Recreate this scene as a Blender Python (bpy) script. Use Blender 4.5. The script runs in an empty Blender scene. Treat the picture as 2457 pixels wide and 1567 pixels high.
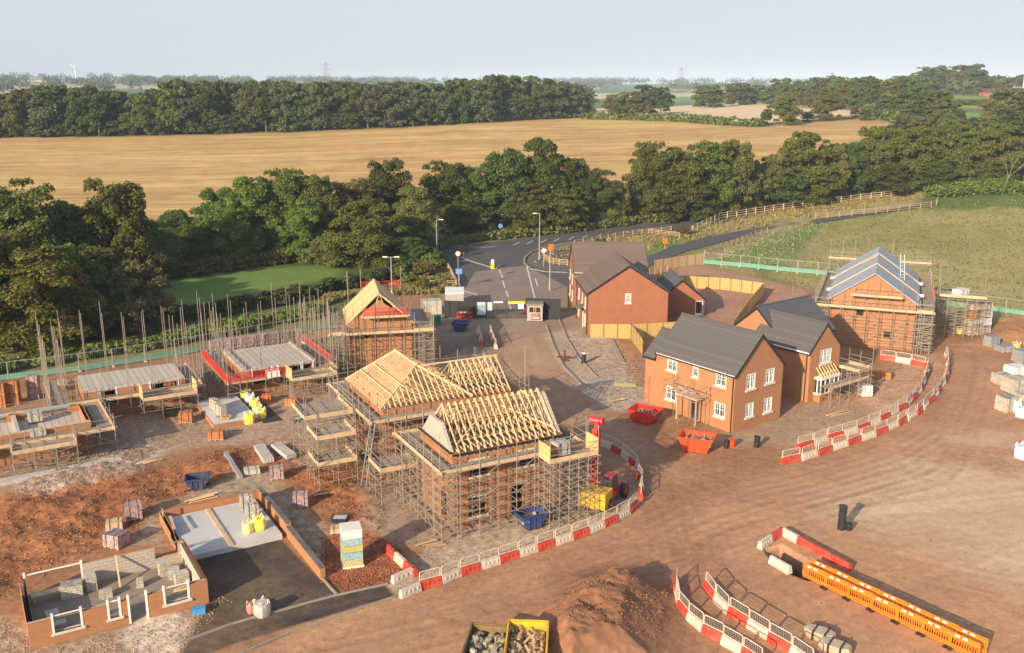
import bpy, bmesh, math, random
import numpy as np
from mathutils import Vector, Matrix, Euler
random.seed(7); rng=np.random.default_rng(11)
R=math.radians
W,H,F,CH=2457.,1567.,2300.,30.
TH=math.atan(583.5/F); CT,ST=math.cos(TH),math.sin(TH)
sc=bpy.context.scene; COL=sc.collection
# ---------------------------------------------------------------- camera rays of the survey
def ray(px,py):
    x=(px-W/2)/F; y=-(py-H/2)/F
    return (x, CT+y*ST, -ST+y*CT)
def P(px,py,z=0.):
    d=ray(px,py); t=(z-CH)/d[2]; return Vector((d[0]*t,d[1]*t,z))
# ---------------------------------------------------------------- terrain heights
_Y=np.array([0,150,200,250,320,400,480,600,800,1100,1500,2500,4500,9000,14000.])
_PX=np.array([-900,0,600,1200,1450,1700,2000,2250,2457,3300.])
_Z=np.array([
[0,0,0,0,4,9.4,11,8,3,4,13,29,52,40,0],
[0,0,0,0,4,9.6,12,8,3,4,13,29,52,40,0],
[0,0,0,0,4,9.5,12.5,9,3,4,11,24,42,34,0],
[0,0,0,.5,5.5,12.3,14.5,11,4,2,6,14,29,24,0],
[0,0,0,.5,5.5,12.2,14.2,12,6,4,6,14,28,24,0],
[0,0,.2,1.5,6.5,13.2,14.5,14.2,14,10,8,14,28,24,0],
[0,0,.8,2.5,8,14.4,16.0,15.5,15.5,17,14,14,27,24,0],
[0,0,1.5,4.2,9,14,16,18.5,23,27,18,14,27,24,0],
[0,0,2,5.4,10,14.5,17,20,24,25,18,14,27,24,0],
[0,0,2.5,7,12,16,19,22,25,25,18,14,27,24,0]])
_s=np.linspace(0,1,700); _yy=150*(14000/150)**_s      # log spaced
_tt=(_PX-W/2)/F*.985; _tg=np.linspace(_tt[0],_tt[-1],160)
_T=np.array([np.interp(_yy,_Y,r) for r in _Z])
_T=np.array([np.interp(_tg,_tt,_T[:,j]) for j in range(len(_yy))]).T
def _sm(a,n,ax):
    k=np.ones(n)/n; p=[(0,0),(0,0)]; p[ax]=(n//2,n//2)
    return np.apply_along_axis(lambda v:np.convolve(v,k,'valid'),ax,np.pad(a,p,'edge'))
_T=_sm(_sm(_T,25,1),17,0)
_T*=np.clip((_yy-150)/60,0,1)[None,:]
def zt(x,y):
    x=np.asarray(x,float); y=np.maximum(np.asarray(y,float),1.)
    t=np.clip((x/y-_tg[0])/(_tg[-1]-_tg[0])*(len(_tg)-1),0,len(_tg)-1.001)
    s=np.clip(np.log(np.maximum(y,150)/150)/math.log(14000/150)*(len(_yy)-1),0,len(_yy)-1.001)
    i=t.astype(int); j=s.astype(int); a=t-i; b=s-j
    z=(_T[i,j]*(1-a)+_T[i+1,j]*a)*(1-b)+(_T[i,j+1]*(1-a)+_T[i+1,j+1]*a)*b
    return np.where(y<150,0,z)
def G(px,py):                       # survey ray meets the terrain
    py=max(py,185.); d=np.array(ray(px,py)); y=40.
    if 1:
        while y<13000:
            t=y/d[1]
            if CH+d[2]*t<=float(zt(d[0]*t,y)): break
            y*=1.004
    t=y/d[1]; x=d[0]*t; return Vector((x,y,float(zt(x,y))))
# ---------------------------------------------------------------- object helpers
def tag(o,label=None,cat=None,group=None,kind=None):
    if label: o['label']=label
    if cat: o['category']=cat
    if group: o['group']=group
    if kind: o['kind']=kind
    return o
def empty(name,loc=(0,0,0),rz=0,label=None,cat=None,group=None):
    o=bpy.data.objects.new(name,None); COL.objects.link(o); o.location=loc; o.rotation_euler=(0,0,rz)
    o.empty_display_size=.2
    return tag(o,label,cat,group)
def link(name,me,parent=None,loc=None,rot=None,scale=None,mat=None):
    o=bpy.data.objects.new(name,me); COL.objects.link(o)
    if parent is not None: o.parent=parent
    if loc is not None: o.location=loc
    if rot is not None: o.rotation_euler=rot
    if scale is not None: o.scale=scale
    if mat is not None:
        o.material_slots[0].link='OBJECT'; o.material_slots[0].material=mat
    return o
KIDS={}
def copy_tree(o,parent=None,mat=None):
    c=o.copy(); COL.objects.link(c); c.parent=parent
    for ch in o.children:
        copy_tree(ch,c)
    return c
ORD=['first','second','third','fourth','fifth','sixth','seventh','eighth','ninth','tenth','eleventh','twelfth','thirteenth','fourteenth','fifteenth','sixteenth','seventeenth','eighteenth','nineteenth']
TENS={20:'twent',30:'thirt',40:'fort',50:'fift',60:'sixt',70:'sevent',80:'eight',90:'ninet'}
def ordn(i):
    i=i+1
    if i>=100: return 'hundred and '+(ordn(i-101) if i>100 else '')
    if i<20: return ORD[i-1]
    t=i//10*10
    return TENS[t]+'ieth' if i==t else TENS[t]+'y-'+ORD[i-t-1]
class MB:
    def __init__(s): s.v=[]; s.f=[]
    def add(s,vs,fs):
        n=len(s.v); s.v+= [tuple(v) for v in vs]; s.f+=[tuple(i+n for i in f) for f in fs]; return s
    def box(s,x0,x1,y0,y1,z0,z1):
        return s.add([(x0,y0,z0),(x1,y0,z0),(x1,y1,z0),(x0,y1,z0),(x0,y0,z1),(x1,y0,z1),(x1,y1,z1),(x0,y1,z1)],
          [(3,2,1,0),(4,5,6,7),(0,1,5,4),(1,2,6,5),(2,3,7,6),(3,0,4,7)])
    def obox(s,c,sx,sy,sz,a=0):     # box standing on c, turned by a
        ca,sa=math.cos(a),math.sin(a); vs=[]
        for z in (0,sz):
            for x,y in ((-sx/2,-sy/2),(sx/2,-sy/2),(sx/2,sy/2),(-sx/2,sy/2)):
                vs.append((c[0]+x*ca-y*sa,c[1]+x*sa+y*ca,c[2]+z))
        return s.add(vs,[(3,2,1,0),(4,5,6,7),(0,1,5,4),(1,2,6,5),(2,3,7,6),(3,0,4,7)])
    def bar(s,p,q,w,h,up=(0,0,1)):
        p=Vector(p);q=Vector(q);d=(q-p)
        if d.length<1e-6: return s
        d.normalize(); u=Vector(up)
        if abs(d.dot(u))>.98: u=Vector((1,0,0))
        a=d.cross(u).normalized()*(w/2); b=a.cross(d).normalized()*(h/2)
        vs=[p-a-b,p+a-b,p+a+b,p-a+b,q-a-b,q+a-b,q+a+b,q-a+b]
        return s.add(vs,[(0,1,2,3),(7,6,5,4),(0,4,5,1),(1,5,6,2),(2,6,7,3),(3,7,4,0)])
    def tube(s,p,q,r,n=6,r2=None,cap=True):
        p=Vector(p);q=Vector(q);d=(q-p)
        if d.length<1e-6: return s
        d.normalize(); u=Vector((0,0,1)) if abs(d.z)<.95 else Vector((1,0,0))
        a=d.cross(u).normalized(); b=d.cross(a); r2=r if r2 is None else r2
        vs=[p+(a*math.cos(k*2*math.pi/n)+b*math.sin(k*2*math.pi/n))*r for k in range(n)]
        vs+=[q+(a*math.cos(k*2*math.pi/n)+b*math.sin(k*2*math.pi/n))*r2 for k in range(n)]
        fs=[(k,(k+1)%n,n+(k+1)%n,n+k) for k in range(n)]
        if cap: fs+=[tuple(range(n-1,-1,-1)),tuple(range(n,2*n))]
        return s.add(vs,fs)
    def prism(s,pts,z0,z1):         # pts: ccw polygon
        n=len(pts); vs=[(p[0],p[1],z0) for p in pts]+[(p[0],p[1],z1) for p in pts]
        return s.add(vs,[tuple(range(n-1,-1,-1)),tuple(range(n,2*n))]+[(k,(k+1)%n,n+(k+1)%n,n+k) for k in range(n)])
    def slab(s,q,t):                # quad with thickness t below (q top, ccw from above)
        q=[Vector(v) for v in q]; n=(q[1]-q[0]).cross(q[2]-q[0]).normalized()*t
        k=len(q); vs=q+[v-n for v in q]
        return s.add(vs,[tuple(range(k)),tuple(range(2*k-1,k-1,-1))]+[(i,k+i,k+(i+1)%k,(i+1)%k) for i in range(k)])
    def build(s,name,mat,parent=None,loc=None,rz=None,smooth=False):
        me=bpy.data.meshes.new(name); me.from_pydata(s.v,[],s.f); me.update()
        if mat: me.materials.append(mat)
        if smooth: me.polygons.foreach_set('use_smooth',[True]*len(me.polygons))
        return link(name,me,parent,loc,None if rz is None else (0,0,rz))
def npmesh(name,V,Fq,mat=None,smooth=False):
    me=bpy.data.meshes.new(name); n=len(V); m=len(Fq); k=Fq.shape[1]
    me.vertices.add(n); me.vertices.foreach_set('co',np.ascontiguousarray(V,np.float32).ravel())
    me.loops.add(m*k); me.loops.foreach_set('vertex_index',np.ascontiguousarray(Fq,np.int32).ravel())
    me.polygons.add(m); me.polygons.foreach_set('loop_start',np.arange(0,m*k,k,dtype=np.int32)); me.polygons.foreach_set('loop_total',np.full(m,k,np.int32))
    if smooth: me.polygons.foreach_set('use_smooth',np.ones(m,bool))
    me.update(calc_edges=True)
    if mat: me.materials.append(mat)
    return me
# ---------------------------------------------------------------- materials
def nt(name):
    m=bpy.data.materials.new(name); m.use_nodes=True; n=m.node_tree; n.nodes.clear()
    o=n.nodes.new('ShaderNodeOutputMaterial'); b=n.nodes.new('ShaderNodeBsdfPrincipled')
    n.links.new(b.outputs[0],o.inputs[0]); return m,n,b
def N(n,t,**k):
    x=n.nodes.new(t)
    for a,v in k.items():
        if a.startswith('i_'): x.inputs[a[2:].replace('_',' ')].default_value=v
        else: setattr(x,a,v)
    return x
def mapping(n,scale=(1,1,1),coord='Object'):
    t=N(n,'ShaderNodeTexCoord'); m=N(n,'ShaderNodeMapping'); m.inputs['Scale'].default_value=scale
    n.links.new(t.outputs[coord],m.inputs[0]); return m.outputs[0]
def noise(n,vec,scale,detail=4,rough=.6):
    x=N(n,'ShaderNodeTexNoise'); x.inputs['Scale'].default_value=scale; x.inputs['Detail'].default_value=detail; x.inputs['Roughness'].default_value=rough
    if vec: n.links.new(vec,x.inputs['Vector'])
    return x.outputs['Fac']
def mr(n,fac,a,b,lo=.25,hi=.75):
    x=N(n,'ShaderNodeMapRange'); n.links.new(fac,x.inputs[0]); x.inputs[1].default_value=lo; x.inputs[2].default_value=hi; x.inputs[3].default_value=a; x.inputs[4].default_value=b; return x.outputs[0]
def mixc(n,fac,a,b,mode='MIX'):
    x=N(n,'ShaderNodeMix',data_type='RGBA',blend_type=mode)
    if isinstance(fac,(int,float)): x.inputs[0].default_value=fac
    else: n.links.new(fac,x.inputs[0])
    for s,v in ((6,a),(7,b)):
        if isinstance(v,tuple): x.inputs[s].default_value=(*v[:3],1)
        else: n.links.new(v,x.inputs[s])
    return x.outputs[2]
def mth(n,op,a,b):
    x=N(n,'ShaderNodeMath',operation=op)
    for i,v in enumerate((a,b)):
        if isinstance(v,(int,float)): x.inputs[i].default_value=v
        else: n.links.new(v,x.inputs[i])
    return x.outputs[0]
def bump(n,b,h,strength=.3,dist=.05):
    x=N(n,'ShaderNodeBump'); x.inputs['Strength'].default_value=strength; x.inputs['Distance'].default_value=dist
    n.links.new(h,x.inputs['Height']); n.links.new(x.outputs[0],b.inputs['Normal'])
MATS={}
def M(name,c,rough=.8,var=.18,scale=3.,metal=0.,c2=None,c2amt=.5,bmp=0.):
    if name in MATS: return MATS[name]
    m,n,b=nt(name); v=mapping(n); f=noise(n,v,scale,5)
    col=mixc(n,mr(n,f,1-var,1+var),(0,0,0),tuple(c)) if False else None
    hi=tuple(min(1,x*(1+var)) for x in c); lo=tuple(x*(1-var) for x in c)
    col=mixc(n,mr(n,f,0,1,.3,.7),lo,hi)
    if c2:
        f2=noise(n,v,scale*.37,6,.7); col=mixc(n,mr(n,f2,0,c2amt,.45,.65),col,tuple(c2))
    n.links.new(col,b.inputs['Base Color']); b.inputs['Roughness'].default_value=rough; b.inputs['Metallic'].default_value=metal
    if bmp: bump(n,b,noise(n,v,scale*4,5),bmp,.03)
    MATS[name]=m; return m
def brickmat(name,c1,c2,mortar,bw=.225,bh=.075,ms=.012,axis='xy',patch=None):
    m,n,b=nt(name); t=N(n,'ShaderNodeTexCoord'); s=N(n,'ShaderNodeSeparateXYZ'); n.links.new(t.outputs['Object'],s.inputs[0])
    a=mth(n,'ADD',s.outputs[0],s.outputs[1]); c=N(n,'ShaderNodeCombineXYZ'); n.links.new(a,c.inputs[0]); n.links.new(s.outputs[2],c.inputs[1])
    k=N(n,'ShaderNodeTexBrick'); n.links.new(c.outputs[0],k.inputs['Vector'])
    k.inputs['Color1'].default_value=(*c1,1); k.inputs['Color2'].default_value=(*c2,1); k.inputs['Mortar'].default_value=(*mortar,1)
    k.inputs['Scale'].default_value=1; k.inputs['Mortar Size'].default_value=ms; k.inputs['Brick Width'].default_value=bw; k.inputs['Row Height'].default_value=bh; k.inputs['Bias'].default_value=-.1
    f=noise(n,t.outputs['Object'],.9,6,.7); f2=noise(n,t.outputs['Object'],9,3,.7)
    col=mixc(n,mr(n,f,.0,.5,.35,.7),k.outputs[0],patch or tuple(x*.62 for x in c1))
    col=mixc(n,mr(n,f2,0,.45,.4,.7),col,tuple(min(1,x*1.35) for x in c2))
    n.links.new(col,b.inputs['Base Color']); b.inputs['Roughness'].default_value=.9
    MATS[name]=m; return m
def stripemat(name,c,c2,period,axis='v',var=.15,rough=.8,thin=.12,coord='Object',metal=0):
    # lines every `period` metres along object axis 0/1/2
    if name in MATS: return MATS[name]
    m,n,b=nt(name); t=N(n,'ShaderNodeTexCoord'); s=N(n,'ShaderNodeSeparateXYZ'); n.links.new(t.outputs[coord],s.inputs[0])
    fr=mth(n,'FRACT',mth(n,'DIVIDE',s.outputs[axis],period),0); ln=mth(n,'LESS_THAN',fr,thin)
    cell=mth(n,'FLOOR',mth(n,'DIVIDE',s.outputs[axis],period),0); wn=N(n,'ShaderNodeTexWhiteNoise',noise_dimensions='1D'); n.links.new(cell,wn.inputs['W'])
    f=noise(n,t.outputs[coord],2.2,5,.7)
    lo=tuple(x*(1-var) for x in c); hi=tuple(x*(1+var) for x in c)
    base=mixc(n,mr(n,wn.outputs[0],0,1,0,1),lo,hi); base=mixc(n,mr(n,f,0,.5,.35,.7),base,lo)
    col=mixc(n,ln,base,c2); n.links.new(col,b.inputs['Base Color']); b.inputs['Roughness'].default_value=rough; b.inputs['Metallic'].default_value=metal
    MATS[name]=m; return m
brick=brickmat('orange_brick',(.46,.19,.072),(.34,.132,.052),(.38,.25,.16))
brick2=brickmat('red_brick',(.35,.115,.05),(.27,.085,.038),(.32,.19,.12))
brick3=brickmat('garage_brick',(.36,.13,.055),(.29,.10,.045),(.34,.2,.13))
block=brickmat('grey_block',(.52,.44,.37),(.44,.38,.32),(.28,.24,.2),.44,.215,.02)
steel=M('galvanised_tube',(.34,.30,.25),.5,.25,4,.3,(.3,.2,.13),.5)
timber=M('pale_truss_timber',(.74,.51,.28),.75,.2,2)
timber2=M('toe_board',(.58,.41,.25),.8,.25,2,c2=(.42,.3,.2))
ply=stripemat('sheathing_ply',(.72,.47,.22),(.45,.32,.15),1.22,1,.12,.8,.03)
plank=stripemat('scaffold_plank',(.34,.28,.22),(.10,.08,.07),.24,0,.3,.85,.12)
plankv=stripemat('scaffold_plank_long',(.34,.28,.22),(.10,.08,.07),.24,1,.3,.85,.12)
beamflr=stripemat('beam_and_block_floor',(.50,.44,.38),(.25,.21,.18),.55,0,.1,.9,.1)
conc=M('concrete',(.48,.45,.42),.9,.15,1.5,c2=(.36,.33,.30))
white=M('white_frame',(.8,.79,.76),.5,.06,5)
stone=M('stone_sill',(.62,.55,.45),.85,.12,3)
black=M('black_plastic',(.02,.02,.022),.4,.2,3)
glass=M('dark_glass',(.03,.035,.04),.08,.5,1.5)
tile_g=stripemat('grey_roof_tile',(.105,.096,.092),(.082,.075,.072),.32,2,.1,.75,.16)
tile_b=stripemat('brown_roof_tile',(.155,.112,.094),(.122,.089,.075),.32,2,.1,.75,.16)
tile_d=stripemat('dark_roof_tile',(.10,.10,.112),(.078,.078,.088),.32,2,.1,.6,.16)
memb=stripemat('blue_membrane',(.37,.40,.45),(.24,.27,.32),.6,1,.14,.7,.2)
redp=M('red_plastic',(.52,.05,.03),.6,.25,2.2,c2=(.40,.16,.10),c2amt=.75)
whitep=M('white_plastic',(.60,.53,.45),.6,.12,2,c2=(.42,.29,.19),c2amt=.85)
orangep=M('orange_plastic',(.85,.20,.012),.5,.12,3)
rednet=M('red_brick_guard',(.75,.04,.03),.6,.15,3)
bluem=M('blue_skip_paint',(.025,.055,.19),.5,.3,2,c2=(.10,.09,.09))
navym=M('navy_skip_paint',(.03,.045,.11),.5,.3,2,c2=(.15,.12,.1))
yellowm=M('yellow_paint',(.72,.42,.03),.5,.2,2,c2=(.25,.15,.06))
bagm=M('yellow_bag',(.80,.68,.06),.7,.15,5,c2=(.85,.8,.55),bmp=.5)
clay=M('red_machine_paint',(.55,.03,.02),.35,.2,2)
fencew=stripemat('new_fence_boards',(.62,.44,.17),(.30,.20,.08),.15,0,.18,.85,.14)
postw=M('post_timber',(.5,.34,.19),.85,.25,3)
greenm=M('green_debris_net',(.13,.32,.24),.8,.15,2)
trunkm=M('bark',(.16,.12,.085),.95,.35,2)
galv=M('lamp_column_grey',(.42,.43,.43),.5,.1,2,.4)
rubble_m=M('broken_rubble',(.42,.32,.25),.95,.5,6,c2=(.25,.18,.14))
wrapw=M('white_wrap',(.74,.70,.68),.4,.1,4,bmp=.4)
def packmat(name,base,ink,inkamt):
    m,n,b=nt(name); v=mapping(n,(1,1,1)); f=N(n,'ShaderNodeTexVoronoi'); n.links.new(v,f.inputs['Vector']); f.inputs['Scale'].default_value=4.5
    g=noise(n,v,3.2,3,.8)
    k=N(n,'ShaderNodeTexBrick'); t=N(n,'ShaderNodeTexCoord'); s=N(n,'ShaderNodeSeparateXYZ'); n.links.new(t.outputs['Object'],s.inputs[0])
    c=N(n,'ShaderNodeCombineXYZ'); n.links.new(mth(n,'ADD',s.outputs[0],s.outputs[1]),c.inputs[0]); n.links.new(s.outputs[2],c.inputs[1]); n.links.new(c.outputs[0],k.inputs['Vector'])
    k.inputs['Scale'].default_value=1; k.inputs['Brick Width'].default_value=.22; k.inputs['Row Height'].default_value=.16; k.inputs['Mortar Size'].default_value=.02
    k.inputs['Color1'].default_value=(*base,1); k.inputs['Color2'].default_value=(*[x*.8 for x in base],1); k.inputs['Mortar'].default_value=(*[x*.45 for x in base],1)
    col=mixc(n,mr(n,g,0,inkamt,.47,.56),k.outputs[0],ink); n.links.new(col,b.inputs['Base Color']); b.inputs['Roughness'].default_value=.55
    MATS[name]=m; return m
pack_p=packmat('printed_brick_pack',(.62,.44,.36),(.17,.12,.22),.75)
pack_o=packmat('orange_brick_pack',(.55,.21,.07),(.4,.15,.05),.5)
pack_g=packmat('grey_block_pack',(.52,.46,.39),(.62,.58,.5),.5)
pack_y=packmat('insulation_pack',(.72,.58,.12),(.3,.45,.5),.6)
# ================================================================ camera, light, air
cam=bpy.data.cameras.new('Camera'); co=bpy.data.objects.new('Camera',cam); COL.objects.link(co); sc.camera=co
co.location=(0,0,CH); co.rotation_euler=(math.pi/2-TH,0,0)
cam.sensor_fit='HORIZONTAL'; cam.sensor_width=36; cam.lens=36*F/W; cam.clip_start=.5; cam.clip_end=40000
SUN=Vector((-.568,-.823,0)).normalized(); EL=R(20)
sl=bpy.data.lights.new('sun','SUN'); sl.energy=5.0; sl.angle=R(.6); sl.color=(1,.81,.57)
so=bpy.data.objects.new('sun',sl); COL.objects.link(so); so.location=(-60,-80,90)
sd=Vector((SUN.x*math.cos(EL),SUN.y*math.cos(EL),math.sin(EL))); so.rotation_euler=sd.to_track_quat('Z','Y').to_euler()
w=bpy.data.worlds.new('World'); sc.world=w; w.use_nodes=True; wn=w.node_tree
bg=wn.nodes['Background']; sk=wn.nodes.new('ShaderNodeTexSky'); sk.sky_type='NISHITA'; sk.sun_disc=False
sk.sun_elevation=EL; sk.sun_rotation=math.atan2(SUN.x,SUN.y); sk.air_density=1.0; sk.dust_density=2.6; sk.ozone_density=2.2
hs=wn.nodes.new('ShaderNodeHueSaturation'); hs.inputs['Saturation'].default_value=.8
wn.links.new(sk.outputs[0],hs.inputs['Color'])
tcw=wn.nodes.new('ShaderNodeTexCoord'); sx=wn.nodes.new('ShaderNodeSeparateXYZ'); wn.links.new(tcw.outputs['Generated'],sx.inputs[0])
rp=wn.nodes.new('ShaderNodeMapRange'); wn.links.new(sx.outputs[2],rp.inputs[0]); rp.inputs[1].default_value=.08; rp.inputs[2].default_value=.5; rp.inputs[3].default_value=.92; rp.inputs[4].default_value=.15
rc=wn.nodes.new('ShaderNodeMapRange'); wn.links.new(sx.outputs[2],rc.inputs[0]); rc.inputs[1].default_value=0; rc.inputs[2].default_value=.12; rc.inputs[3].default_value=0; rc.inputs[4].default_value=1
hc=wn.nodes.new('ShaderNodeMix'); hc.data_type='RGBA'; wn.links.new(rc.outputs[0],hc.inputs[0]); hc.inputs[6].default_value=(4.0,4.14,4.48,1); hc.inputs[7].default_value=(3.85,4.06,4.5,1)
cm=wn.nodes.new('ShaderNodeMix'); cm.data_type='RGBA'; wn.links.new(rp.outputs[0],cm.inputs[0]); wn.links.new(hs.outputs[0],cm.inputs[6]); wn.links.new(hc.outputs[2],cm.inputs[7])
wn.links.new(cm.outputs[2],bg.inputs[0]); bg.inputs[1].default_value=.125
sc.view_settings.view_transform='Standard'; sc.view_settings.look='None'; sc.view_settings.gamma=1; sc.view_settings.exposure=.52
sc.cycles.max_bounces=5; sc.cycles.diffuse_bounces=2; sc.cycles.glossy_bounces=2; sc.cycles.transparent_max_bounces=8; sc.cycles.volume_bounces=0
m=bpy.data.materials.new('haze_air'); m.use_nodes=True; n=m.node_tree; n.nodes.clear(); o=n.nodes.new('ShaderNodeOutputMaterial'); v=n.nodes.new('ShaderNodeVolumePrincipled')
v.inputs['Color'].default_value=(.62,.79,1,1); v.inputs['Density'].default_value=.00012; v.inputs['Anisotropy'].default_value=-.25; n.links.new(v.outputs[0],o.inputs['Volume'])
hz=MB().box(-13000,13000,-60,12500,-3,128).build('haze',m); tag(hz,kind='stuff'); tag(hz,'thin pale blue summer haze over the distant land','haze')
# ================================================================ noise in numpy
_h=rng.random((256,256))
def vn(x,y):
    xi=np.floor(x).astype(int); yi=np.floor(y).astype(int); a=x-xi; b=y-yi; a=a*a*(3-2*a); b=b*b*(3-2*b)
    g=lambda i,j:_h[i&255,j&255]
    return (g(xi,yi)*(1-a)+g(xi+1,yi)*a)*(1-b)+(g(xi,yi+1)*(1-a)+g(xi+1,yi+1)*a)*b
def fbm(x,y,o=4,g=.55):
    s=0;a=1;t=0
    for k in range(o): s=s+a*vn(x*2**k+17*k,y*2**k+31*k); t+=a; a*=g
    return s/t
# ================================================================ ground sheet
Yr=np.concatenate([np.linspace(6,38,22),1/np.linspace(1/38.5,1/12500,650)])
Tc=np.linspace(-.80,.80,720)
YY,TT=np.meshgrid(Yr,Tc,indexing='ij'); XX=YY*TT
XX=np.where(YY<38.2,TT*38.5,XX)
ZZ=zt(XX,YY)
X=XX.ravel();Y=YY.ravel();Z=ZZ.ravel().copy()
def sdf(poly):
    p=np.array([[q[0],q[1]] for q in poly]); n=len(p); d=np.full(X.shape,1e9); ins=np.zeros(X.shape,bool)
    return p
def pmask(poly,soft,wob=0.,ws=3.):
    p=np.array([[q[0],q[1]] for q in poly]); pad=soft*2+wob*2+1
    idx=np.nonzero((X>p[:,0].min()-pad)&(X<p[:,0].max()+pad)&(Y>p[:,1].min()-pad)&(Y<p[:,1].max()+pad))[0]
    out=np.zeros(X.shape)
    if len(idx)==0: return out
    x=X[idx];y=Y[idx]
    d=np.full(x.shape,1e9); ins=np.zeros(x.shape,bool)
    for i in range(len(p)):
        a=p[i];b=p[(i+1)%len(p)]; e=b-a; L=e@e+1e-9
        t=np.clip(((x-a[0])*e[0]+(y-a[1])*e[1])/L,0,1)
        d=np.minimum(d,np.hypot(x-a[0]-t*e[0],y-a[1]-t*e[1]))
        c=((a[1]>y)!=(b[1]>y))&(x<(b[0]-a[0])*(y-a[1])/((b[1]-a[1]) if abs(b[1]-a[1])>1e-9 else 1e-9)+a[0]); ins^=c
    s=np.where(ins,d,-d)
    if wob: s=s+(fbm(x/ws,y/ws,3)-.5)*2*wob*2
    out[idx]=np.clip(s/(2*soft)+.5,0,1); return out
def pp(*pts): return [P(a,b) for a,b in pts]
def gg(*pts): return [G(a,b) for a,b in pts]
n1=fbm(X/6,Y/6,4); n2=fbm(X/1.3+50,Y/1.3,3); n3=fbm(X/40,Y/40,4); n4=fbm(X/.5,Y/.5,2)
C=np.zeros((len(X),3)); K=np.ones(len(X))    # colour, relief of the shader
def mx(a,b,t): t=np.asarray(t)[:,None] if np.ndim(t) else t; return np.asarray(a)*(1-t)+np.asarray(b)*t
C[:]=mx((.085,.115,.03),(.21,.18,.075),np.clip((n3-.35)*3,0,1)); C*= (0.8+.4*n2)[:,None]
def paint(poly,c,c2=None,soft=.3,wob=0,ws=3,amt=1,nz=None,k=1.):
    global C,K
    a=pmask(poly,soft,wob,ws)*amt
    if not a.any(): return a
    nn=np.clip(((n1*.6+n2*.4) if nz is None else nz)*2.4-.7,0,1)
    cc=mx(np.array(c),np.array(c2 if c2 else c),nn) if c2 else np.broadcast_to(np.array(c),C.shape)
    C=C*(1-a[:,None])+cc*a[:,None]; K=K*(1-a)+k*a
    return a
# distant land: patchwork of fields
far=(Y>620)
cell=fbm(X/420+5,Y/700,1); ce=vn(np.floor(X/330+.4*np.sin(Y/400))*7.3,np.floor(Y/520)*3.1)
patch=mx((.10,.16,.05),(.50,.42,.25),(ce>.55).astype(float)); patch=mx(patch,(.16,.20,.07),((ce>.4)&(ce<.5)).astype(float))
ff=np.clip((Y-620)/30,0,1)
C=C*(1-ff[:,None])+patch*ff[:,None]; K=K*(1-ff)+.3*ff
# golden stubble field
st=fbm(X/90+.05*Y/90,(Y-.12*X)/5.,3)
rows=fbm(X/120,(Y-.14*X)/1.9+9,2)*.6+fbm(X/60,(Y-.10*X)/6+3,2)*.4
gold=gg((-700,590),(-300,550),(0,525),(400,528),(800,470),(1200,470),(1500,440),(1900,380),(2140,318),(2170,300),(2100,286),(1900,292),(1840,305),(1760,302),(1600,288),(1450,281),(1300,286),(1000,305),(700,318),(400,326),(0,332),(-700,345))
a=paint(gold,(.44,.27,.11),(.62,.42,.17),soft=2,nz=st*.7+rows*.3,k=.6)
a_gold=a.copy(); a2=a*np.clip((rows-.52)*6,0,1)*.5; C=C*(1-a2[:,None])+np.array((.36,.22,.11))*a2[:,None]
edge=paint(gg((1380,281),(1600,288),(1640,300),(1500,310),(1350,300)),(.62,.45,.12),soft=8,amt=.6,k=.6)
paint(gg((1578,285),(1600,256),(1700,250),(1850,246),(2000,250),(2095,262),(2110,275),(2000,280),(1850,296),(1760,292),(1650,284)),(.70,.55,.34),(.62,.47,.28),soft=4,k=.3)
paint(gg((1415,282),(1415,262),(1500,258),(1590,262),(1590,285)),(.62,.47,.28),soft=4,k=.3)
paint(gg((-700,240),(0,226),(140,222),(140,206),(0,207),(-700,210)),(.60,.50,.30),soft=10,k=.2)
paint(gg((1590,235),(1660,233),(1660,246),(1590,246)),(.10,.26,.05),soft=5,k=.2)
paint(gg((2285,247),(2400,250),(2400,262),(2290,258)),(.26,.36,.07),soft=4,k=.2)
paint(gg((2300,270),(2420,275),(2430,312),(2330,312)),(.16,.33,.05),soft=3,k=.2)
paint(gg((2280,226),(2457,232),(2457,240),(2285,238)),(.22,.28,.07),soft=4,k=.2)
# lawn strip beyond the hedge, left
paint(pp((390,728),(390,678),(560,655),(760,634),(830,640),(800,668),(600,700),(440,735),(300,760),(230,770),(300,700)),(.125,.20,.048),(.15,.225,.055),soft=1.2,k=.5)
paint(pp((740,745),(760,720),(940,690),(1010,650),(1060,625),(1095,680),(1100,705),(1000,712),(840,712)),(.22,.23,.085),(.30,.26,.12),soft=.6,wob=.5,k=1.4)
# meadow, right
mead=gg((1640,620),(1760,585),(1900,545),(2050,520),(2240,495),(2457,478),(2900,450),(3200,850),(2457,790),(2330,760),(2100,735),(1930,690),(1700,640))
paint(mead,(.22,.225,.07),(.37,.31,.14),soft=2,wob=2,ws=9,nz=n3*.6+n1*.4,k=.7)
paint(gg((1700,620),(1850,560),(2010,522),(1975,560),(1890,640),(1850,655),(1760,640)),(.10,.19,.035),(.16,.23,.07),soft=2,wob=1.5,k=1.2)
paint(gg((1640,632),(1720,590),(1850,548),(1930,535),(1860,562),(1780,598),(1700,630),(1670,640)),(.33,.29,.17),(.24,.22,.11),soft=1,wob=.8,k=1.2)
paint(gg((2000,525),(1985,530),(1900,640),(1915,645)),(.35,.28,.16),(.26,.22,.12),soft=.8,wob=.6)
paint(gg((1720,565),(1830,540),(1950,522),(2140,490),(2240,470),(2190,455),(2000,480),(1850,505),(1700,535)),(.33,.25,.10),(.42,.31,.14),soft=2,wob=1,k=1.4)
paint(gg((1860,540),(2050,520),(2245,490),(2200,480),(2000,505),(1870,530)),(.25,.23,.11),(.33,.28,.17),soft=1.5,wob=1,k=1.4)
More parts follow.
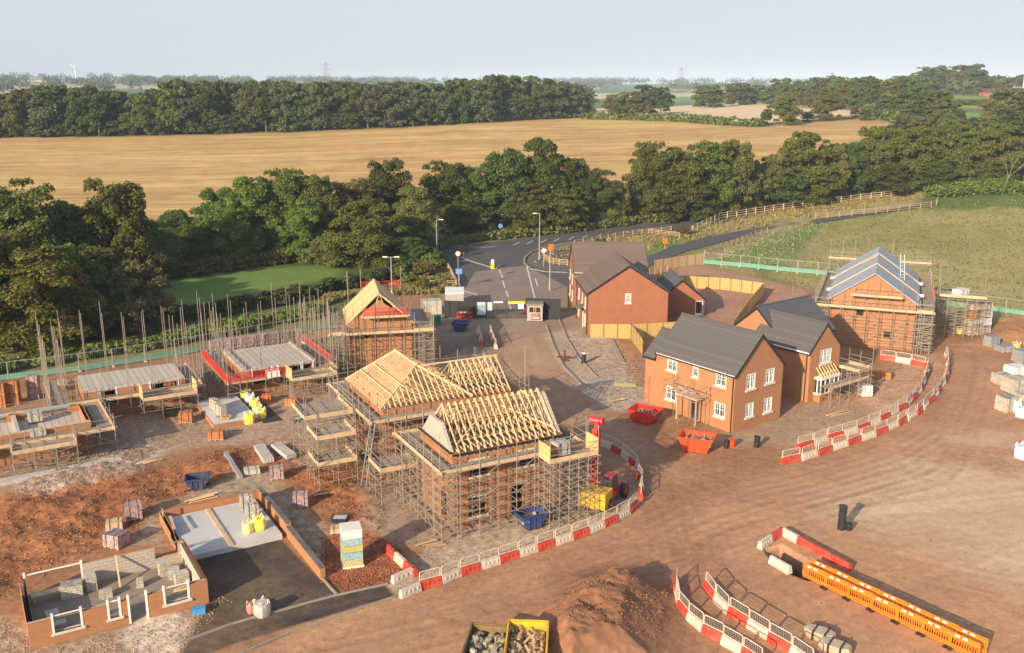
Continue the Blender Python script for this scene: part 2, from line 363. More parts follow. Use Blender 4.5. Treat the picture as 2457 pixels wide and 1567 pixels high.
paint(gg((2190,505),(2250,455),(2457,445),(2600,440),(2600,490),(2457,500)),(.08,.13,.03),(.13,.16,.05),soft=2,wob=2,k=1.5)
paint(gg((1370,590),(1480,572),(1600,560),(1680,548),(1760,545),(1640,580),(1540,615),(1500,630),(1280,640),(1290,610)),(.22,.22,.08),(.33,.27,.14),soft=1,wob=.7,k=1.4)
paint(gg((1530,622),(1620,585),(1700,560),(1640,558),(1560,590)),(.09,.18,.035),(.13,.2,.05),soft=1,wob=.6)
# ---- the building site
site=pp((-900,1040),(0,905),(260,878),(420,856),(520,836),(760,792),(830,760),(860,715),(1030,706),(1060,740),(1390,745),(1395,690),(1540,650),(1680,636),(1930,694),(2100,738),(2330,768),(2500,802),(3300,850),(4200,1900),(-2600,1900))
DT=(.36,.20,.108); DT2=(.27,.142,.075)
sm=paint(site,DT,DT2,soft=.6,wob=.4,k=.8)
def dirn(ang,l,w,o=3):
    c,s=math.cos(R(ang)),math.sin(R(ang)); return fbm((X*c+Y*s)/l,(-X*s+Y*c)/w,o)
tr=dirn(33,14,.55); tr2=dirn(12,20,.8)
road1=pp((-200,1640),(560,1567),(930,1425),(1080,1395),(1300,1330),(1480,1240),(1540,1160),(1480,1060),(1430,980),(1330,900),(1290,850),(1240,770),(1190,770),(1200,860),(1240,930),(1300,1000),(1440,1090),(1540,1190),(1530,1260),(2000,1100),(2250,1000),(2290,900),(2260,820),(2380,820),(2460,1000),(2900,1200),(3000,1900),(-300,1900))
paint(road1,(.47,.27,.155),(.37,.205,.115),soft=1.5,wob=.6,nz=tr*.35+n1*.65,k=.55)
paint(pp((1180,780),(1290,790),(1330,880),(1440,980),(1560,1090),(1560,1180),(1520,1110),(1440,1060),(1350,1000),(1250,930),(1190,860)),(.31,.215,.15),(.36,.245,.165),soft=2,wob=.5,k=.5)
paint(pp((1300,830),(1240,820),(1225,880),(1290,950),(1400,1000)),(.42,.27,.165),(.36,.23,.14),soft=1.6,wob=.8,k=.5)
paint(pp((1990,1250),(2100,1120),(2300,1060),(2600,1050),(3000,1300),(2700,1500),(2457,1420),(2250,1330)),(.56,.42,.28),(.46,.31,.19),soft=3,wob=1.5,ws=6,nz=tr2*.7+n1*.3,k=.4)
paint(pp((2180,1080),(2457,1060),(2600,1100),(2457,1130),(2300,1110)),(.34,.17,.10),soft=1.5,wob=.8,amt=.7)
paint(pp((1380,1340),(1700,1290),(1760,1400),(1640,1600),(1250,1600),(1250,1450)),(.31,.155,.09),(.36,.19,.115),soft=2,wob=1,nz=dirn(60,10,.6),amt=.85,k=.7)
clayz=pp((-700,1260),(0,1190),(180,1150),(400,1120),(540,1075),(700,1050),(800,1100),(930,1150),(920,1280),(760,1230),(640,1120),(470,1180),(380,1210),(330,1290),(200,1330),(60,1420),(-400,1560))
CL=(.34,.15,.065); CL2=(.22,.085,.04)
cz=paint(clayz,CL,CL2,soft=1.0,wob=.6,nz=n1*.4+n2*.6,k=1.5)
gravel=pp((-300,1130),(0,1010),(280,960),(440,905),(480,860),(780,840),(880,1000),(860,1090),(740,1120),(620,1070),(500,1065),(330,1110),(150,1140),(0,1185))
paint(gravel,(.30,.205,.145),(.36,.25,.18),soft=1,wob=.6,k=1.3)
paint(pp((30,1190),(60,1140),(230,1085),(370,1050),(400,1085),(330,1130),(160,1175)),(.42,.34,.28),(.30,.20,.15),soft=.8,wob=.7,nz=n4,k=1.8)
paint(pp((360,1240),(300,1310),(400,1310),(380,1210),(620,1175),(770,1360),(790,1400),(830,1330),(760,1250),(660,1130),(560,1140),(440,1190)),(.36,.285,.20),(.30,.22,.15),soft=.5,wob=.3,nz=n4,k=1.3)
paint(pp((0,1480),(110,1567),(330,1500),(560,1440),(500,1400),(520,1480),(400,1620),(-100,1700),(-300,1500)),(.42,.32,.235),(.30,.21,.15),soft=.8,wob=.5,nz=n4,k=1.5)
paint(pp((310,1530),(350,1480),(430,1470),(420,1567),(380,1640),(330,1600)),(.56,.48,.38),soft=.5,wob=.4,k=1.4)
paint(pp((920,1400),(1000,1330),(1080,1260),(1400,1180),(1520,1160),(1530,1215),(1450,1250),(1300,1310),(1100,1370),(1010,1410),(950,1430)),(.43,.34,.26),(.37,.28,.2),soft=.5,wob=.3,nz=n4,k=1.2)
paint(pp((860,1160),(1070,1180),(1060,1330),(960,1310),(880,1260)),(.26,.19,.14),(.35,.25,.18),soft=.8,wob=.6,k=1.3)
paint(pp((770,1400),(770,1290),(850,1270),(960,1310),(985,1370),(930,1400),(820,1425)),(.36,.15,.075),(.25,.095,.05),soft=.4,wob=.4,nz=n2,k=1.8)
# tarmac apron, bottom left
tar=pp((455,1330),(668,1288),(808,1428),(925,1404),(950,1430),(560,1545),(420,1600),(500,1440))
ta=paint(tar,(.040,.037,.040),(.13,.092,.062),soft=.12,nz=n1*.7+n2*.3,k=.8)
paint(pp((600,1420),(790,1400),(800,1425),(600,1500),(540,1480)),(.19,.135,.085),soft=1.4,wob=1,amt=.5)
def track(px,w=.34,g=1.75,amt=.4,c=(.27,.15,.085)):
    global C
    pts=[P(a,b) for a,b in px]; q=[]
    for i in range(len(pts)-1):
        p0=pts[max(0,i-1)];p1=pts[i];p2=pts[i+1];p3=pts[min(len(pts)-1,i+2)]
        for k in range(8): t=k/8; q.append(.5*((2*p1)+(p2-p0)*t+(2*p0-5*p1+4*p2-p3)*t*t+(3*p1-p0-3*p2+p3)*t**3))
    q=np.array([[v.x,v.y] for v in q]); idx=np.nonzero((X>q[:,0].min()-2)&(X<q[:,0].max()+2)&(Y>q[:,1].min()-2)&(Y<q[:,1].max()+2)&(Y<150))[0]
    x=X[idx];y=Y[idx]; d=np.full(x.shape,1e9)
    for i in range(len(q)-1):
        a=q[i];e=q[i+1]-a;L=e@e+1e-9;t=np.clip(((x-a[0])*e[0]+(y-a[1])*e[1])/L,0,1); d=np.minimum(d,np.hypot(x-a[0]-t*e[0],y-a[1]-t*e[1]))
    m=np.clip(1-np.abs(d-g/2)/w,0,1)**.7*np.clip((fbm(x/1.7,y/1.7,3)-.3)*4,0,1)*amt
    e2=np.clip(1-np.abs(d-g/2-w*1.5)/(w*.7),0,1)*amt*.5
    C[idx]=C[idx]*(1-m[:,None])+np.array(c)*m[:,None]; C[idx]=C[idx]*(1+e2[:,None]*.35); TRK_Z[idx]-=m*.05; TRK_Z[idx]+=e2*.03
TRK_Z=np.zeros(len(X))
for i in range(9):
    o=random.uniform(-1,1); track([(-60+i*30,1640+i*12),(420+i*34,1560+i*5),(900+i*30,1450+i*6),(1250+i*28,1360+i*4),(1500+i*22,1240+i*10),(1620+i*26,1170+i*12),(1950+i*22,1100+i*10),(2200+i*10,1000+i*14),(2290+i*9,900),(2290+i*7,830)],amt=random.uniform(.15,.42))
for i in range(6): track([(1230+i*8,790),(1250+i*9,870),(1330+i*10,980),(1450+i*12,1080),(1560+i*14,1180),(1600+i*25,1320),(1560+i*40,1500),(1500+i*50,1640)],amt=random.uniform(.15,.35))
for i in range(5): track([(1500,1240+i*20),(1700,1180+i*28),(2000,1180+i*44),(2300,1240+i*48),(2600,1330+i*40)],amt=random.uniform(.12,.3),c=(.33,.21,.13))
for i in range(4): track([(-100,1290+i*12),(200,1210+i*12),(480,1130+i*8),(700,1070+i*6),(860,1040)],amt=.6,c=(.22,.095,.05))
# garage slab surroundings, footpath and plots right of the haul road
paint(pp((1290,775),(1345,770),(1365,800),(1375,850),(1430,905),(1395,925),(1350,890),(1320,840)),(.42,.33,.24),(.36,.27,.19),soft=.2,k=.5)
paint(pp((1345,770),(1400,770),(1410,810),(1480,812),(1500,870),(1580,920),(1580,1000),(1440,985),(1390,930),(1430,905),(1375,850)),(.32,.235,.18),(.42,.32,.25),soft=.5,wob=.5,nz=n4,k=1.5)
paint(pp((1460,812),(1540,850),(1640,850),(1600,930),(1520,930),(1500,880)),(.27,.145,.085),(.35,.2,.12),soft=.5,wob=.4,k=1.5)
paint(pp((1380,905),(1480,895),(1520,960),(1450,985),(1400,950)),(.42,.37,.31),(.30,.25,.2),soft=.7,wob=.6,nz=n4,amt=.8,k=1.5)
paint(pp((1640,636),(1700,640),(1930,694),(1940,760),(1760,790),(1700,760),(1660,720),(1600,690)),(.40,.235,.16),(.34,.19,.13),soft=.5,k=.9)
paint(pp((1870,1000),(2090,900),(2240,850),(2260,900),(2180,980),(2000,1060),(1880,1080)),(.40,.24,.15),(.46,.30,.2),soft=1,wob=.6,nz=n2,k=1.3)
paint(pp((1700,1060),(1880,1000),(1990,960),(2080,985),(1900,1060),(1800,1070)),(.31,.215,.15),(.38,.26,.18),soft=1,wob=.5,k=.7)
paint(pp((1060,700),(1390,745),(1390,790),(1290,800),(1180,790),(1060,830),(1040,760)),(.25,.185,.145),(.31,.23,.175),soft=.6,k=.6)
paint(pp((1060,830),(1180,790),(1200,900),(1180,950),(1060,930)),(.21,.16,.13),(.28,.2,.15),soft=1,k=.8)
# relief
Z+=cz*((fbm(X/2.6,Y/2.6,3)-.5)*.75+(n4-.5)*.10)*np.clip((cz-.3)*2,0,1)
Z+=TRK_Z
heap=pmask(pp((1310,1470),(1400,1400),(1520,1385),(1600,1440),(1570,1600),(1330,1700),(1250,1560)),2.2)
Z+=heap*heap*(1.9+(fbm(X/1.5,Y/1.5,4)-.5)*.9); C=C*(1-heap[:,None]*.7)+mx((.19,.085,.045),(.28,.125,.065),np.clip(n2*2-.5,0,1))*heap[:,None]*.7
h2=pmask(pp((30,1190),(60,1145),(230,1090),(330,1085),(330,1130),(160,1175)),1.2); Z+=h2*(.3+(n4-.5)*.2)
h3=pmask(pp((2390,770),(2520,760),(2560,800),(2480,830),(2390,810)),1.5); Z+=h3*(.8+(n2-.5)*.6); C=C*(1-h3[:,None]*.8)+np.array((.40,.19,.09))*h3[:,None]*.8
Z+=np.where(sm>.5,(fbm(X/1.1,Y/1.1,2)-.5)*.05,0)+pmask(road1,1)*(tr-.5)*.05
leg_shadow=pmask(pp((1838,1318),(1872,1312),(1932,1348),(1938,1388),(1905,1374),(1860,1344)),.25,.15,1); Z-=leg_shadow*1.2; C=C*(1-leg_shadow[:,None])+np.array((.07,.05,.04))*leg_shadow[:,None]  # shadow of the short barrier leg, painted dark into the soil and sunk
V=np.stack([X,Y,Z],1); nr,nc=YY.shape
i=np.arange(nr-1)[:,None]*nc+np.arange(nc-1)[None,:]; i=i.ravel()
Fq=np.stack([i,i+1,i+nc+1,i+nc],1)
gm,n,b=nt('ground_cover')
at=N(n,'ShaderNodeAttribute'); at.attribute_name='land'; tc=N(n,'ShaderNodeTexCoord')
f1=noise(n,tc.outputs['Object'],1.6,8,.68); f2=noise(n,tc.outputs['Object'],.16,6,.6); vo=N(n,'ShaderNodeTexVoronoi'); vo.inputs['Scale'].default_value=3.2; n.links.new(tc.outputs['Object'],vo.inputs['Vector'])
al=at.outputs['Alpha']
s1=mth(n,'MULTIPLY',mth(n,'SUBTRACT',mr(n,f1,0,1,.25,.75),.5),mth(n,'MULTIPLY',al,.75))
s2=mth(n,'MULTIPLY',mth(n,'SUBTRACT',mr(n,f2,0,1,.3,.7),.5),.22)
s3=mth(n,'MULTIPLY',mth(n,'SUBTRACT',vo.outputs['Distance'],.35),mth(n,'MULTIPLY',al,.35))
f3=noise(n,tc.outputs['Object'],6.5,7,.75); s4=mth(n,'MULTIPLY',mth(n,'SUBTRACT',mr(n,f3,0,1,.3,.7),.5),mth(n,'MULTIPLY',al,.42))
k=mth(n,'ADD',mth(n,'ADD',mth(n,'ADD',mth(n,'ADD',s1,s2),s3),s4),1.)
x=N(n,'ShaderNodeVectorMath',operation='SCALE'); n.links.new(at.outputs['Color'],x.inputs[0]); n.links.new(k,x.inputs['Scale'])
n.links.new(x.outputs[0],b.inputs['Base Color']); b.inputs['Roughness'].default_value=.95; b.inputs['Specular IOR Level'].default_value=.2
bm_=N(n,'ShaderNodeBump'); bm_.inputs['Distance'].default_value=.12; n.links.new(mth(n,'MULTIPLY',al,.55),bm_.inputs['Strength']); n.links.new(f1,bm_.inputs['Height']); n.links.new(bm_.outputs[0],b.inputs['Normal'])
fm_=N(n,'ShaderNodeAttribute'); fm_.attribute_name='crop'
sp=N(n,'ShaderNodeSeparateXYZ'); n.links.new(tc.outputs['Object'],sp.inputs[0]); yy_=mth(n,'SUBTRACT',sp.outputs[1],mth(n,'MULTIPLY',sp.outputs[0],.13))
cv=N(n,'ShaderNodeCombineXYZ'); n.links.new(mth(n,'DIVIDE',sp.outputs[0],70),cv.inputs[0]); n.links.new(mth(n,'DIVIDE',yy_,3.2),cv.inputs[1]); fA=noise(n,cv.outputs[0],1.,5,.7)
cv2=N(n,'ShaderNodeCombineXYZ'); n.links.new(mth(n,'DIVIDE',sp.outputs[0],14),cv2.inputs[0]); n.links.new(mth(n,'DIVIDE',yy_,5),cv2.inputs[1]); fB=noise(n,cv2.outputs[0],1.,6,.75)
dk=mth(n,'ADD',mr(n,fA,0,.34,.50,.64),mr(n,fB,-.12,.16,.3,.7)); kk=mth(n,'SUBTRACT',1.,mth(n,'MULTIPLY',dk,fm_.outputs['Fac'])); y2=N(n,'ShaderNodeVectorMath',operation='SCALE'); n.links.new(x.outputs[0],y2.inputs[0]); n.links.new(kk,y2.inputs['Scale']); n.links.new(y2.outputs[0],b.inputs['Base Color'])
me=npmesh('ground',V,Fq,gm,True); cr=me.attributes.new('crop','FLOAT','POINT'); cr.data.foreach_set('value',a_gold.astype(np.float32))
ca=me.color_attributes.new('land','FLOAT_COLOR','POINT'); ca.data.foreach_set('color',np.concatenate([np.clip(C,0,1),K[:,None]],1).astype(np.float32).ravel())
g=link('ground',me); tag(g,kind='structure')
g['label']='red brown site earth running out to stubble fields and meadows'; g['category']='ground'
# ================================================================ roads laid on the ground
def drape(name,poly,off,mat,cell=5.,kind='structure',label=None,cat=None):
    bm=bmesh.new(); vs=[bm.verts.new((p[0],p[1],0)) for p in poly]; bm.faces.new(vs)
    xs=[p[0] for p in poly]; ys=[p[1] for p in poly]
    for ax,a in ((0,xs),(1,ys)):
        c=min(a)+cell
        while c<max(a):
            nn=(1,0,0) if ax==0 else (0,1,0); oo=(c,0,0) if ax==0 else (0,c,0)
            bmesh.ops.bisect_plane(bm,geom=bm.verts[:]+bm.edges[:]+bm.faces[:],plane_co=oo,plane_no=nn); c+=cell
    bmesh.ops.triangulate(bm,faces=bm.faces[:])
    for v in bm.verts: v.co.z=float(zt(v.co.x,v.co.y))+off
    for f in bm.faces:
        if f.normal.z<0: f.normal_flip()
    bm.normal_update()
    me=bpy.data.meshes.new(name); bm.to_mesh(me); bm.free(); me.materials.append(mat)
    o=link(name,me); tag(o,label,cat,kind=kind); return o
asph=M('dark_asphalt',(.075,.075,.082),.85,.15,.5,c2=(.12,.10,.09))
asphd=M('dusty_asphalt',(.24,.185,.15),.9,.12,.4,c2=(.17,.14,.12))
pathm=M('tarmac_path',(.11,.10,.10),.9,.12,.7,c2=(.15,.13,.12))
kerbm=M('kerb_stone',(.30,.26,.22),.85,.12,2)
paintw=M('road_paint',(.6,.58,.54),.7,.2,2)
drape('public_road',gg((1033,597),(1179,583),(1283,572),(1376,560),(1532,541.5),(1676,531),(1800,518),(1800,524),(1663,547),(1585,555),(1480,565),(1376,583),(1310,593),(1275,606),(1258,622),(1258,634),(1275,648),(1310,654),(1362,657),(1362,690),(1260,640),(1140,655),(1110,700),(1096,672),(1067,629),(1045,605)),.10,asph,label='dark asphalt road and junction below the tree belt',cat='road')
drape('access_road',gg((1112,700),(1140,655),(1260,640),(1362,690),(1362,748),(1085,748)),.10,asphd,label='dusty pinkish access road leading down to the site gate',cat='road')
drape('lane',gg((1362,690),(1362,657),(1450,648),(1530,628),(1600,598),(1700,570),(1810,549),(1870,543),(1810,561),(1730,583),(1640,607),(1560,640),(1480,690)),.10,asph,label='new asphalt lane climbing past the houses',cat='lane')
drape('lane_end',gg((1945,531),(2060,515),(2160,500),(2243,487),(2243,492),(2160,507),(2060,522),(1960,538)),.12,asph,label='far stretch of the asphalt lane behind a rail fence',cat='lane')
def strip(name,pts,wd,off,ht,mat,label,cat):
    mb=MB()
    for a,b in zip(pts[:-1],pts[1:]):
        mb.bar((a[0],a[1],float(zt(a[0],a[1]))+off+ht/2),(b[0],b[1],float(zt(b[0],b[1]))+off+ht/2),wd,ht)
    o=mb.build(name,mat); tag(o,label,cat,kind='structure'); return o
strip('kerb',gg((1376,584),(1310,594),(1275,607),(1258,622),(1258,634),(1275,648),(1310,654),(1362,657)),.3,.08,.14,kerbm,'pale curved kerb round the junction corner','kerb')
strip('kerb',gg((1067,629),(1096,672),(1110,700),(1148,712)),.2,.08,.14,kerbm,'kerb along the left edge of the access road','kerb')
strip('kerb',gg((1104,622),(1190,648),(1200,640)),.25,.1,.12,kerbm,'kerb crossing the junction mouth','kerb')
strip('kerb',[P(a,b) for a,b in ((1310,780),(1330,835),(1352,880),(1398,926),(1415,935))],.18,.0,.16,kerbm,'kerb between the haul road and the new footpath','kerb')
strip('kerb',[P(a,b) for a,b in ((1342,768),(1362,815),(1388,860),(1432,905))],.15,.0,.14,kerbm,'pale edging along the plot side of the footpath','kerb')
strip('kerb',[P(a,b) for a,b in ((1465,812),(1495,872))],.5,.0,.12,kerbm,'pale concrete strip beside the fenced plot','kerb')
strip('kerb',[P(a,b) for a,b in ((1360,816),(1465,812))],.2,.0,.14,kerbm,'low pale edging in front of the board fence','kerb')
strip('kerb',[P(a,b) for a,b in ((430,1545),(560,1497),(800,1431),(930,1402))],.12,.0,.10,kerbm,'thin edging crossing the tarmac apron','kerb')
strip('kerb',[P(a,b) for a,b in ((500,1602),(700,1517),(950,1432),(985,1412))],.10,.0,.10,kerbm,'kerb between the tarmac apron and the haul road','kerb')
strip('kerb',[P(a,b) for a,b in ((754,1368),(808,1428))],.12,.0,.12,kerbm,'short edging beside the red earth patch','kerb')
mk=MB()
for a in ((1233,590,1247,583),(1264,587,1279,579.5),(1298,584.5,1312,576.5),(1329,581,1343,573.5),(1366,577,1377,570),(1398,573,1410,567),(1433,569,1443,563.5),(1468,566,1476,561),(1500,562.5,1507,558),(1530,558,1537,554),(1560,555,1566,551),(1085,594,1108,592),(1125,592,1145,591),(1155,596,1190,593),(1198,650,1206,668),(1206,676,1212,694),(1214,700,1220,716),(1220,726,1226,745),(1264,641,1290,745),(1284,670,1290,688),(1290,600,1340,592)):
    p=G(a[0],a[1]);q=G(a[2],a[3]); p.z+=.13;q.z+=.13; mk.bar(p,q,.22,.01)
tag(mk.build('road_marking',paintw),'white lines painted on the junction asphalt','road marking',kind='structure')
drape('footpath',gg((1262,633),(1285,611),(1330,600),(1372,592),(1372,654),(1310,651),(1277,644)),.16,pathm,label='dark corner footpath inside the curved kerb',cat='footpath')
# ================================================================ trees and hedges
def leafmat(name,c,var=.45,tr=.28,hue=.03):
    m,n,b=nt(name); g=N(n,'ShaderNodeNewGeometry'); t=N(n,'ShaderNodeTexCoord'); oi=N(n,'ShaderNodeObjectInfo')
    f=noise(n,t.outputs['Object'],.35,4,.6)
    lo=tuple(x*(1-var) for x in c); hi=(c[0]*(1+var)*1.12,c[1]*(1+var),c[2]*(1+var*.6))
    k=mth(n,'ADD',mth(n,'MULTIPLY',g.outputs['Random Per Island'],.5),mth(n,'MULTIPLY',mr(n,f,0,1,.3,.7),.5))
    col=mixc(n,k,lo,hi)
    h=N(n,'ShaderNodeHueSaturation'); n.links.new(col,h.inputs['Color'])
    n.links.new(mr(n,oi.outputs['Random'],.5-hue,.5+hue,0,1),h.inputs['Hue']); n.links.new(mr(n,oi.outputs['Random'],.82,1.2,0,1),h.inputs['Value'])
    n.links.new(h.outputs[0],b.inputs['Base Color']); b.inputs['Roughness'].default_value=.7; b.inputs['Specular IOR Level'].default_value=.25
    tl=N(n,'ShaderNodeBsdfTranslucent'); n.links.new(h.outputs[0],tl.inputs[0]); mxs=N(n,'ShaderNodeMixShader'); mxs.inputs[0].default_value=tr
    n.links.new(b.outputs[0],mxs.inputs[1]); n.links.new(tl.outputs[0],mxs.inputs[2]); o=[q for q in n.nodes if q.type=='OUTPUT_MATERIAL'][0]; n.links.new(mxs.outputs[0],o.inputs[0])
    MATS[name]=m; return m
LM={'dark':leafmat('dark_green_leaves',(.086,.118,.031)),'mid':leafmat('mid_green_leaves',(.124,.164,.040)),'light':leafmat('bright_green_leaves',(.140,.210,.046),.35),
 'olive':leafmat('olive_leaves',(.158,.168,.054)),'yell':leafmat('yellow_green_leaves',(0.155,0.172,0.037)),'brown':leafmat('brownish_leaves',(.135,.125,.060)),'far':leafmat('far_wood_leaves',(.092,.118,.056),.5,.12,.02),'hedge':leafmat('hedge_leaves',(.055,.080,.024),.45,.1)}
LW={'dark':'dark green','mid':'mid green','light':'bright green','olive':'olive green','yell':'yellow green','brown':'brownish green','far':'deep green','hedge':'dark'}
def leaves(cent,rad,n,size,seed,flat=.95,inner=.5):
    r=np.random.default_rng(seed); m=len(cent); cent=np.array(cent);rad=np.array(rad)
    w=np.minimum(rad,3.)**2; idx=r.choice(m,n,p=w/w.sum()); d=r.normal(size=(n,3)); d/=np.linalg.norm(d,axis=1)[:,None]
    d[:,2]=np.where(d[:,2]<-.3,-d[:,2]*.6,d[:,2])
    rr=rad[idx]*(1-inner*r.random(n)**1.6); pos=cent[idx]+d*rr[:,None]*np.array([1,1,flat])
    nr_=d*.55+r.normal(size=(n,3))*.6+np.array([0,0,.25]); nr_/=np.linalg.norm(nr_,axis=1)[:,None]
    a=np.cross(nr_,r.normal(size=(n,3))); a/=np.linalg.norm(a,axis=1)[:,None]; b=np.cross(nr_,a)
    s=size*(.6+.8*r.random(n))[:,None]/2; q=.55+.45*r.random(n)[:,None]
    V=np.stack([pos-a*s-b*s*q*.4,pos+b*s*-q,pos+a*s+b*s*q*.5,pos+b*s*q*1.1],1).reshape(-1,3)
    Fq=np.arange(n*4).reshape(n,4); return V,Fq
def crown_mesh(name,seed,K,n,size,h=15.,R_=7.,base=.12,top=1.8,shape='round'):
    r=np.random.default_rng(seed); c=[];rd=[]
    for k in range(K):
        u=r.random()**.72; z=base+(1-base)*u
        prof={'round':math.sin(math.pi*min(1,(.22+.70*u)))**.5,'tall':(1.05-u)**.3*min(1,.6+u),'oak':math.sin(math.pi*(.25+.62*u))**.4}[shape]
        a=r.random()*6.283; rad=(.13+.17*r.random()**1.5)*R_*(1.15-.30*u)
        q=(r.random()**.5)*max(0,prof*R_-rad*.7); c.append((q*math.cos(a)*(1+.12*math.sin(3*a+seed)),q*math.sin(a),max(rad*.6,z*h-rad*.8))); rd.append(rad)
    for k in range(5):
        a=k*1.25+seed; c.append((R_*.28*math.cos(a),R_*.28*math.sin(a),h*(.34+.09*k))); rd.append(R_*(.50-.035*k))
    V,Fq=leaves(c,rd,n,size,seed+5,flat=.9)
    return npmesh(name,V,Fq,LM['mid'])
def trunk_mesh(seed,h=15.):
    r=random.Random(seed); mb=MB(); p=Vector((0,0,-.3)); q=Vector((r.uniform(-.3,.3),r.uniform(-.3,.3),h*.32)); mb.tube(p,q,.34,8,.24); 
    s=Vector((r.uniform(-.6,.6),r.uniform(-.6,.6),h*.62)); mb.tube(q,s,.24,7,.13); mb.tube(s,s+Vector((r.uniform(-.5,.5),0,h*.22)),.13,6,.04)
    for k in range(7):
        t=r.uniform(.15,1); a=k*1.1+r.random(); o=q.lerp(s,t); e=o+Vector((math.cos(a)*3.2*(1.2-t*.5),math.sin(a)*3.2*(1.2-t*.5),h*.17)); mb.tube(o,e,.11,5,.03)
    me=bpy.data.meshes.new('trunk'); me.from_pydata(mb.v,[],mb.f); me.update(); me.materials.append(trunkm); return me
CRN=[crown_mesh('crown',31+k,[85,100,72,95,90,80][k],[34000,36000,30000,34000,34000,32000][k],.36,shape=['round','round','tall','oak','round','oak'][k],base=[.10,.06,.10,.2,.08,.14][k]) for k in range(6)]
CRF=[crown_mesh('crown',71+k,[60,70,50,64][k],[11000,12000,10000,11000][k],.62,shape=['round','oak','tall','round'][k],base=.05) for k in range(4)]
SHR=[crown_mesh('crown',91+k,22,2600,.42,h=4,R_=2.4,base=.02) for k in range(3)]
TRK=[trunk_mesh(k) for k in range(4)]
tcount=[0]
def tree(x,y,h,r,col,lab,grp=None,far=False,v=None,z=None,cat='tree',name='tree'):
    i=tcount[0]; tcount[0]+=1; rr=random.Random(i*7+3)
    z=float(zt(x,y)) if z is None else z
    t=empty(name,(x,y,z),rr.random()*6.28,lab,cat,grp)
    k=(rr.randrange(4) if far else rr.randrange(6)) if v is None else v
    me=(CRF if far else CRN)[k]; link('crown',me,t,scale=(r/7.,r/7.,h/15.),mat=LM[col])
    link('trunk',TRK[i%4],t,scale=(r/6.,r/6.,h/15.)); return t
SHAPE=['rounded','full','tall narrow','spreading','bushy','broad']
# --- tree belt, each from its place along the belt: (px,base y,top y,half width px,leaf)
belt=[(-45,850,520,120,'mid'),(95,845,600,120,'yell'),(345,800,628,62,'brown'),(215,815,700,55,'olive'),(30,800,560,80,'olive'),
(75,720,437,95,'mid'),(175,700,478,70,'mid'),(300,690,430,78,'mid'),(-60,700,470,90,'dark'),(380,660,535,45,'olive'),(15,740,560,70,'olive'),(170,760,590,70,'mid'),(250,730,600,60,'mid'),
(430,625,500,55,'dark'),(480,635,540,55,'mid'),(535,625,455,55,'mid'),(610,622,428,68,'light'),(690,618,412,72,'light'),(775,615,425,60,'mid'),(575,632,500,50,'light'),(735,630,480,55,'light'),
(850,600,428,62,'olive'),(880,640,486,80,'mid'),(960,610,515,62,'mid'),(935,585,387,50,'dark'),(1000,600,450,55,'olive'),(800,640,560,50,'olive'),(990,640,570,50,'dark'),
(1075,572,386,55,'dark'),(1140,570,402,48,'mid'),(1215,566,352,66,'dark'),(1300,560,336,58,'dark'),(1370,556,384,52,'dark'),(1430,552,408,46,'dark'),(1476,548,430,38,'olive'),(1260,568,440,60,'mid'),(1120,578,470,55,'dark'),(1340,563,455,55,'mid'),
(1555,543,345,56,'mid'),(1625,540,350,54,'mid'),(1700,532,342,58,'mid'),(1760,527,330,48,'olive'),(1800,518,385,38,'olive'),(1850,512,372,38,'olive'),(1925,502,320,58,'mid'),(1985,495,340,44,'olive'),(2035,487,345,44,'dark'),(2085,480,306,46,'mid'),(2148,474,312,52,'mid'),(2212,470,305,50,'mid'),(2275,463,300,56,'mid'),(2335,456,312,52,'olive'),(2398,448,300,54,'mid'),(2460,440,290,62,'dark'),(2530,432,290,62,'mid'),(2620,425,290,66,'dark'),
(1590,546,420,50,'dark'),(1665,540,430,50,'dark'),(1880,512,400,45,'dark'),(1960,503,405,45,'mid'),(2120,484,390,48,'dark'),(2240,474,385,48,'dark'),(2365,460,380,50,'mid')]
belt.sort(key=lambda e:e[0])
def put(px,yb,yt,hw,col,lab,grp,**k):
    p=G(px,yb); dpt=p.y*CT+(CH-p.z)*ST; d=ray(px,yt); h=CH+d[2]*p.y/d[1]-p.z
    return tree(p.x,p.y,h*1.03,hw*dpt/F,col,lab,grp,**k)
for i,(px,yb,yt,hw,c) in enumerate(belt):
    v=(i*5+3)%6
    if c=='light': v=4 if i%2 else 1
    yb-=12 if px>1500 else (8 if px>1040 else 0)
    near='in the belt before the golden field'
    put(px,yb,yt,hw*1.32,c,f'{LW[c]} {SHAPE[v]} tree, {ordn(i)} from left {near}','trees of the belt behind the site',v=v)
# --- far wood beyond the golden field
tops=[(-300,270),(0,232),(60,215),(150,200),(260,215),(330,232),(420,196),(560,198),(700,198),(860,200),(960,200),(1060,200),(1120,186),(1200,184),(1330,192),(1400,200),(1435,235)]
fw=[]
for row in range(3):
    px=-330+row*17
    while px<1425:
        yb=np.interp(px,[-300,0,400,700,1000,1300,1430],[345,330,324,316,303,286,281])-row*6.5
        yt=np.interp(px,[a for a,b in tops],[b for a,b in tops])+random.uniform(-5,9)+(0 if row else random.choice([8,16,42,70]) )
        fw.append((px,yb,min(yt,yb-36),random.uniform(34,50)*(1 if yb-yt>90 else .8))); px+=random.uniform(30,46)
fw.sort(key=lambda e:e[0])
for i,(px,yb,yt,hw) in enumerate(fw):
    c=random.choice(['far','far','far','dark','mid']); put(px,yb,yt,hw,c,f'{LW[c]} woodland tree, {ordn(i)} from left in the long far wood','trees of the long wood beyond the field',far=True)
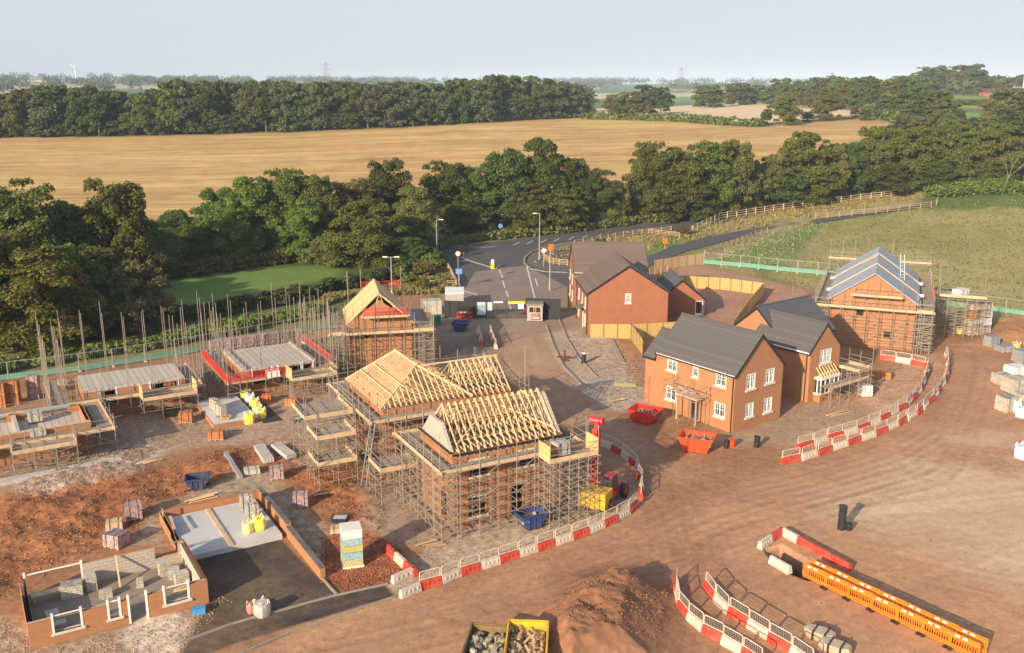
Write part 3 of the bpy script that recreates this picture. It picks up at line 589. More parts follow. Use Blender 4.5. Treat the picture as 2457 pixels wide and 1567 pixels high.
# --- right hand hill woods and hedgerow trees
hill=[]
def rowt(x0,x1,yb0,yb1,yt0,yt1,step,hw,jit=5):
    px=x0
    while px<x1:
        t=(px-x0)/(x1-x0); hill.append((px,yb0+(yb1-yb0)*t,yt0+(yt1-yt0)*t+random.uniform(-jit,jit),hw*random.uniform(.85,1.15))); px+=step*random.uniform(.8,1.2)
for e in ((1500,282,222,34),(1545,276,205,40),(1585,272,210,30),(1470,276,228,24),(1705,258,205,42),(1775,252,200,38),(1812,250,205,32),(1850,252,210,30)): hill.append(e)
rowt(1860,2110,250,262,192,188,26,24); rowt(1880,2120,258,268,205,205,34,22); rowt(1960,2100,248,250,184,186,26,22)
rowt(2110,2200,262,262,200,185,30,34); rowt(2140,2270,285,290,225,220,34,36); rowt(2180,2290,305,318,250,250,34,34); rowt(2120,2200,285,300,235,235,30,30)
rowt(2200,2370,222,222,182,172,24,32,4); rowt(2225,2345,219,219,160,156,26,32,3); rowt(2160,2230,224,224,184,176,24,26); rowt(2330,2410,222,230,190,205,24,22)
rowt(2400,2560,290,290,215,220,36,40); rowt(2400,2560,330,330,255,250,40,44); rowt(2290,2400,335,332,285,280,34,32); rowt(2160,2300,330,335,280,270,36,34)
hill.sort(key=lambda e:e[0])
for i,(px,yb,yt,hw) in enumerate(hill):
    c=random.choice(['dark','far','mid','olive']); put(px,yb,yt,hw*1.25,c,f'{LW[c]} rounded tree, {ordn(i)} from left on the far hill','trees on the hill at the right',far=True)
fieldt=[(1880,301,232,44,'olive','olive loose tree standing where the golden and pale fields meet'),(1985,290,222,42,'olive','open airy tree with a bare trunk at the edge of the pale field'),(1838,300,262,18,'dark','small round bush tree at the foot of the loose field tree'),(1938,293,268,20,'dark','dark bush left of the airy field tree'),(2050,282,258,14,'brown','small bare brown bush on the pale field'),(1480,283,238,22,'mid','small tree at the corner of the long wood and the pale field'),(2075,290,262,22,'mid','low tree at the right end of the pale field')]
for e in fieldt: put(e[0],e[1],e[2],e[3],e[4],e[5],None,far=False,v=3 if e[3]>40 else 0)
# --- dead tree at the right of the belt
mb=MB(); p=G(2385,462); z0=p.z
def limb(a,b,r0,d):
    mb.tube(a,b,r0,6,r0*.55)
    if d:
        for k in range(3):
            v=(b-a); e=b+Vector((v.x*.7+random.uniform(-2,2)*d*.4,v.y*.5,abs(v.z)*.62+random.uniform(-.3,.6))); limb(b,e,r0*.5,d-1)
limb(Vector((p.x,p.y-4,z0-.2)),Vector((p.x+1,p.y-4,z0+4)),.2,3)
tag(mb.build('bare_tree',M('bleached_wood',(.22,.175,.12),.9)),'bare pale dead tree with forked limbs among the belt at the right','tree')
# --- hedges
def hedge(name,pts,wd,h,n,col,label,size=.4,cat='hedge',group=None,kind=None):
    c=[];rd=[]
    L=sum((Vector(b)-Vector(a)).length for a,b in zip(pts[:-1],pts[1:])); r=random.Random(len(label))
    for a,b in zip(pts[:-1],pts[1:]):
        a=Vector(a);b=Vector(b);l=(b-a).length; k=max(1,int(l/(wd*.32))); nn=Vector((-(b-a).y,(b-a).x,0)).normalized()
        for i in range(k):
            q=a.lerp(b,(i+r.random())/k)+nn*r.uniform(-.3,.3)*wd; z=float(zt(q.x,q.y)); hh=h*r.uniform(.75,1.15)
            for zz in ([hh*.7,hh*.25] if h>1.2 else [hh*.5]): c.append((q.x,q.y,z+zz)); rd.append(max(wd*.42,hh*.34)*r.uniform(.8,1.15))
    V,Fq=leaves(c,rd,n,size,len(c),flat=max(.5,min(1.2,h/wd*.8)),inner=.5)
    o=link(name,npmesh(name,V,Fq,LM[col])); tag(o,label,cat,group,kind); return o
hedge('hedge',[P(a,b) for a,b in ((230,815),(330,786),(460,768),(600,744),(740,716),(800,698),(900,680),(1010,650),(1050,624))],2.6,2.0,24000,'hedge','long dark clipped hedge below the green lawn strip')
hedge('hedge',[P(a,b) for a,b in ((380,672),(520,652),(640,636),(760,624))],3.0,2.4,9000,'olive','olive hedge along the upper edge of the lawn strip')
hedge('hedge',[P(a,b) for a,b in ((-150,925),(0,890),(150,862),(300,842),(450,815),(600,788),(770,755))],3.6,1.2,17000,'mid','scrubby green bank behind the steel mesh fence',size=.5)
hedge('hedge',gg((1050,598),(1130,582),(1230,572),(1380,557),(1530,538),(1680,520),(1800,498),(2000,468),(2240,444),(2457,424)),2.6,1.7,15000,'olive','rough undergrowth along the foot of the tree belt beside the road',size=.6)
hedge('hedge',gg((1395,287),(1500,289),(1640,293),(1740,302),(1830,305)),5,3.5,2600,'mid','field hedge between the golden field and the pale field',size=1.1)
hedge('hedge',gg((2285,252),(2350,254),(2400,258)),5,3,1200,'dark','hedge between two green fields on the hill',size=1.1)
hedge('hedge',gg((2260,228),(2340,230),(2457,238)),6,4,1500,'dark','dark hedge on the crest beside the red barn',size=1.3)
hedge('hedge',gg((2250,470),(2330,462),(2457,462),(2560,458)),9,2.2,9000,'mid','bramble bank in the meadow by the end of the lane',size=.6)
hedge('hedge',gg((2080,270),(2150,300),(2260,330),(2330,345)),7,5,2500,'mid','hedge at the right end of the golden field',size=1.2)
# shrubs beside the junction
for i,(px,yb,s,c) in enumerate(((1010,668,1.0,'olive'),(1040,650,1.1,'mid'),(985,690,.8,'yell'),(1015,700,.7,'yell'),(1060,690,.7,'olive'),(960,672,.9,'mid'),(1640,566,.7,'brown'),(1412,622,.8,'brown'),(1440,606,.9,'brown'),(1385,640,.6,'olive'))):
    p=G(px,yb); t=empty('shrub',p,i,f'{LW[c]} shrub, {ordn(i)} of the shrubs by the road junction','shrub','shrubs round the junction')
    link('leaves',SHR[i%3],t,scale=(s,s,s*.75),mat=LM[c]); link('stem',TRK[i%4],t,scale=(.2*s,.2*s,.12*s))
# far horizon woods: nobody could count them
c=[];rd=[]
for yb,dens in ((190,110),(194,60),(199,60),(222,90),(214,120),(209,260),(205,260),(202,300),(201,300)):
    for k in range(dens):
        px=random.uniform(-500,2900 if yb>199 else 800); v=math.sin(px/83.+yb*1.7)+math.sin(px/37.+yb)
        if v<-.2: continue
        p=G(px,yb+random.uniform(-2,2)+3*math.sin(px/200+yb)); 
        if p.y<700 or p.y>11500: continue
        s=6+p.y*.0042; c.append((p.x,p.y,p.z+s*.5)); rd.append(s)
V,Fq=leaves(c,rd,60000,5.,99,flat=.8); r_=np.repeat(np.array(rd),1)
o=link('distant_woods',npmesh('distant_woods',V,Fq,LM['far'])); tag(o,'hazy woods and hedgerows far off along the horizon','woods',kind='stuff')
# rough grass and flower tufts on verges and meadow
def tufts(name,poly,n,hgt,c,label,wd=.05):
    r=np.random.default_rng(n); p=np.array([[q[0],q[1]] for q in poly]); out=[]
    lo=p.min(0);hi=p.max(0)
    k=0
    xs=lo[0]+r.random(n*4)*(hi[0]-lo[0]); ys=lo[1]+r.random(n*4)*(hi[1]-lo[1]); ins=np.zeros(len(xs),bool)
    for i in range(len(p)):
        a=p[i];b=p[(i+1)%len(p)]; ins^=((a[1]>ys)!=(b[1]>ys))&(xs<(b[0]-a[0])*(ys-a[1])/((b[1]-a[1])or 1e-9)+a[0])
    xs=xs[ins][:n];ys=ys[ins][:n]; zs=zt(xs,ys); m=len(xs); h=hgt*(.4+r.random(m)); a=r.random(m)*6.28; wx=np.cos(a)*wd*(1+3*r.random(m));wy=np.sin(a)*wd*(1+3*r.random(m)); lx=r.normal(size=m)*h*.35;ly=r.normal(size=m)*h*.35
    V=np.stack([np.stack([xs-wx,ys-wy,zs-.02],1),np.stack([xs+wx,ys+wy,zs-.02],1),np.stack([xs+wx*.6+lx,ys+wy*.6+ly,zs+h],1),np.stack([xs-wx*.6+lx,ys-wy*.6+ly,zs+h],1)],1).reshape(-1,3)
    o=link(name,npmesh(name,V,np.arange(m*4).reshape(m,4),c)); tag(o,label,'grass',kind='stuff')
drym=leafmat('dry_grass',(.22,.185,.085),.35,.25); grm=leafmat('green_grass_blades',(.12,.15,.04),.35,.25); wfm=leafmat('pale_flower_heads',(.30,.30,.19),.3,.2)
tufts('rough_grass',mead,5000,.22,drym,'dry seeding grass across the sloping meadow',.06)
tufts('green_grass',mead,6000,.18,grm,'green grass tufts across the sloping meadow',.06)
tufts('verge_grass',gg((1370,590),(1480,572),(1600,560),(1690,540),(1850,508),(2050,480),(2190,458),(2240,470),(2050,508),(1870,535),(1740,558),(1600,588),(1520,625),(1280,640),(1290,610)),7000,.38,drym,'tall dry grass and weeds between the road and the lane',.06)
tufts('verge_flowers',gg((1650,632),(1740,590),(1850,556),(1950,532),(1990,530),(1940,565),(1880,625),(1800,645),(1700,640)),1300,.22,wfm,'pale flowering weeds on the bank above the green fence',.045)
tufts('bank_weeds',pp((760,745),(780,712),(940,690),(1010,655),(1055,630),(1095,680),(1090,702),(1000,708),(840,712)),12000,.5,leafmat('bank_weed_leaves',(.24,.25,.10),.4,.2),'pale tangled weeds on the bank beside the access road',.08)
# ================================================================ finished houses
class Fr:                                     # a local frame standing on the ground
    def __init__(s,x,y,a,z=0.): s.x,s.y,s.a,s.z=x,y,R(a),z; s.c,s.s=math.cos(s.a),math.sin(s.a)
    def w(s,u,v,z=0): return Vector((s.x+u*s.c-v*s.s,s.y+u*s.s+v*s.c,s.z+z))
    def l(s,p): dx,dy=p[0]-s.x,p[1]-s.y; return (dx*s.c+dy*s.s,-dx*s.s+dy*s.c)
    def on(s,px,py,axis,val):                 # survey ray meets the wall plane u=val or v=val -> (other coord, height)
        d=ray(px,py); o=s.l((0,0)); du=d[0]*s.c+d[1]*s.s; dv=-d[0]*s.s+d[1]*s.c
        t=((val-o[0])/du) if axis=='u' else ((val-o[1])/dv)
        return ((o[1]+dv*t) if axis=='u' else (o[0]+du*t), CH+d[2]*t-s.z)
def wallp(mb,a,b,z0,z1,ops=(),th=.3,gable=None):
    # wall from a to b (2d), outside on the right hand of a->b; ops=(t0,t1,z0,z1)
    a=Vector((a[0],a[1],0)); b=Vector((b[0],b[1],0)); L=(b-a).length; e=(b-a)/L; n=Vector((e.y,-e.x,0)); i=-n*th
    def q(*ps): mb.add([a+e*t+Vector((0,0,z))+o for t,z,o in ps],[tuple(range(len(ps)))])
    O=Vector((0,0,0)); ts=sorted({0,L,*[o[0] for o in ops],*[o[1] for o in ops]}); zs=sorted({z0,z1,*[o[2] for o in ops],*[o[3] for o in ops]})
    for t0,t1 in zip(ts[:-1],ts[1:]):
        for c0,c1 in zip(zs[:-1],zs[1:]):
            tm,zm=(t0+t1)/2,(c0+c1)/2
            if any(o[0]<tm<o[1] and o[2]<zm<o[3] for o in ops): continue
            q((t0,c0,O),(t1,c0,O),(t1,c1,O),(t0,c1,O)); q((t1,c0,i),(t0,c0,i),(t0,c1,i),(t1,c1,i))
    for o in ops:
        q((o[0],o[2],O),(o[0],o[3],O),(o[0],o[3],i),(o[0],o[2],i)); q((o[1],o[3],O),(o[1],o[2],O),(o[1],o[2],i),(o[1],o[3],i))
        q((o[0],o[3],O),(o[1],o[3],O),(o[1],o[3],i),(o[0],o[3],i)); q((o[1],o[2],O),(o[0],o[2],O),(o[0],o[2],i),(o[1],o[2],i))
    if gable:
        q((0,z1,O),(L,z1,O),(gable[0],gable[1],O)); q((L,z1,i),(0,z1,i),(gable[0],gable[1],i))
def window(root,a,b,o,style='cas',fr=None,sill=True,name='window',lab=None):
    # a->b wall as above, o=(t0,t1,z0,z1); frame set in the opening, pane behind, sill below
    fr=fr or white; a=Vector((a[0],a[1],0)); b=Vector((b[0],b[1],0)); e=(b-a).normalized(); n=Vector((e.y,-e.x,0)); t0,t1,z0,z1=o; w_,h_=t1-t0,z1-z0
    p=lambda t,z,d: a+e*t+Vector((0,0,z))+n*d
    mb=MB(); f=.09
    for q,r in ((p(t0,z0+f/2,-.06),p(t1,z0+f/2,-.06)),(p(t0,z1-f/2,-.06),p(t1,z1-f/2,-.06))): mb.bar(q,r,.10,f)
    for t in (t0+f/2,t1-f/2): mb.bar(p(t,z0+f,-.06),p(t,z1-f,-.06),f,.10,up=tuple(n))
    k=2 if w_<1.3 else 3
    if style=='cas':
        if w_>.7:
            for i in range(1,k): mb.bar(p(t0+w_*i/k,z0+f,-.055),p(t0+w_*i/k,z1-f,-.055),.09,.08,up=tuple(n))
        for i in range(k if w_>.7 else 1):
            W2=w_/(k if w_>.7 else 1); mb.bar(p(t0+W2*(i+.5),z0+f,-.07),p(t0+W2*(i+.5),z1-f,-.07),.035,.04,up=tuple(n))
        for zz in (z0+h_*.52,z0+h_*.76): mb.bar(p(t0+f,zz,-.07),p(t1-f,zz,-.07),.04,.035)
    if style=='door': mb.bar(p(t0+f,z0+h_*.1,-.07),p(t1-f,z0+h_*.1,-.07),.06,h_*.16)
    w=mb.build(name,fr,root)
    if lab: w['label']=lab
    g=MB(); g.add([p(t0+.02,z0+.02,-.10),p(t1-.02,z0+.02,-.10),p(t1-.02,z1-.02,-.10),p(t0+.02,z1-.02,-.10)],[(0,1,2,3)]); g.add([p(t0+.02,z0+.02,-.13),p(t1-.02,z0+.02,-.13),p(t1-.02,z1-.02,-.13),p(t0+.02,z1-.02,-.13)],[(3,2,1,0)]); g.build('pane',glass,w)
    if sill: s=MB(); s.bar(p(t0-.1,z0-.07,.02),p(t1+.1,z0-.07,.02),.26,.14); s.build('sill',stone,w)
    return w
def gableroof(root,u0,u1,v0,v1,ze,zr,along,mat,ov=.25,oe=.28,th=.12,name='roof',r0=None,r1=None,barge=black,gutter=None):
    # ridge along 'u' or 'v'
    mb=MB()
    if along=='v':
        um=(u0+u1)/2; sl=(zr-ze)/((u1-u0)/2); a0,a1=(v0-ov,v1+ov); zl=ze-oe*sl
        A=[(u0-oe,a0,zl),(um,a0,zr),(um,a1,zr),(u0-oe,a1,zl)]; B=[(um,a0,zr),(u1+oe,a0,zl),(u1+oe,a1,zl),(um,a1,zr)]
        ends=[(A[0],A[1],B[1]),(A[3],A[2],B[2])]; rg=((um,a0,zr+.03),(um,a1,zr+.03)); gut=[(A[0],A[3]),(B[1],B[2])]
    else:
        vm=(v0+v1)/2; sl=(zr-ze)/((v1-v0)/2); a0,a1=(u0-ov,u1+ov); zl=ze-oe*sl
        A=[(a0,v0-oe,zl),(a1,v0-oe,zl),(a1,vm,zr),(a0,vm,zr)]; B=[(a0,vm,zr),(a1,vm,zr),(a1,v1+oe,zl),(a0,v1+oe,zl)]
        ends=[(A[0],A[3],B[3]),(A[1],A[2],B[2])]; rg=((a0,vm,zr+.03),(a1,vm,zr+.03)); gut=[(A[0],A[1]),(B[3],B[2])]
    for q in (A,B):
        q=[(x,y,z+.10) for x,y,z in q]; mb.slab(q,th)
    r=mb.build(name,mat,root); t=MB(); t.tube((rg[0][0],rg[0][1],rg[0][2]+.07),(rg[1][0],rg[1][1],rg[1][2]+.07),.11,6); t.build('ridge_tiles',mat,r)
    if barge:
        k=MB()
        for a,b,c in ends:
            k=MB()
            for p_,q_ in ((a,b),(b,c)):
                p_=Vector(p_);q_=Vector(q_); k.bar(p_+Vector((0,0,-.06)),q_+Vector((0,0,-.06)),.06,.2)
            k.build('verge_trim',barge,r)
    k=MB()
    for i,(p_,q_) in enumerate(gut): k=MB(); k.bar(Vector(p_)+Vector((0,0,-.02)),Vector(q_)+Vector((0,0,-.02)),.13,.12); k.build('gutter',gutter or black,root)
    return r
def fascia(root,a,b,z,mat=white):
    k=MB(); k.bar((a[0],a[1],z),(b[0],b[1],z),.06,.2); k.build('fascia',mat,root)
def pipe(root,p,z): k=MB(); k.tube((p[0],p[1],0),(p[0],p[1],z),.05,8); k.tube((p[0],p[1],z),(p[0]+.1,p[1]+.1,z+.15),.05,8); k.build('downpipe',black,root)
# ---- front corner house
h1=Fr(19.45,79.85,36.9)
W1,L1,E1,R1=6.6,9.5,5.32,8.5
r=empty('brick_house',h1.w(0,0),h1.a,'orange brick corner house with grey tiled roof and white arched windows, beside two red skips','house','finished brick houses')
def rect(fr,pts,axis,val,flip=None):          # window rectangle from survey pixels on a wall
    a=[fr.on(px,py,axis,val) for px,py in pts]; t=sorted(x[0] for x in a); z=sorted(x[1] for x in a); t0,t1=(t[0]+t[1])/2,(t[-1]+t[-2])/2; z0,z1=(z[0]+z[1])/2,(z[-1]+z[-2])/2
    if flip is not None: t0,t1=flip-t1,flip-t0
    return (t0,t1,z0,z1)
z_=lambda x,y:(1450+x/3.657,700+y/3.657)
fw_=[rect(h1,[z_(*p) for p in q],'u',0,L1) for q in (((553,590),(638,612),(638,708),(553,683)),((777,650),(825,662),(825,755),(777,740)),((980,707),(1070,735),(1070,845),(980,815)),((543,825),(628,845),(628,962),(543,938)),((965,965),(1058,985),(1058,1110),(965,1085)))]
gw_=[rect(h1,[z_(*p) for p in q],'v',0) for q in (((1247,728),(1325,712),(1325,845),(1247,862)),((1412,685),(1490,668),(1490,790),(1412,808)),((1238,985),(1308,970),(1308,1088),(1238,1105)),((1398,938),(1470,922),(1470,1045),(1398,1062)))]
dr_=rect(h1,[z_(*p) for p in ((760,965),(825,975),(825,1090),(760,1075))],'u',0,L1); dr_=(dr_[0],dr_[1]+.05,0.05,2.15)
mb=MB(); A,B=(0,L1),(0,0)
wallp(mb,(0,L1),(0,0),0,E1,fw_+[dr_]); wallp(mb,(0,0),(W1,0),0,E1,gw_,gable=(W1/2,R1-.1)); wallp(mb,(W1,0),(W1,L1),0,E1); wallp(mb,(W1,L1),(0,L1),0,E1,gable=(W1/2,R1-.1))
mb.build('wall',brick,r)
for o in fw_: window(r,(0,L1),(0,0),o)
for o in gw_: window(r,(0,0),(W1,0),o)
window(r,(0,L1),(0,0),dr_,'door',M('dark_door',(.06,.07,.075),.5),False,'door')
gableroof(r,0,W1,0,L1,E1,R1,'v',tile_g,ov=.12,oe=.14); fascia(r,(-.10,0),(-.10,L1),E1-.12); pipe(r,(-.1,.12),E1-.3)
mb=MB(); wallp(mb,(.02,L1+1.5),(.02,L1),0,4.85); wallp(mb,(4.4,L1+1.5),(.02,L1+1.5),0,4.85,gable=(2.2,6.9)); wallp(mb,(4.4,L1),(4.4,L1+1.5),0,4.85); mb.build('side_wing_wall',brick,r)
gableroof(r,.02,4.4,L1+.2,L1+1.5,4.85,6.95,'v',tile_g,ov=.1,name='side_wing_roof',barge=black)
mb=MB(); mb.box(-.12,-.02,dr_[0],dr_[0],0,0) if False else None
# porch slab on posts in front of the door
D0=L1-(dr_[0]+dr_[1])/2
mb=MB(); mb.box(-1.25,-.02,D0-1.25,D0+1.25,2.35,2.5); mb.build('porch_roof',timber2,r)
for s in (-1.15,1.15): mb=MB(); mb.bar((-1.15,D0+s,0),(-1.15,D0+s,2.35),.11,.11); mb.build('porch_post',timber2,r)
# small porch scaffold
t=empty('porch_scaffold',h1.w(-1.0,D0),h1.a,'light tube guard rails standing round the porch roof of the corner house','scaffold')
mb=MB()
for x in (-.9,.6):
    for y in (-2.0,0,2.0): mb.tube((x-.3,y,0),(x-.3,y,4.0),.03)
mb.build('standards',steel,t); mb=MB()
for zz in (2.6,3.1,3.7):
    for x in (-1.2,.3): mb.tube((x,-2.1,zz),(x,2.1,zz),.025)
    for y in (-2,2.): mb.tube((-1.2,y,zz),(.5,y,zz),.025)
mb.build('guard_rails',steel,t); mb=MB()
for k in range(46): a=random.random()*6.28; p=Vector((random.gauss(-.3,.3),random.gauss(-.1,.7),2.7+random.random()*.5)); mb.bar(p,p+Vector((math.cos(a)*.6,math.sin(a)*.6,random.uniform(-.2,.3))),.05,.02)
tag(mb.build('timber_offcuts',whitep),None); o=COL.objects['timber_offcuts']; o.location=h1.w(-1.0,D0); o.rotation_euler=(0,0,h1.a); tag(o,'heap of pale offcuts lying on the porch roof of the corner house','offcuts')
# ---- house behind it, T shaped
h2=Fr(28.6,88.25,36.9); z2=lambda x,y:(1450+x/3.657,700+y/3.657)
r=empty('brick_house',h2.w(0,0),h2.a,'brick house with two crossing dark grey roofs and a bay window with bare roof timbers','house','finished brick houses')
mb=MB(); ow=[rect(h2,[z2(*p) for p in ((1892,520),(1990,490),(1990,610),(1892,640))],'v',0)]
wallp(mb,(0,0),(4.7,0),0,5.15,ow,gable=(2.35,7.45)); wallp(mb,(4.7,0),(4.7,4.2),0,5.15); wallp(mb,(0,4.2),(0,0),0,5.15)
wallp(mb,(1.1,10.8),(1.1,4.2),0,5.15,gable=(3.3,7.85)); wallp(mb,(0,4.2),(1.1,4.2),0,5.15); wallp(mb,(1.1,4.2),(9.6,4.2),0,5.15); wallp(mb,(9.6,4.2),(9.6,10.8),0,5.15,gable=(3.3,7.85)); wallp(mb,(9.6,10.8),(1.1,10.8),0,5.15)
mb.build('wall',brick,r)
for o in ow: window(r,(0,0),(4.7,0),o)
gableroof(r,1.1,9.6,4.2,10.8,5.15,7.95,'u',tile_d,ov=.12)
gableroof(r,0,4.7,.1,6.9,5.15,7.5,'v',tile_g,ov=.1,name='front_gable_roof'); fascia(r,(-.3,0),(-.3,4.2),4.93); pipe(r,(-.1,.35),4.9)
# bay
by=Fr(28.6,88.25,36.9); bx0,bx1=.9,3.8
mb=MB(); mb.box(bx0,bx1,-.75,-.02,0,.75); mb.build('bay_base',brick,r)
mb=MB(); mb.box(bx0-.08,bx1+.08,-.83,-.02,.75,.87); mb.box(bx0-.08,bx1+.08,-.83,-.02,2.25,2.42)
for x in (bx0+.05,bx0+.75,bx0+1.45,bx0+2.15,bx1-.05): mb.box(x-.05,x+.05,-.77,-.67,.87,2.25)
for y in (-.35,): mb.box(bx0,bx0+.08,y-.05,y+.05,.87,2.25); mb.box(bx1-.08,bx1,y-.05,y+.05,.87,2.25)
b_=mb.build('bay_window',white,r); mb=MB(); mb.box(bx0+.1,bx1-.1,-.70,-.05,.87,2.25); mb.build('pane',glass,b_)
mb=MB()
for k in range(7):
    x=bx0+.1+k*.45; mb.bar((x,-.85,2.45),(x,-.05,3.35),.05,.1); mb.bar((x,-.85,2.47),(x,-.05,2.47),.05,.08)
    mb.bar((x,-.45,2.5),(x,-.40,2.95),.05,.05)
mb.build('bay_roof_timbers',timber,r)
# ---- house with the brown roof behind
h4=Fr(8.45,127.7,1.5)
r=empty('brick_house',h4.w(0,0),h4.a,'red brick house with a wide brown roof, farthest of the finished houses','house','finished brick houses')
w4=[(1.2,2.3,3.2,4.5),(4.8,5.9,3.2,4.5),(1.2,2.3,.8,2.2),(4.8,5.9,.8,2.2)]
mb=MB(); wallp(mb,(0,8),(0,0),0,5.3,w4,gable=(4,8.45)); wallp(mb,(0,0),(10,0),0,5.3); wallp(mb,(10,0),(10,8),0,5.3,gable=(4,8.45)); wallp(mb,(10,8),(0,8),0,5.3); mb.build('wall',brick2,r)
for o in w4: window(r,(0,8),(0,0),o)
gableroof(r,0,10,0,8,5.3,8.5,'u',tile_b,ov=.1); pipe(r,(.9,-.1),5.1); fascia(r,(0,-.3),(10,-.3),5.08)
# ---- gable fronted house
h3=Fr(9.3,113.9,4.5)
r=empty('brick_house',h3.w(0,0),h3.a,'red brick house with one small window in its blank gable and a single storey wing','house','finished brick houses')
o3=rect(h3,[(1500,704),(1514,704),(1514,727),(1500,727)],'v',0)
w3=[(1.3,2.1,3.0,4.3),(4.2,4.9,3.0,4.3),(6.6,7.5,3.0,4.3),(1.3,2.1,.8,2.2),(6.6,7.5,.8,2.2)]; d3=(4.9,5.8,.05,2.15)
mb=MB(); wallp(mb,(0,0),(9.85,0),0,5.35,[o3],gable=(4.9,8.55)); wallp(mb,(0,9.4),(0,0),0,5.35,w3+[d3]); wallp(mb,(9.85,0),(9.85,9.4),0,5.35); wallp(mb,(9.85,9.4),(0,9.4),0,5.35,gable=(4.9,8.55)); mb.build('wall',brick2,r)
window(r,(0,0),(9.85,0),o3)
for o in w3: window(r,(0,9.4),(0,0),o)
window(r,(0,9.4),(0,0),d3,'door',white,False,'door')
gableroof(r,0,9.85,0,9.4,5.35,8.6,'v',tile_b,ov=.12); pipe(r,(-.1,.3),5.1); pipe(r,(-.1,9.1),5.1)
mb=MB(); mb.slab([(-1.0,3.0,2.6),(-.02,3.0,3.0),(-.02,4.9,3.0),(-1.0,4.9,2.6)],.1); mb.build('porch_canopy',tile_b,r)
mb=MB(); wx0,wx1,wy0,wy1=10.75,16.9,8.6,15.6
dw=rect(h3,[(1668,721),(1689,721),(1689,757),(1668,757)],'v',wy0); t0=dw[0]-wx0; dg=(t0,t0+1.0,.05,2.1)
wallp(mb,(wx0,wy0),(wx1,wy0),0,2.4,[dg],gable=((wx1-wx0)/2,4.9)); wallp(mb,(wx1,wy0),(wx1,wy1),0,2.4); wallp(mb,(wx1,wy1),(wx0,wy1),0,2.4,gable=((wx1-wx0)/2,4.9)); wallp(mb,(wx0,wy1),(wx0,wy0),0,2.4); mb.box(9.85,wx0,wy0-.3,wy0+.4,0,2.4); mb.build('wing_wall',brick2,r)
window(r,(wx0,wy0),(wx1,wy0),dg,'door',white,False,'patio_door'); gableroof(r,wx0,wx1,wy0,wy1,2.4,4.95,'v',tile_d,ov=.1,name='wing_roof')
# ---- scaffolded terrace, far right, roof under blue membrane
h5=Fr(37.6,110.3,-21.6)
r=empty('terrace_house',h5.w(0,0),h5.a,'orange brick terrace under blue roofing felt with two timber strips, wrapped in scaffolding','house')
o5=[rect(h5,[(2055,744),(2072,744),(2072,757),(2055,757)],'v',0),rect(h5,[(2120,795),(2137,795),(2137,812),(2120,812)],'v',0)]
mb=MB(); wallp(mb,(0,0),(9.3,0),0,5.5,o5,gable=(4.65,8.55)); wallp(mb,(9.3,0),(9.3,20),0,5.5); wallp(mb,(9.3,20),(0,20),0,5.5,gable=(4.65,8.55)); wallp(mb,(0,20),(0,0),0,5.5,[(2,3,3.2,4.4),(5,6,3.2,4.4)]); mb.build('wall',brick,r)
for o in o5: window(r,(0,0),(9.3,0),o,'cas',black,False)
mb=MB()
for q in ([(-.5,-.25,5.25),(4.65,-.25,8.75),(4.65,20.2,8.75),(-.5,20.2,5.25)],[(4.65,-.25,8.75),(9.8,-.25,5.25),(9.8,20.2,5.25),(4.65,20.2,8.75)]): mb.slab([(x,y,z+.1) for x,y,z in q],.12)
rf=mb.build('felted_roof',memb,r)
for v in (6.2,13.8):
    mb=MB()
    for q in ((-.55,5.22),(9.85,5.22)): mb.bar((q[0],v,q[1]+.16),(4.65,v,8.92),.5,.07)
    mb.build('timber_strip',timber,rf)
    for q in ((-.62,5.17),(9.92,5.17)):
        mb=MB(); mb.box(q[0]-.3,q[0]+.3,v-.3,v+.3,q[1],q[1]+.28); mb.build('strip_end_block',white,rf)
mb=MB(); mb.slab([(2.9,13.8,7.75),(4.65,13.9,8.93),(4.65,12.4,8.93),(2.9,12.4,7.75)][::-1],.04); mb.build('bare_ply_patch',timber,rf)
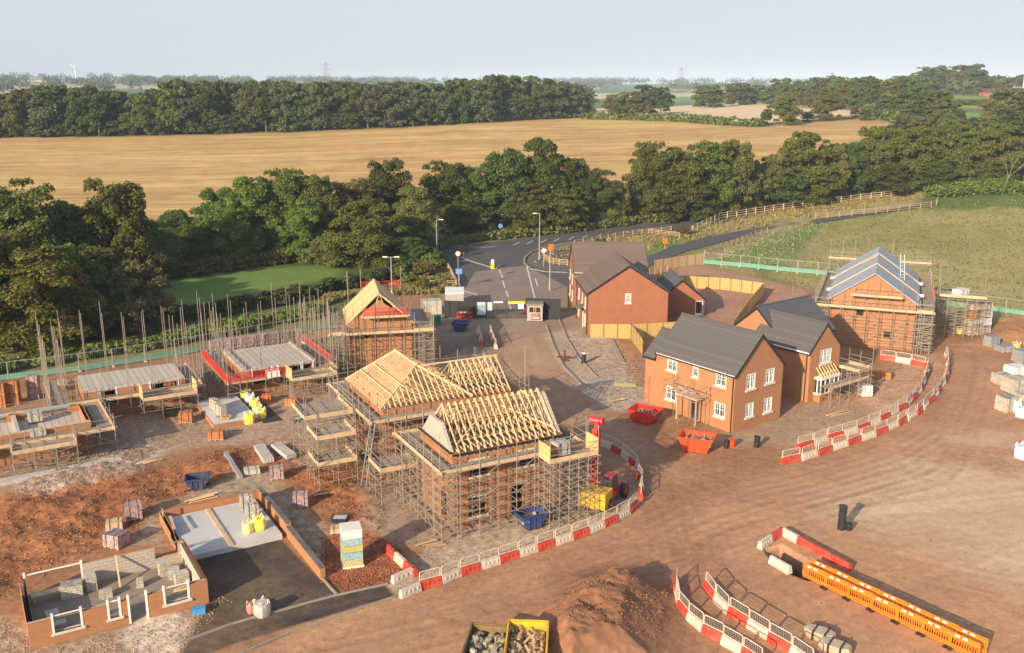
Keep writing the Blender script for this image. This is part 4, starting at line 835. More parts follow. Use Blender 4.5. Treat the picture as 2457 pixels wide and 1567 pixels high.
# ================================================================ scaffolding kit
_u=MB(); _u.tube((0,0,0),(0,0,1),1,6); UT=bpy.data.meshes.new('tube'); UT.from_pydata(_u.v,[],_u.f); UT.update(); UT.materials.append(steel)
class Scaf:
    def __init__(s,name,label,fr,cat='scaffold',group=None):
        s.fr=fr; s.root=empty(name,(fr.x,fr.y,fr.z),fr.a,label,cat,group); s.t={}
    def tube(s,kind,p,q,r=.03): s.t.setdefault(kind,[]).append((Vector(p),Vector(q),r))
    def done(s):
        for k,L in s.t.items():
            for p,q,r in L[:100]:
                d=q-p; link(k,UT,s.root,p,d.to_track_quat('Z','Y').to_euler(),(r,r,d.length))
            if len(L)>100:
                mb=MB()
                for p,q,r in L[100:]: mb.tube(p,q,r,6)
                tag(mb.build(k,steel,s.root),kind='stuff')
    def row(s,a,b,n,lifts,deck=None,top=6.,wd=1.2,bay=2.0,low=0,brace=True,toe=True,deckm=None,tj=.5,inner=True,rail=True,toem=None):
        # outer line a->b, n = unit vector towards the wall
        a=Vector((*a,0));b=Vector((*b,0));n=Vector((*n,0)); L=(b-a).length; e=(b-a)/L; k=max(1,round(L/bay)); rr=random
        Z=lambda z:Vector((0,0,z))
        for i in range(k+1):
            p=a+e*(L*i/k); lean=Vector((rr.uniform(-.03,.03),rr.uniform(-.03,.03),0))
            s.tube('standard',p+Z(low),p+lean+Z(top+rr.uniform(-tj,tj)))
            if inner: s.tube('standard',p+n*wd+Z(low),p+n*wd+lean+Z((top if tj>1 else (deck or top)+.3)+rr.uniform(-tj,tj)*.6))
            for z in lifts: s.tube('transom',p-n*rr.uniform(.15,.4)+Z(z+.05),p+n*(wd+.25)+Z(z+.05),.026)
        for z in lifts:
            s.tube('ledger',a-e*.2+Z(z),b+e*.2+Z(z),.028)
            if inner: s.tube('ledger',a+n*wd+Z(z),b+n*wd+Z(z),.028)
        if rail and deck:
            for z in (deck+.5,deck+1.0): s.tube('guard_rail',a-e*.15+Z(z)+n*.05,b+e*.15+Z(z)+n*.05,.028)
        if brace:
            for i in range(0,k,2):
                p=a+e*(L*i/k); q=a+e*(L*min(k,i+1)/k)
                for j in range(len(lifts)-1):
                    p_,q_=(p,q) if j%2 else (q,p); s.tube('brace',p_+Z(lifts[j])-n*.06,q_+Z(lifts[j+1])-n*.06,.026)
        if deck:
            mb=MB(); q=[a-e*.1,b+e*.1,b+e*.1+n*wd,a-e*.1+n*wd]
            w_=5; 
            for j in range(w_):
                o=n*(wd*(j+.05)/w_); o2=n*(wd*(j+.93)/w_); zz=deck+.06+rr.uniform(0,.02); mb.slab([v+Z(zz) for v in ((a-e*.1+o),(b+e*.1+o),(b+e*.1+o2),(a-e*.1+o2))] if (e.cross(n).z>0) else [v+Z(zz) for v in ((a-e*.1+o2),(b+e*.1+o2),(b+e*.1+o),(a-e*.1+o))],.04)
            mb.build('deck',deckm or plankm,s.root)
            if toe:
                mb=MB(); mb.bar(a-e*.2+Z(deck+.17)+n*.03,b+e*.2+Z(deck+.17)+n*.03,.04,.24); mb.build('toe_board',toem or timber2,s.root)
    def tower(s,u0,u1,v0,v1,decks,top,lifts,dense=1.0,ply=None,low=0):
        nu=max(1,round((u1-u0)/dense)); nv=max(1,round((v1-v0)/dense))
        for i in range(nu+1):
            for j in range(nv+1):
                if 0<i<nu and 0<j<nv and (i+j)%2: continue
                u=u0+(u1-u0)*i/nu; v=v0+(v1-v0)*j/nv; edge=i in(0,nu) and j in(0,nv)
                s.tube('standard',(u,v,low),(u+random.uniform(-.03,.03),v,(top if edge else max(decks))+random.uniform(-.3,.5)*edge))
        for z in lifts:
            for i in range(nu+1): u=u0+(u1-u0)*i/nu; s.tube('transom',(u,v0-.35,z+.06),(u,v1+.35,z+.06),.026)
            for j in range(nv+1): v=v0+(v1-v0)*j/nv; s.tube('ledger',(u0-.3,v,z),(u1+.3,v,z),.028)
        for j in range(len(lifts)-1): s.tube('brace',(u0,v0-.05,lifts[j]),(u1,v0-.05,lifts[j+1]),.026) if j%2 else s.tube('brace',(u1,v0-.05,lifts[j]),(u0,v0-.05,lifts[j+1]),.026); s.tube('brace',(u0-.05,v0 if j%2 else v1,lifts[j]),(u0-.05,v1 if j%2 else v0,lifts[j+1]),.026)
        for d in decks:
            mb=MB(); mb.box(u0,u1,v0,v1,d+.02,d+.07); mb.build('deck',plankm,s.root)
            for (p,q) in (((u0,v0),(u1,v0)),((u0,v0),(u0,v1)),((u1,v0),(u1,v1))):
                mb=MB(); mb.bar((*p,d+.2),(*q,d+.2),.045,.34); mb.build('toe_board',timber2,s.root)
            for z in (d+.6,d+1.05):
                s.tube('guard_rail',(u0,v0,z),(u0,v1,z)); s.tube('guard_rail',(u1,v0,z),(u1,v1,z)); s.tube('guard_rail',(u0,v0,z),(u1,v0,z))
        if ply: 
            d=max(decks)
            for u in ply: mb=MB(); mb.box(u-.025,u+.025,v0,v1-.1,d+.05,d+1.25); mb.build('ply_gate',plyp,s.root)
    def net(s,a,b,z0,z1,mat,name='brick_guard'):
        mb=MB(); a=Vector((*a,0));b=Vector((*b,0)); L=(b-a).length; e=(b-a)/L; k=max(1,round(L/1.2))
        for i in range(k):
            p=a+e*(L*i/k+.04);q=a+e*(L*(i+1)/k-.04)
            for t in range(7):
                g=p.lerp(q,t/6); mb.bar(g+Vector((0,0,z0)),g+Vector((0,0,z1)),.05,.02)
            for t in range(5): z=z0+(z1-z0)*t/4; mb.bar(p+Vector((0,0,z)),q+Vector((0,0,z)),.02,.05 if t in(0,4) else .03)
        mb.build(name,mat,s.root)
plankm=M('scaffold_boards',(.33,.27,.21),.85,.3,2.5,c2=(.22,.17,.13)); plyp=M('ply_panel',(.66,.44,.19),.8,.15,1.5,c2=(.55,.33,.14))
def truss(root,p0,p1,apex,mat=timber,name='roof_truss',t=.05,h=.11,web=True,ov=.35):
    p0=Vector(p0);p1=Vector(p1);ap=Vector(apex); mb=MB(); j=Vector((random.uniform(-.02,.02),0,0))
    e0=p0+(p0-ap)*(ov/(p0-ap).length); e1=p1+(p1-ap)*(ov/(p1-ap).length); n=(p1-p0).cross(Vector((0,0,1))).normalized()
    mb.bar(e0,ap+j,t,h,up=n.cross(ap-e0)); mb.bar(e1,ap+j,t,h,up=n.cross(ap-e1)); mb.bar(p0,p1,t,h)
    if web:
        a=p0.lerp(p1,1/3);b=p0.lerp(p1,2/3);m0=p0.lerp(ap,.52);m1=p1.lerp(ap,.52)
        for x,y in ((m0,a),(a,ap),(ap,b),(b,m1)): mb.bar(x,y,t*.8,.06)
    mb.build(name,mat,root)
# ================================================================ front house with open trusses
A=Fr(-4.07,60.95,27.5); LA,DA,PA,RA=8.7,5.7,5.6,8.25
r=empty('house_under_construction',A.w(0,0),A.a,'brick shell with a row of bare roof trusses, nearest scaffolded house','house','houses with unfinished roofs')
oA=[rect(A,[(1127,1195),(1162,1185),(1162,1215),(1127,1228)],'v',0),(5.15,6.1,0.1,2.3),rect(A,[(1126,1130),(1168,1120),(1168,1140),(1126,1148)],'v',0)]
oA=[(1.2,2.6,.7,2.1),(4.55,5.55,.05,2.35),(1.3,2.7,3.7,4.75),(5.2,6.3,3.7,4.75)]
mb=MB(); wallp(mb,(0,0),(LA,0),0,PA,oA); wallp(mb,(LA,0),(LA,DA),0,PA,[(2,3,3.3,4.5)]); wallp(mb,(LA,DA),(0,DA),0,PA); wallp(mb,(0,DA),(0,0),0,PA,[(3.6,4.6,.1,2.2),(1.5,2.5,3.5,4.6)]); mb.build('wall',brick,r)
for o in oA[:1]+oA[2:]: mb=MB(); mb.box(o[0]-.1,o[1]+.1,-.09,-.004,o[2]-.16,o[2]-.01); mb.build('sill',stone,r)
for o in oA: mb=MB(); mb.box(o[0]-.12,o[1]+.12,-.05,-.003,o[3]+.01,o[3]+.2); mb.build('lintel',stone,r)
mb=MB(); mb.box(.32,LA-.32,.32,DA-.32,2.55,2.75); mb.build('upper_floor',beamflr,r)
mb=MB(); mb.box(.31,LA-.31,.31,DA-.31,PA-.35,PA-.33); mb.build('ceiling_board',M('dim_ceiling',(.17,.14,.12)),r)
mid=DA/2
for k in range(16):
    u=.55+k*(LA-1.1)/15; truss(r,(u,.05,PA),(u,DA-.05,PA),(u,mid,RA))
for q in (((.5,.4,PA+.4),(4.2,2.6,RA-.5)),((LA-.5,.4,PA+.4),(4.6,2.6,RA-.5)),((.5,DA-.4,PA+.4),(4.2,mid+.2,RA-.5)),((.4,1.9,PA+.08),(LA-.4,1.9,PA+.08)),((.4,3.8,PA+.08),(LA-.4,3.8,PA+.08)),((.6,mid,RA-.2),(LA-.6,mid,RA-.2))):
    mb=MB(); mb.bar(q[0],q[1],.05,.09); mb.build('truss_brace',timber,r)
# raked block gables, the left one stopped short of the ridge
for u,top,nm in ((0.02,.62,'left'),(LA-.25,.9,'right')):
    mb=MB(); hh=RA-PA; v0,v1=.25,DA-.25; cut=PA+hh*top
    pts=[(v0,PA),(v1,PA)]; f=top; pts+=[(v1+(mid-v1)*f,cut),(v0+(mid-v0)*f,cut)]
    vs=[(u,a,b) for a,b in pts]+[(u+.22,a,b) for a,b in pts]; mb.add(vs,[(3,2,1,0),(4,5,6,7),(0,1,5,4),(1,2,6,5),(2,3,7,6),(3,0,4,7)]); mb.build('block_gable',block,r)
mb=MB(); mb.bar((-.1,-.28,PA-.02),(LA+.1,-.28,PA-.02),.12,.14); mb.build('gutter',black,r)
mb=MB(); mb.bar((-.12,0,PA+.05),(-.12,DA,PA+.05),.1,.12); mb.build('gable_ladder',black,r)
def piles(root,spots,mat,name,w=1.0,h=.5):
    for (u,v,z) in spots: mb=MB(); mb.obox((u,v,z),w,.6,h,.1); mb.build(name,mat,root)
lf=[.5,1.2,1.9,2.6,3.3,4.0,4.85]
s=Scaf('scaffold','dense tube scaffold round the nearest truss roofed house with a boxed loading bay',A,group='building scaffolds')
s.row((-1.5,-1.45),(LA+1.2,-1.45),(0,1),lf,4.85,6.6,bay=1.35,tj=.6)
s.row((-1.5,7.0),(-1.5,-1.45),(1,0),lf,4.85,6.5,bay=1.4)
s.row((LA+1.2,-1.45),(LA+1.2,7.0),(-1,0),lf,4.85,6.6,bay=2.0)
s.row((-1.5,7.0),(LA+1.2,7.0),(0,-1),lf,4.85,6.4,bay=2.1)
s.tower(5.9,9.75,-3.1,-1.5,[4.85],6.8,[.6,1.35,2.1,2.8,3.5,4.2,4.8],dense=.75,ply=(5.9,9.72))
s.tube('standard',(LA+.2,DA+.4,0),(LA+.2,DA+.4,10.6),.04)
s.done()
# ================================================================ hipped roof house behind
B=Fr(-10.1,70.9,27); LB,DB,PB=7.4,8.4,5.55; RB=7.75
r=empty('house_under_construction',B.w(0,0),B.a,'brick house under a bare hipped timber roof with a trussed wing to the right','house','houses with unfinished roofs')
mb=MB(); wallp(mb,(0,0),(LB,0),0,PB,[(1,2.2,.5,2.2),(3.2,4.2,3.3,4.5),(5,6,.1,2.2)]); wallp(mb,(LB,0),(LB+3.8,0),0,PB,[(.8,1.9,.8,2.1)]); wallp(mb,(LB+3.8,0),(LB+3.8,5.2),0,PB); wallp(mb,(LB+3.8,5.2),(LB,5.2),0,PB); wallp(mb,(LB,5.2),(LB,DB),0,PB); wallp(mb,(LB,DB),(0,DB),0,PB); wallp(mb,(0,DB),(0,0),0,PB,[(2,3,3.3,4.5),(5,6,.8,2.1)]); mb.build('wall',brick,r)
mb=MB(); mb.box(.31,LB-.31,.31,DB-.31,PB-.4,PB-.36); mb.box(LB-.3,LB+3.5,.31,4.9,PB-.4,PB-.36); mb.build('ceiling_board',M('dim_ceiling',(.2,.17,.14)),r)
um=3.9; v0,v1=2.6,DB-.9
def beam(p,q,name='rafter',w=.05,h=.12,mat=timber): mb=MB(); mb.bar(p,q,w,h); mb.build(name,mat,r)
beam((um,v0,RB),(um,v1+.3,RB),'ridge_board',.08,.2)
for c in ((-.3,-.3),(LB+.2,-.3)): beam((um,v0,RB),(c[0],c[1],PB-.12),'hip_rafter',.09,.18)
for c in ((-.3,DB+.2),(LB+.2,DB+.2)): beam((um,v1,RB),(c[0],c[1],PB-.12),'hip_rafter',.09,.18)
k=0
v=.2
while v<DB:
    if v<v0: f=(v+.3)/(v0+.3)
    elif v>v1: f=(DB+.2-v)/(DB+.2-v1)
    else: f=1
    za=PB-.08+(RB-PB+.08)*f
    beam((-.3,v,PB-.08),(-.3+(um+.3)*f,v,za)); 
    if not(.5<v<5.0): beam((LB+.2,v,PB-.08),(LB+.2-(LB+.2-um)*f,v,za))
    beam((.05,v,PB),(LB-.05,v,PB),'ceiling_joist',.05,.10)
    if f>.55: beam((um-1.6,v,PB),(um-1.2,v,PB+(RB-PB)*.66),'truss_web',.05,.08); beam((um-1.2,v,PB+(RB-PB)*.66),(um,v,PB),'truss_web',.05,.08)
    v+=.42
for k in range(17):
    u=.1+k*.45
    if u>LB: break
    f=1-abs(u-um)/(um+.3 if u<um else LB+.2-um); beam((u,-.3,PB-.08),(u,-.3+(v0+.3)*f,PB-.08+(RB-PB+.08)*f),'hip_jack_rafter')
beam((.9,.3,PB+.75),(.9,DB-.3,PB+.75),'purlin_brace',.05,.1); beam((1.9,.3,PB+1.3),(1.9,DB-1,PB+1.3),'purlin_brace',.05,.1)
for k in range(9):
    u=LB-.5+k*.52; truss(r,(u,.0,PB),(u,5.2,PB),(u,2.6,RB-.15))
beam((um+.6,2.6,RB-.1),(LB+3.9,2.6,RB-.1),'ridge_board',.06,.12)
s=Scaf('scaffold','tube scaffold along the hipped roof house with stacked timber platforms at its left',B,group='building scaffolds')
s.row((-1.5,-1.45),(5.6,-1.45),(0,1),[.6,1.35,2.0,2.7,3.7,4.75],4.75,6.3,bay=1.4,tj=.5)
s.row((-1.5,9.4),(-1.5,-1.45),(1,0),[.6,1.35,2.0,2.7,3.7,4.75],4.75,6.4,bay=1.4)
s.row((-1.5,9.6),(12.4,9.6),(0,-1),[1.35,2.7,3.7,4.75],4.75,6.6,bay=1.8,inner=False)
s.row((12.4,-1.0),(12.4,9.6),(-1,0),[1.35,2.7,3.7,4.75],4.75,6.8,bay=1.8)
s.tower(-5.6,-2.6,-1.2,1.6,[2.0,4.1],6.3,[.7,2.0,3.1,4.1],dense=1.4)
s.tower(-5.6,-1.7,2.2,6.2,[4.6],6.8,[1.3,2.6,3.6,4.6],dense=1.9)
s.tower(-2.3,.6,-5.8,-3.2,[2.6],4.2,[.8,1.7,2.6],dense=1.4)
mb=MB()
for x in (0,.4): mb.bar((-2.6+x,-1.9,.1),(-1.6+x,-1.7,4.9),.06,.06)
for t in range(12): f=t/12.; mb.bar((-2.6+f,-1.9+.2*f,.1+4.8*f),(-2.2+f,-1.9+.2*f,.1+4.8*f),.035,.035)
mb.build('ladder',galv,s.root); s.done()
# ================================================================ sheathed gable house by the gate
oC=P(836,778,5.2); Cc=Fr(oC.x,oC.y,12); LC,DC,PC,RC=6.7,8.0,5.2,8.35
r=empty('house_under_construction',Cc.w(0,0),Cc.a,'narrow brick house with a steep plywood sheathed roof near the gate','house','houses with unfinished roofs')
oc=[rect(Cc,[(866,802),(883,802),(883,813),(866,813)],'v',0)]
mb=MB(); wallp(mb,(0,0),(LC,0),0,PC,oc,gable=(LC/2,RC-.7)); wallp(mb,(LC,0),(LC,DC),0,PC); wallp(mb,(LC,DC),(0,DC),0,PC,gable=(LC/2,RC-.7)); wallp(mb,(0,DC),(0,0),0,PC); mb.build('wall',brick,r)
mb=MB(); q=[(x,y,z+.1) for x,y,z in [(-.3,-.05,PC-.25),(LC/2,-.05,RC),(LC/2,DC,RC),(-.3,DC,PC-.25)]]; mb.slab(q,.04); mb.build('plywood_slope',ply,r)
mb=MB(); q=[(x,y,z+.1) for x,y,z in [(LC/2+.02,1.2,RC-.02),(LC+.3,1.2,PC-.25),(LC+.3,DC,PC-.25),(LC/2+.02,DC,RC-.02)]]; mb.slab(q,.04); mb.build('plywood_slope',ply,r)
for v in (.05,.45,.85,): truss(r,(0,v,PC),(LC,v,PC),(LC/2,v,RC))
s=Scaf('scaffold','tube scaffold round the plywood roofed house with a red guarded gable platform',Cc,group='building scaffolds')
s.row((-2.0,-1.4),(8.9,-1.4),(0,1),[1.2,2.3,3.3,4.3],4.3,6.3,bay=1.55,tj=.8)
s.row((-2.0,9),(-2.0,-1.4),(1,0),[1.2,2.3,3.3,4.3],4.3,6.3,bay=2.0); s.row((8.9,-1.4),(8.9,9),(-1,0),[1.2,2.3,3.3,4.3],4.3,6.3,bay=2.0)
s.tower(-2.0,-.3,-1.35,1.2,[4.35],7,[.6,1.2,1.8,2.4,3,3.6,4.2],dense=.85); s.tower(6.9,8.9,-1.35,2.0,[4.35],6.6,[.6,1.2,1.8,2.4,3,3.6,4.2],dense=.9)
s.row((1.5,-1.3),(6.2,-1.3),(0,1),[6.0],6.0,7.6,bay=1.5,low=4.3,brace=False)
s.net((1.5,-1.34),(6.2,-1.34),6.3,7.1,rednet); s.net((1.9,8.9),(6.5,8.9),6.9,7.9,rednet)
for u in (1.9,6.5): s.tube('standard',(u,8.9,0),(u,8.9,9.6),.04)
s.tube('standard',(.4,8.9,0),(.4,8.9,9.2),.05)
s.done()
# ================================================================ far terrace scaffold
s=Scaf('scaffold','tall scaffold wrapping the felt roofed terrace with a loading tower at its right',h5,group='building scaffolds')
s.row((-1.6,-1.5),(11.1,-1.5),(0,1),[.7,1.4,2.1,2.8,3.6,4.75],4.75,6.2,bay=1.4,tj=.7)
s.row((11.1,-1.5),(11.1,20),(-1,0),[1.3,2.5,3.6,4.75],4.75,6.6,bay=2.2); s.row((-1.6,20),(-1.6,-1.5),(1,0),[1.3,2.5,3.6,4.75],4.75,6.6,bay=2.2)
s.row((-1.6,21.5),(11.1,21.5),(0,-1),[4.75,6.5],6.5,9.2,bay=1.6,inner=False,brace=False)
s.row((2.4,-1.3),(7.6,-1.3),(0,1),[6.2],6.2,7.7,bay=1.3,low=4.75,brace=False)
s.tower(9.4,11.1,-1.45,1.6,[4.8],6.8,[.5,1.0,1.5,2.0,2.5,3.0,3.5,4.0,4.5],dense=.9)
s.tower(12.0,17.2,8.0,11.6,[5.0],7.4,[.7,1.5,2.3,3.1,3.9,4.8],dense=1.0)
s.net((11.2,2),(11.2,8),2.5,6.5,rednet,'red_netting')
mb=MB()
for x in (0,.45): mb.bar((7.6+x,8,4.9),(7.2+x,8.6,9.8),.06,.06)
for t in range(14): f=t/14.; mb.bar((7.6-.4*f,8+.6*f,4.9+4.9*f),(8.05-.4*f,8+.6*f,4.9+4.9*f),.035,.035)
mb.build('ladder',galv,s.root)
for dz in (0,): 
    s.tower(-4.6,-2.0,-1.0,2.6,[4.3],5.9,[1.2,2.3,3.3,4.2],dense=1.7)
s.done()
s=Scaf('scaffold','small scaffold platform beside the bay window of the crossing roofs house',Fr(28.6,88.25,36.9),group='building scaffolds')
s.row((.2,-2.4),(6.2,-2.4),(0,1),[1.0,1.9],1.9,3.4,bay=1.5,tj=.7); s.tower(4.9,7.0,-2.2,.4,[2.6],4.4,[.7,1.3,2.0,2.6],dense=1.2); s.done()
# ================================================================ shells at first floor level
def shell(fr,L,D,top,label,front,grp='low brick shells',rows=None,left=True,flo=None,cross=()):
    r=empty('house_shell',fr.w(0,0),fr.a,label,'house shell',grp)
    mb=MB(); wallp(mb,(0,0),(L,0),0,top+.05,front,th=.3); wallp(mb,(L,0),(L,D),0,top+.05); wallp(mb,(L,D),(0,D),0,top+.05,[(1,2.2,.9,2.0)]); wallp(mb,(0,D),(0,0),0,top+.05); mb.build('wall',brick,r)
    mb=MB(); mb.box(-.0,L,.0,D,top+.06,top+.22) if flo is None else mb.box(.31,L-.31,.31,D-.31,top-.35,top-.2); mb.build('beam_floor',beamflr,r)
    for o in front:
        for t in (o[0],o[1]): mb=MB(); mb.box(t-.06,t+.06,-.03,.12,o[2],top+.25); mb.build('jamb_post',white,r)
    return r
oE=P(200,940,2.6); E_=Fr(oE.x,oE.y,29.5)
r=shell(E_,9.0,5.6,2.4,'long low brick shell with a bare pale beam floor, among tall poles',[(1.4,2.8,.9,2.35),(5.8,8.4,.9,2.35)])
lE=[.9,1.85]
s=Scaf('scaffold','forest of tall upright poles round the long beam floored shell at the left',E_,group='building scaffolds')
s.row((-2.8,-1.5),(10.4,-1.5),(0,1),lE,1.85,4.6,bay=2.2,tj=1.6); s.row((10.4,-1.5),(10.4,7.2),(-1,0),lE,1.85,7.6,bay=2.1,tj=1.2); s.row((-2.8,7.2),(10.4,7.2),(0,-1),lE,1.85,8.4,bay=2.0,tj=1.1,toe=False); s.row((-2.8,7.2),(-2.8,-1.5),(1,0),lE,1.85,8.0,bay=1.8,tj=1.4)
s.tower(4.6,9.4,-3.6,-1.6,[1.9],3.6,[.9,1.8],dense=1.6,ply=(4.6,9.35)); s.done()
oD=P(580,890,2.6); D_=Fr(oD.x,oD.y,29.5)
r=shell(D_,7.4,8.0,2.4,'square brick shell with a pale beam floor inside red brick guards',[(1.0,3.0,1.0,2.35),(3.6,6.0,1.0,2.35),(6.1,7.2,1.0,2.35)])
mb=MB(); mb.box(-.02,.45,-.02,8.02,2.63,2.85); mb.build('block_course',block,r); mb=MB(); mb.box(7.1,7.45,-.02,8.02,2.63,2.8); mb.build('block_course',block,r)
s=Scaf('scaffold','tall poles and red mesh guards round the square beam floored shell',D_,group='building scaffolds')
s.row((-1.8,-1.6),(9.2,-1.6),(0,1),lE,1.85,5.6,bay=1.9,tj=2.0); s.row((9.2,-1.6),(9.2,9.8),(-1,0),lE,1.85,7.4,bay=1.7,tj=1.3); s.row((-1.8,9.8),(9.2,9.8),(0,-1),lE,1.85,7.8,bay=1.6,tj=1.3,toe=False); s.row((-1.8,9.8),(-1.8,-1.6),(1,0),lE,1.85,7.4,bay=1.7,tj=1.4)
s.row((11.0,-2),(11.0,12),(-1,0),lE,None,7.0,bay=1.6,tj=1.4,brace=False,rail=False)
s.net((-1.85,9.8),(-1.85,-1.6),2.1,2.9,rednet); s.net((-1.8,-1.65),(4.2,-1.65),2.1,2.9,rednet); s.net((9.25,0),(9.25,9.8),2.1,2.9,rednet); 
s.tower(3.9,8.4,-3.8,-1.7,[1.9],3.6,[.9,1.8],dense=1.3,ply=(3.9,)); s.done()
oF=P(218,1009,2.6); F_=Fr(oF.x,oF.y,31)
r=empty('house_shell',F_.w(0,0),F_.a,'roofless two room brick shell with pale lintels, at the left edge','house shell','low brick shells')
mb=MB(); wallp(mb,(-14,0),(0,0),0,2.5,[(8.2,9.6,.9,2.1),(2,3.4,.9,2.1)]); wallp(mb,(0,0),(0,5.6),0,2.5); wallp(mb,(0,5.6),(-14,5.6),0,2.5,[(1.2,4.6,1.0,2.5),(6,9,1.0,2.5),(10.2,13,1,2.5)]); mb.build('wall',brick,r)
for t in ((-4.6,-1.2),(-9,-6),(-13,-10.2)): mb=MB(); mb.box(t[0]-.2,t[1]+.2,5.3,5.62,2.5,2.66); mb.build('lintel',M('grey_lintel',(.34,.36,.38)),r)
mb=MB(); mb.box(-5.6,-5.3,.3,5.3,0,2.5); mb.build('party_wall',block,r); mb=MB(); mb.box(-14,-.3,.3,5.3,1.7,1.9); mb.build('beam_floor',beamflr,r)
mb=MB(); mb.box(-14,-.02,.02,.28,2.51,2.6); mb.build('wall_plate',timber2,r)
s=Scaf('scaffold','low scaffold with a block laden platform at the left edge',F_,group='building scaffolds')
s.row((-14,-1.5),(1.6,-1.5),(0,1),[.9,1.95],1.95,3.5,bay=2.3,tj=.4); s.row((1.6,-1.5),(1.6,7),(-1,0),[.9,1.95],1.95,3.4,bay=2.2); s.row((-14,7),(1.6,7),(0,-1),[.9,1.95],1.95,3.6,bay=2.4)
s.tower(-6.2,-1.6,-3.6,-1.6,[1.95],3.4,[.5,1.2,1.9],dense=1.4); s.done()
# ================================================================ plots at ground level
def leafwall(root,a,b,h,ops,inner=True):
    mb=MB(); wallp(mb,a,b,0,h,ops,th=.11); mb.build('brick_leaf',brick,root)
    if inner:
        a_=Vector((*a,0));b_=Vector((*b,0)); e=(b_-a_).normalized(); n=Vector((-e.y,e.x,0))*.2
        mb=MB(); wallp(mb,(a_+n)[:2],(b_+n)[:2],0,h-.04,ops,th=.11); mb.build('block_leaf',block,root)
Q=Fr(-18.04,51.3,30.6); LQ,DQ,HQ=9.6,6.15,1.5
r=empty('house_shell',Q.w(0,0),Q.a,'waist high brick and block shell with open window gaps, nearest the bottom left corner','house shell','low brick shells')
fo=[]
for (x0,y0),(x1,y1) in (((121,1475),(195,1455)),((254,1435),(287,1428)),((390,1410),(453,1395))):
    a=Q.on(x0,y0,'v',0)[0]+LQ;b=Q.on(x1,y1,'v',0)[0]+LQ; fo.append((a,b,.62,HQ))
a=Q.on(306,1450,'v',0)[0]+LQ;b=Q.on(354,1440,'v',0)[0]+LQ; dq=(a,b,0,HQ)
leafwall(r,(-LQ,0),(0,0),HQ,fo+[dq])
leafwall(r,(0,0),(0,DQ),HQ,[]); leafwall(r,(0,DQ),(-6.1,DQ),HQ,[(.45,1.9,.7,HQ)]); leafwall(r,(-LQ,DQ),(-LQ,0),HQ-.05,[])
mb=MB(); mb.box(-LQ,-6.1,DQ-.3,DQ,0,.22); mb.build('block_leaf',block,r)
for o in fo: mb=MB(); mb.box(-LQ+o[0]-.1,-LQ+o[1]+.1,-.1,.1,o[2]-.13,o[2]); mb.build('sill',stone,r)
for o in fo+[dq]:
    for t in (o[0]+.05,o[1]-.05): mb=MB(); mb.box(-LQ+t-.055,-LQ+t+.055,-.02,.15,o[2],HQ+.28); mb.build('jamb_post',white,r)
    if o is not dq: mb=MB(); mb.box(-LQ+o[0],-LQ+o[1],.03,.08,HQ+.10,HQ+.16); mb.build('head_rail',white,r)
for u in (-6.15,-9.3): mb=MB(); mb.box(u-.06,u+.06,DQ-.2,DQ-.05,0,HQ+.2); mb.build('jamb_post',white,r)
mb=MB(); mb.box(-9.3,-6.15,DQ-.15,DQ-.08,HQ,HQ+.07); mb.build('head_rail',white,r)
mb=MB(); mb.box(-LQ+.35,-.35,.35,DQ-.35,.02,.12); mb.build('floor_slab',M('screed_floor',(.27,.215,.165),.9,.2,1,c2=(.2,.16,.13)),r)
for (u,v,w_,d_,h_) in ((-6.9,4.9,1.2,.9,.8),(-5.8,5.2,.6,.9,.9),(-1.6,4.6,.7,.5,.9),(-1.2,3.9,.7,.5,.7),(-.9,3.1,.8,.6,.7),(-3.2,3.9,.4,.5,.5),(-5.2,3.6,.7,.5,.45),(-8.2,2.6,.7,.8,.4),(-8.0,1.4,.8,.6,.35)):
    o=MB(); p=Q.w(u,v,.12); o.obox((0,0,0),w_,d_,h_,random.uniform(-.2,.2)); o=o.build('block_stack',pack_g,None,p,Q.a)
    tag(o,f'stack of grey blocks inside the waist high shell, {ordn(piles.__dict__.setdefault("n",0))} from its back left','blocks','blocks inside the low shell'); piles.n=piles.__dict__['n']+1
t=empty('trestle',Q.w(-8.2,4.9,.12),Q.a,'old timber trestle table inside the back left of the low shell','trestle'); mb=MB(); mb.box(-.9,.9,-.3,.3,.55,.62); mb.build('table_top',timber2,t)
for u in (-.75,.75):
    for v in (-.22,.22): mb=MB(); mb.bar((u,v,0),(u,v,.55),.08,.08); mb.build('leg',timber2,t)
t=empty('prop',Q.w(-4.3,4.2,.12),Q.a,'yellow timber prop leaning on the block wall of the low shell','prop'); mb=MB(); mb.bar((0,0,0),(.1,1.5,1.55),.09,.09); mb.build('strut',timber,t)
# garage slab and long garden wall
Gf=Fr(-11.92,54.03,30.6)
r=empty('garage_slab',Gf.w(0,0),Gf.a,'pale garage slab inside low brick walls beside the black tarmac','foundation')
mb=MB(); mb.box(-6.5,-.35,6.6,13.2,0,.38); mb.build('slab',M('pale_slab',(.50,.49,.49),.85,.08,1,c2=(.62,.60,.57)),r)
mb=MB(); mb.box(-3.9,-3.6,6.6,13.1,.39,.47); mb.build('dividing_kerb',timber2,r)
mb=MB(); wallp(mb,(0,13.5),(-7,13.5),0,.85,th=.25); wallp(mb,(-7,13.5),(-7,9.6),0,.85,th=.25); wallp(mb,(-7,9.6),(-7,6.9),0,.55,th=.25); mb.box(-7,0,13.26,13.49,.8,.85); mb.build('back_wall',brick,r)
for (a,b,h) in ((0,6.7,.75),(6.7,13.5,1.0)):
    mb=MB(); mb.box(-.0,.32,a,b,0,h); mb.build('side_wall',brick,r)
    mb=MB(); mb.box(-.03,.35,a,b,h,h+.07); mb.build('coping',M('dark_coping',(.14,.12,.115),.85,.3,2),r)
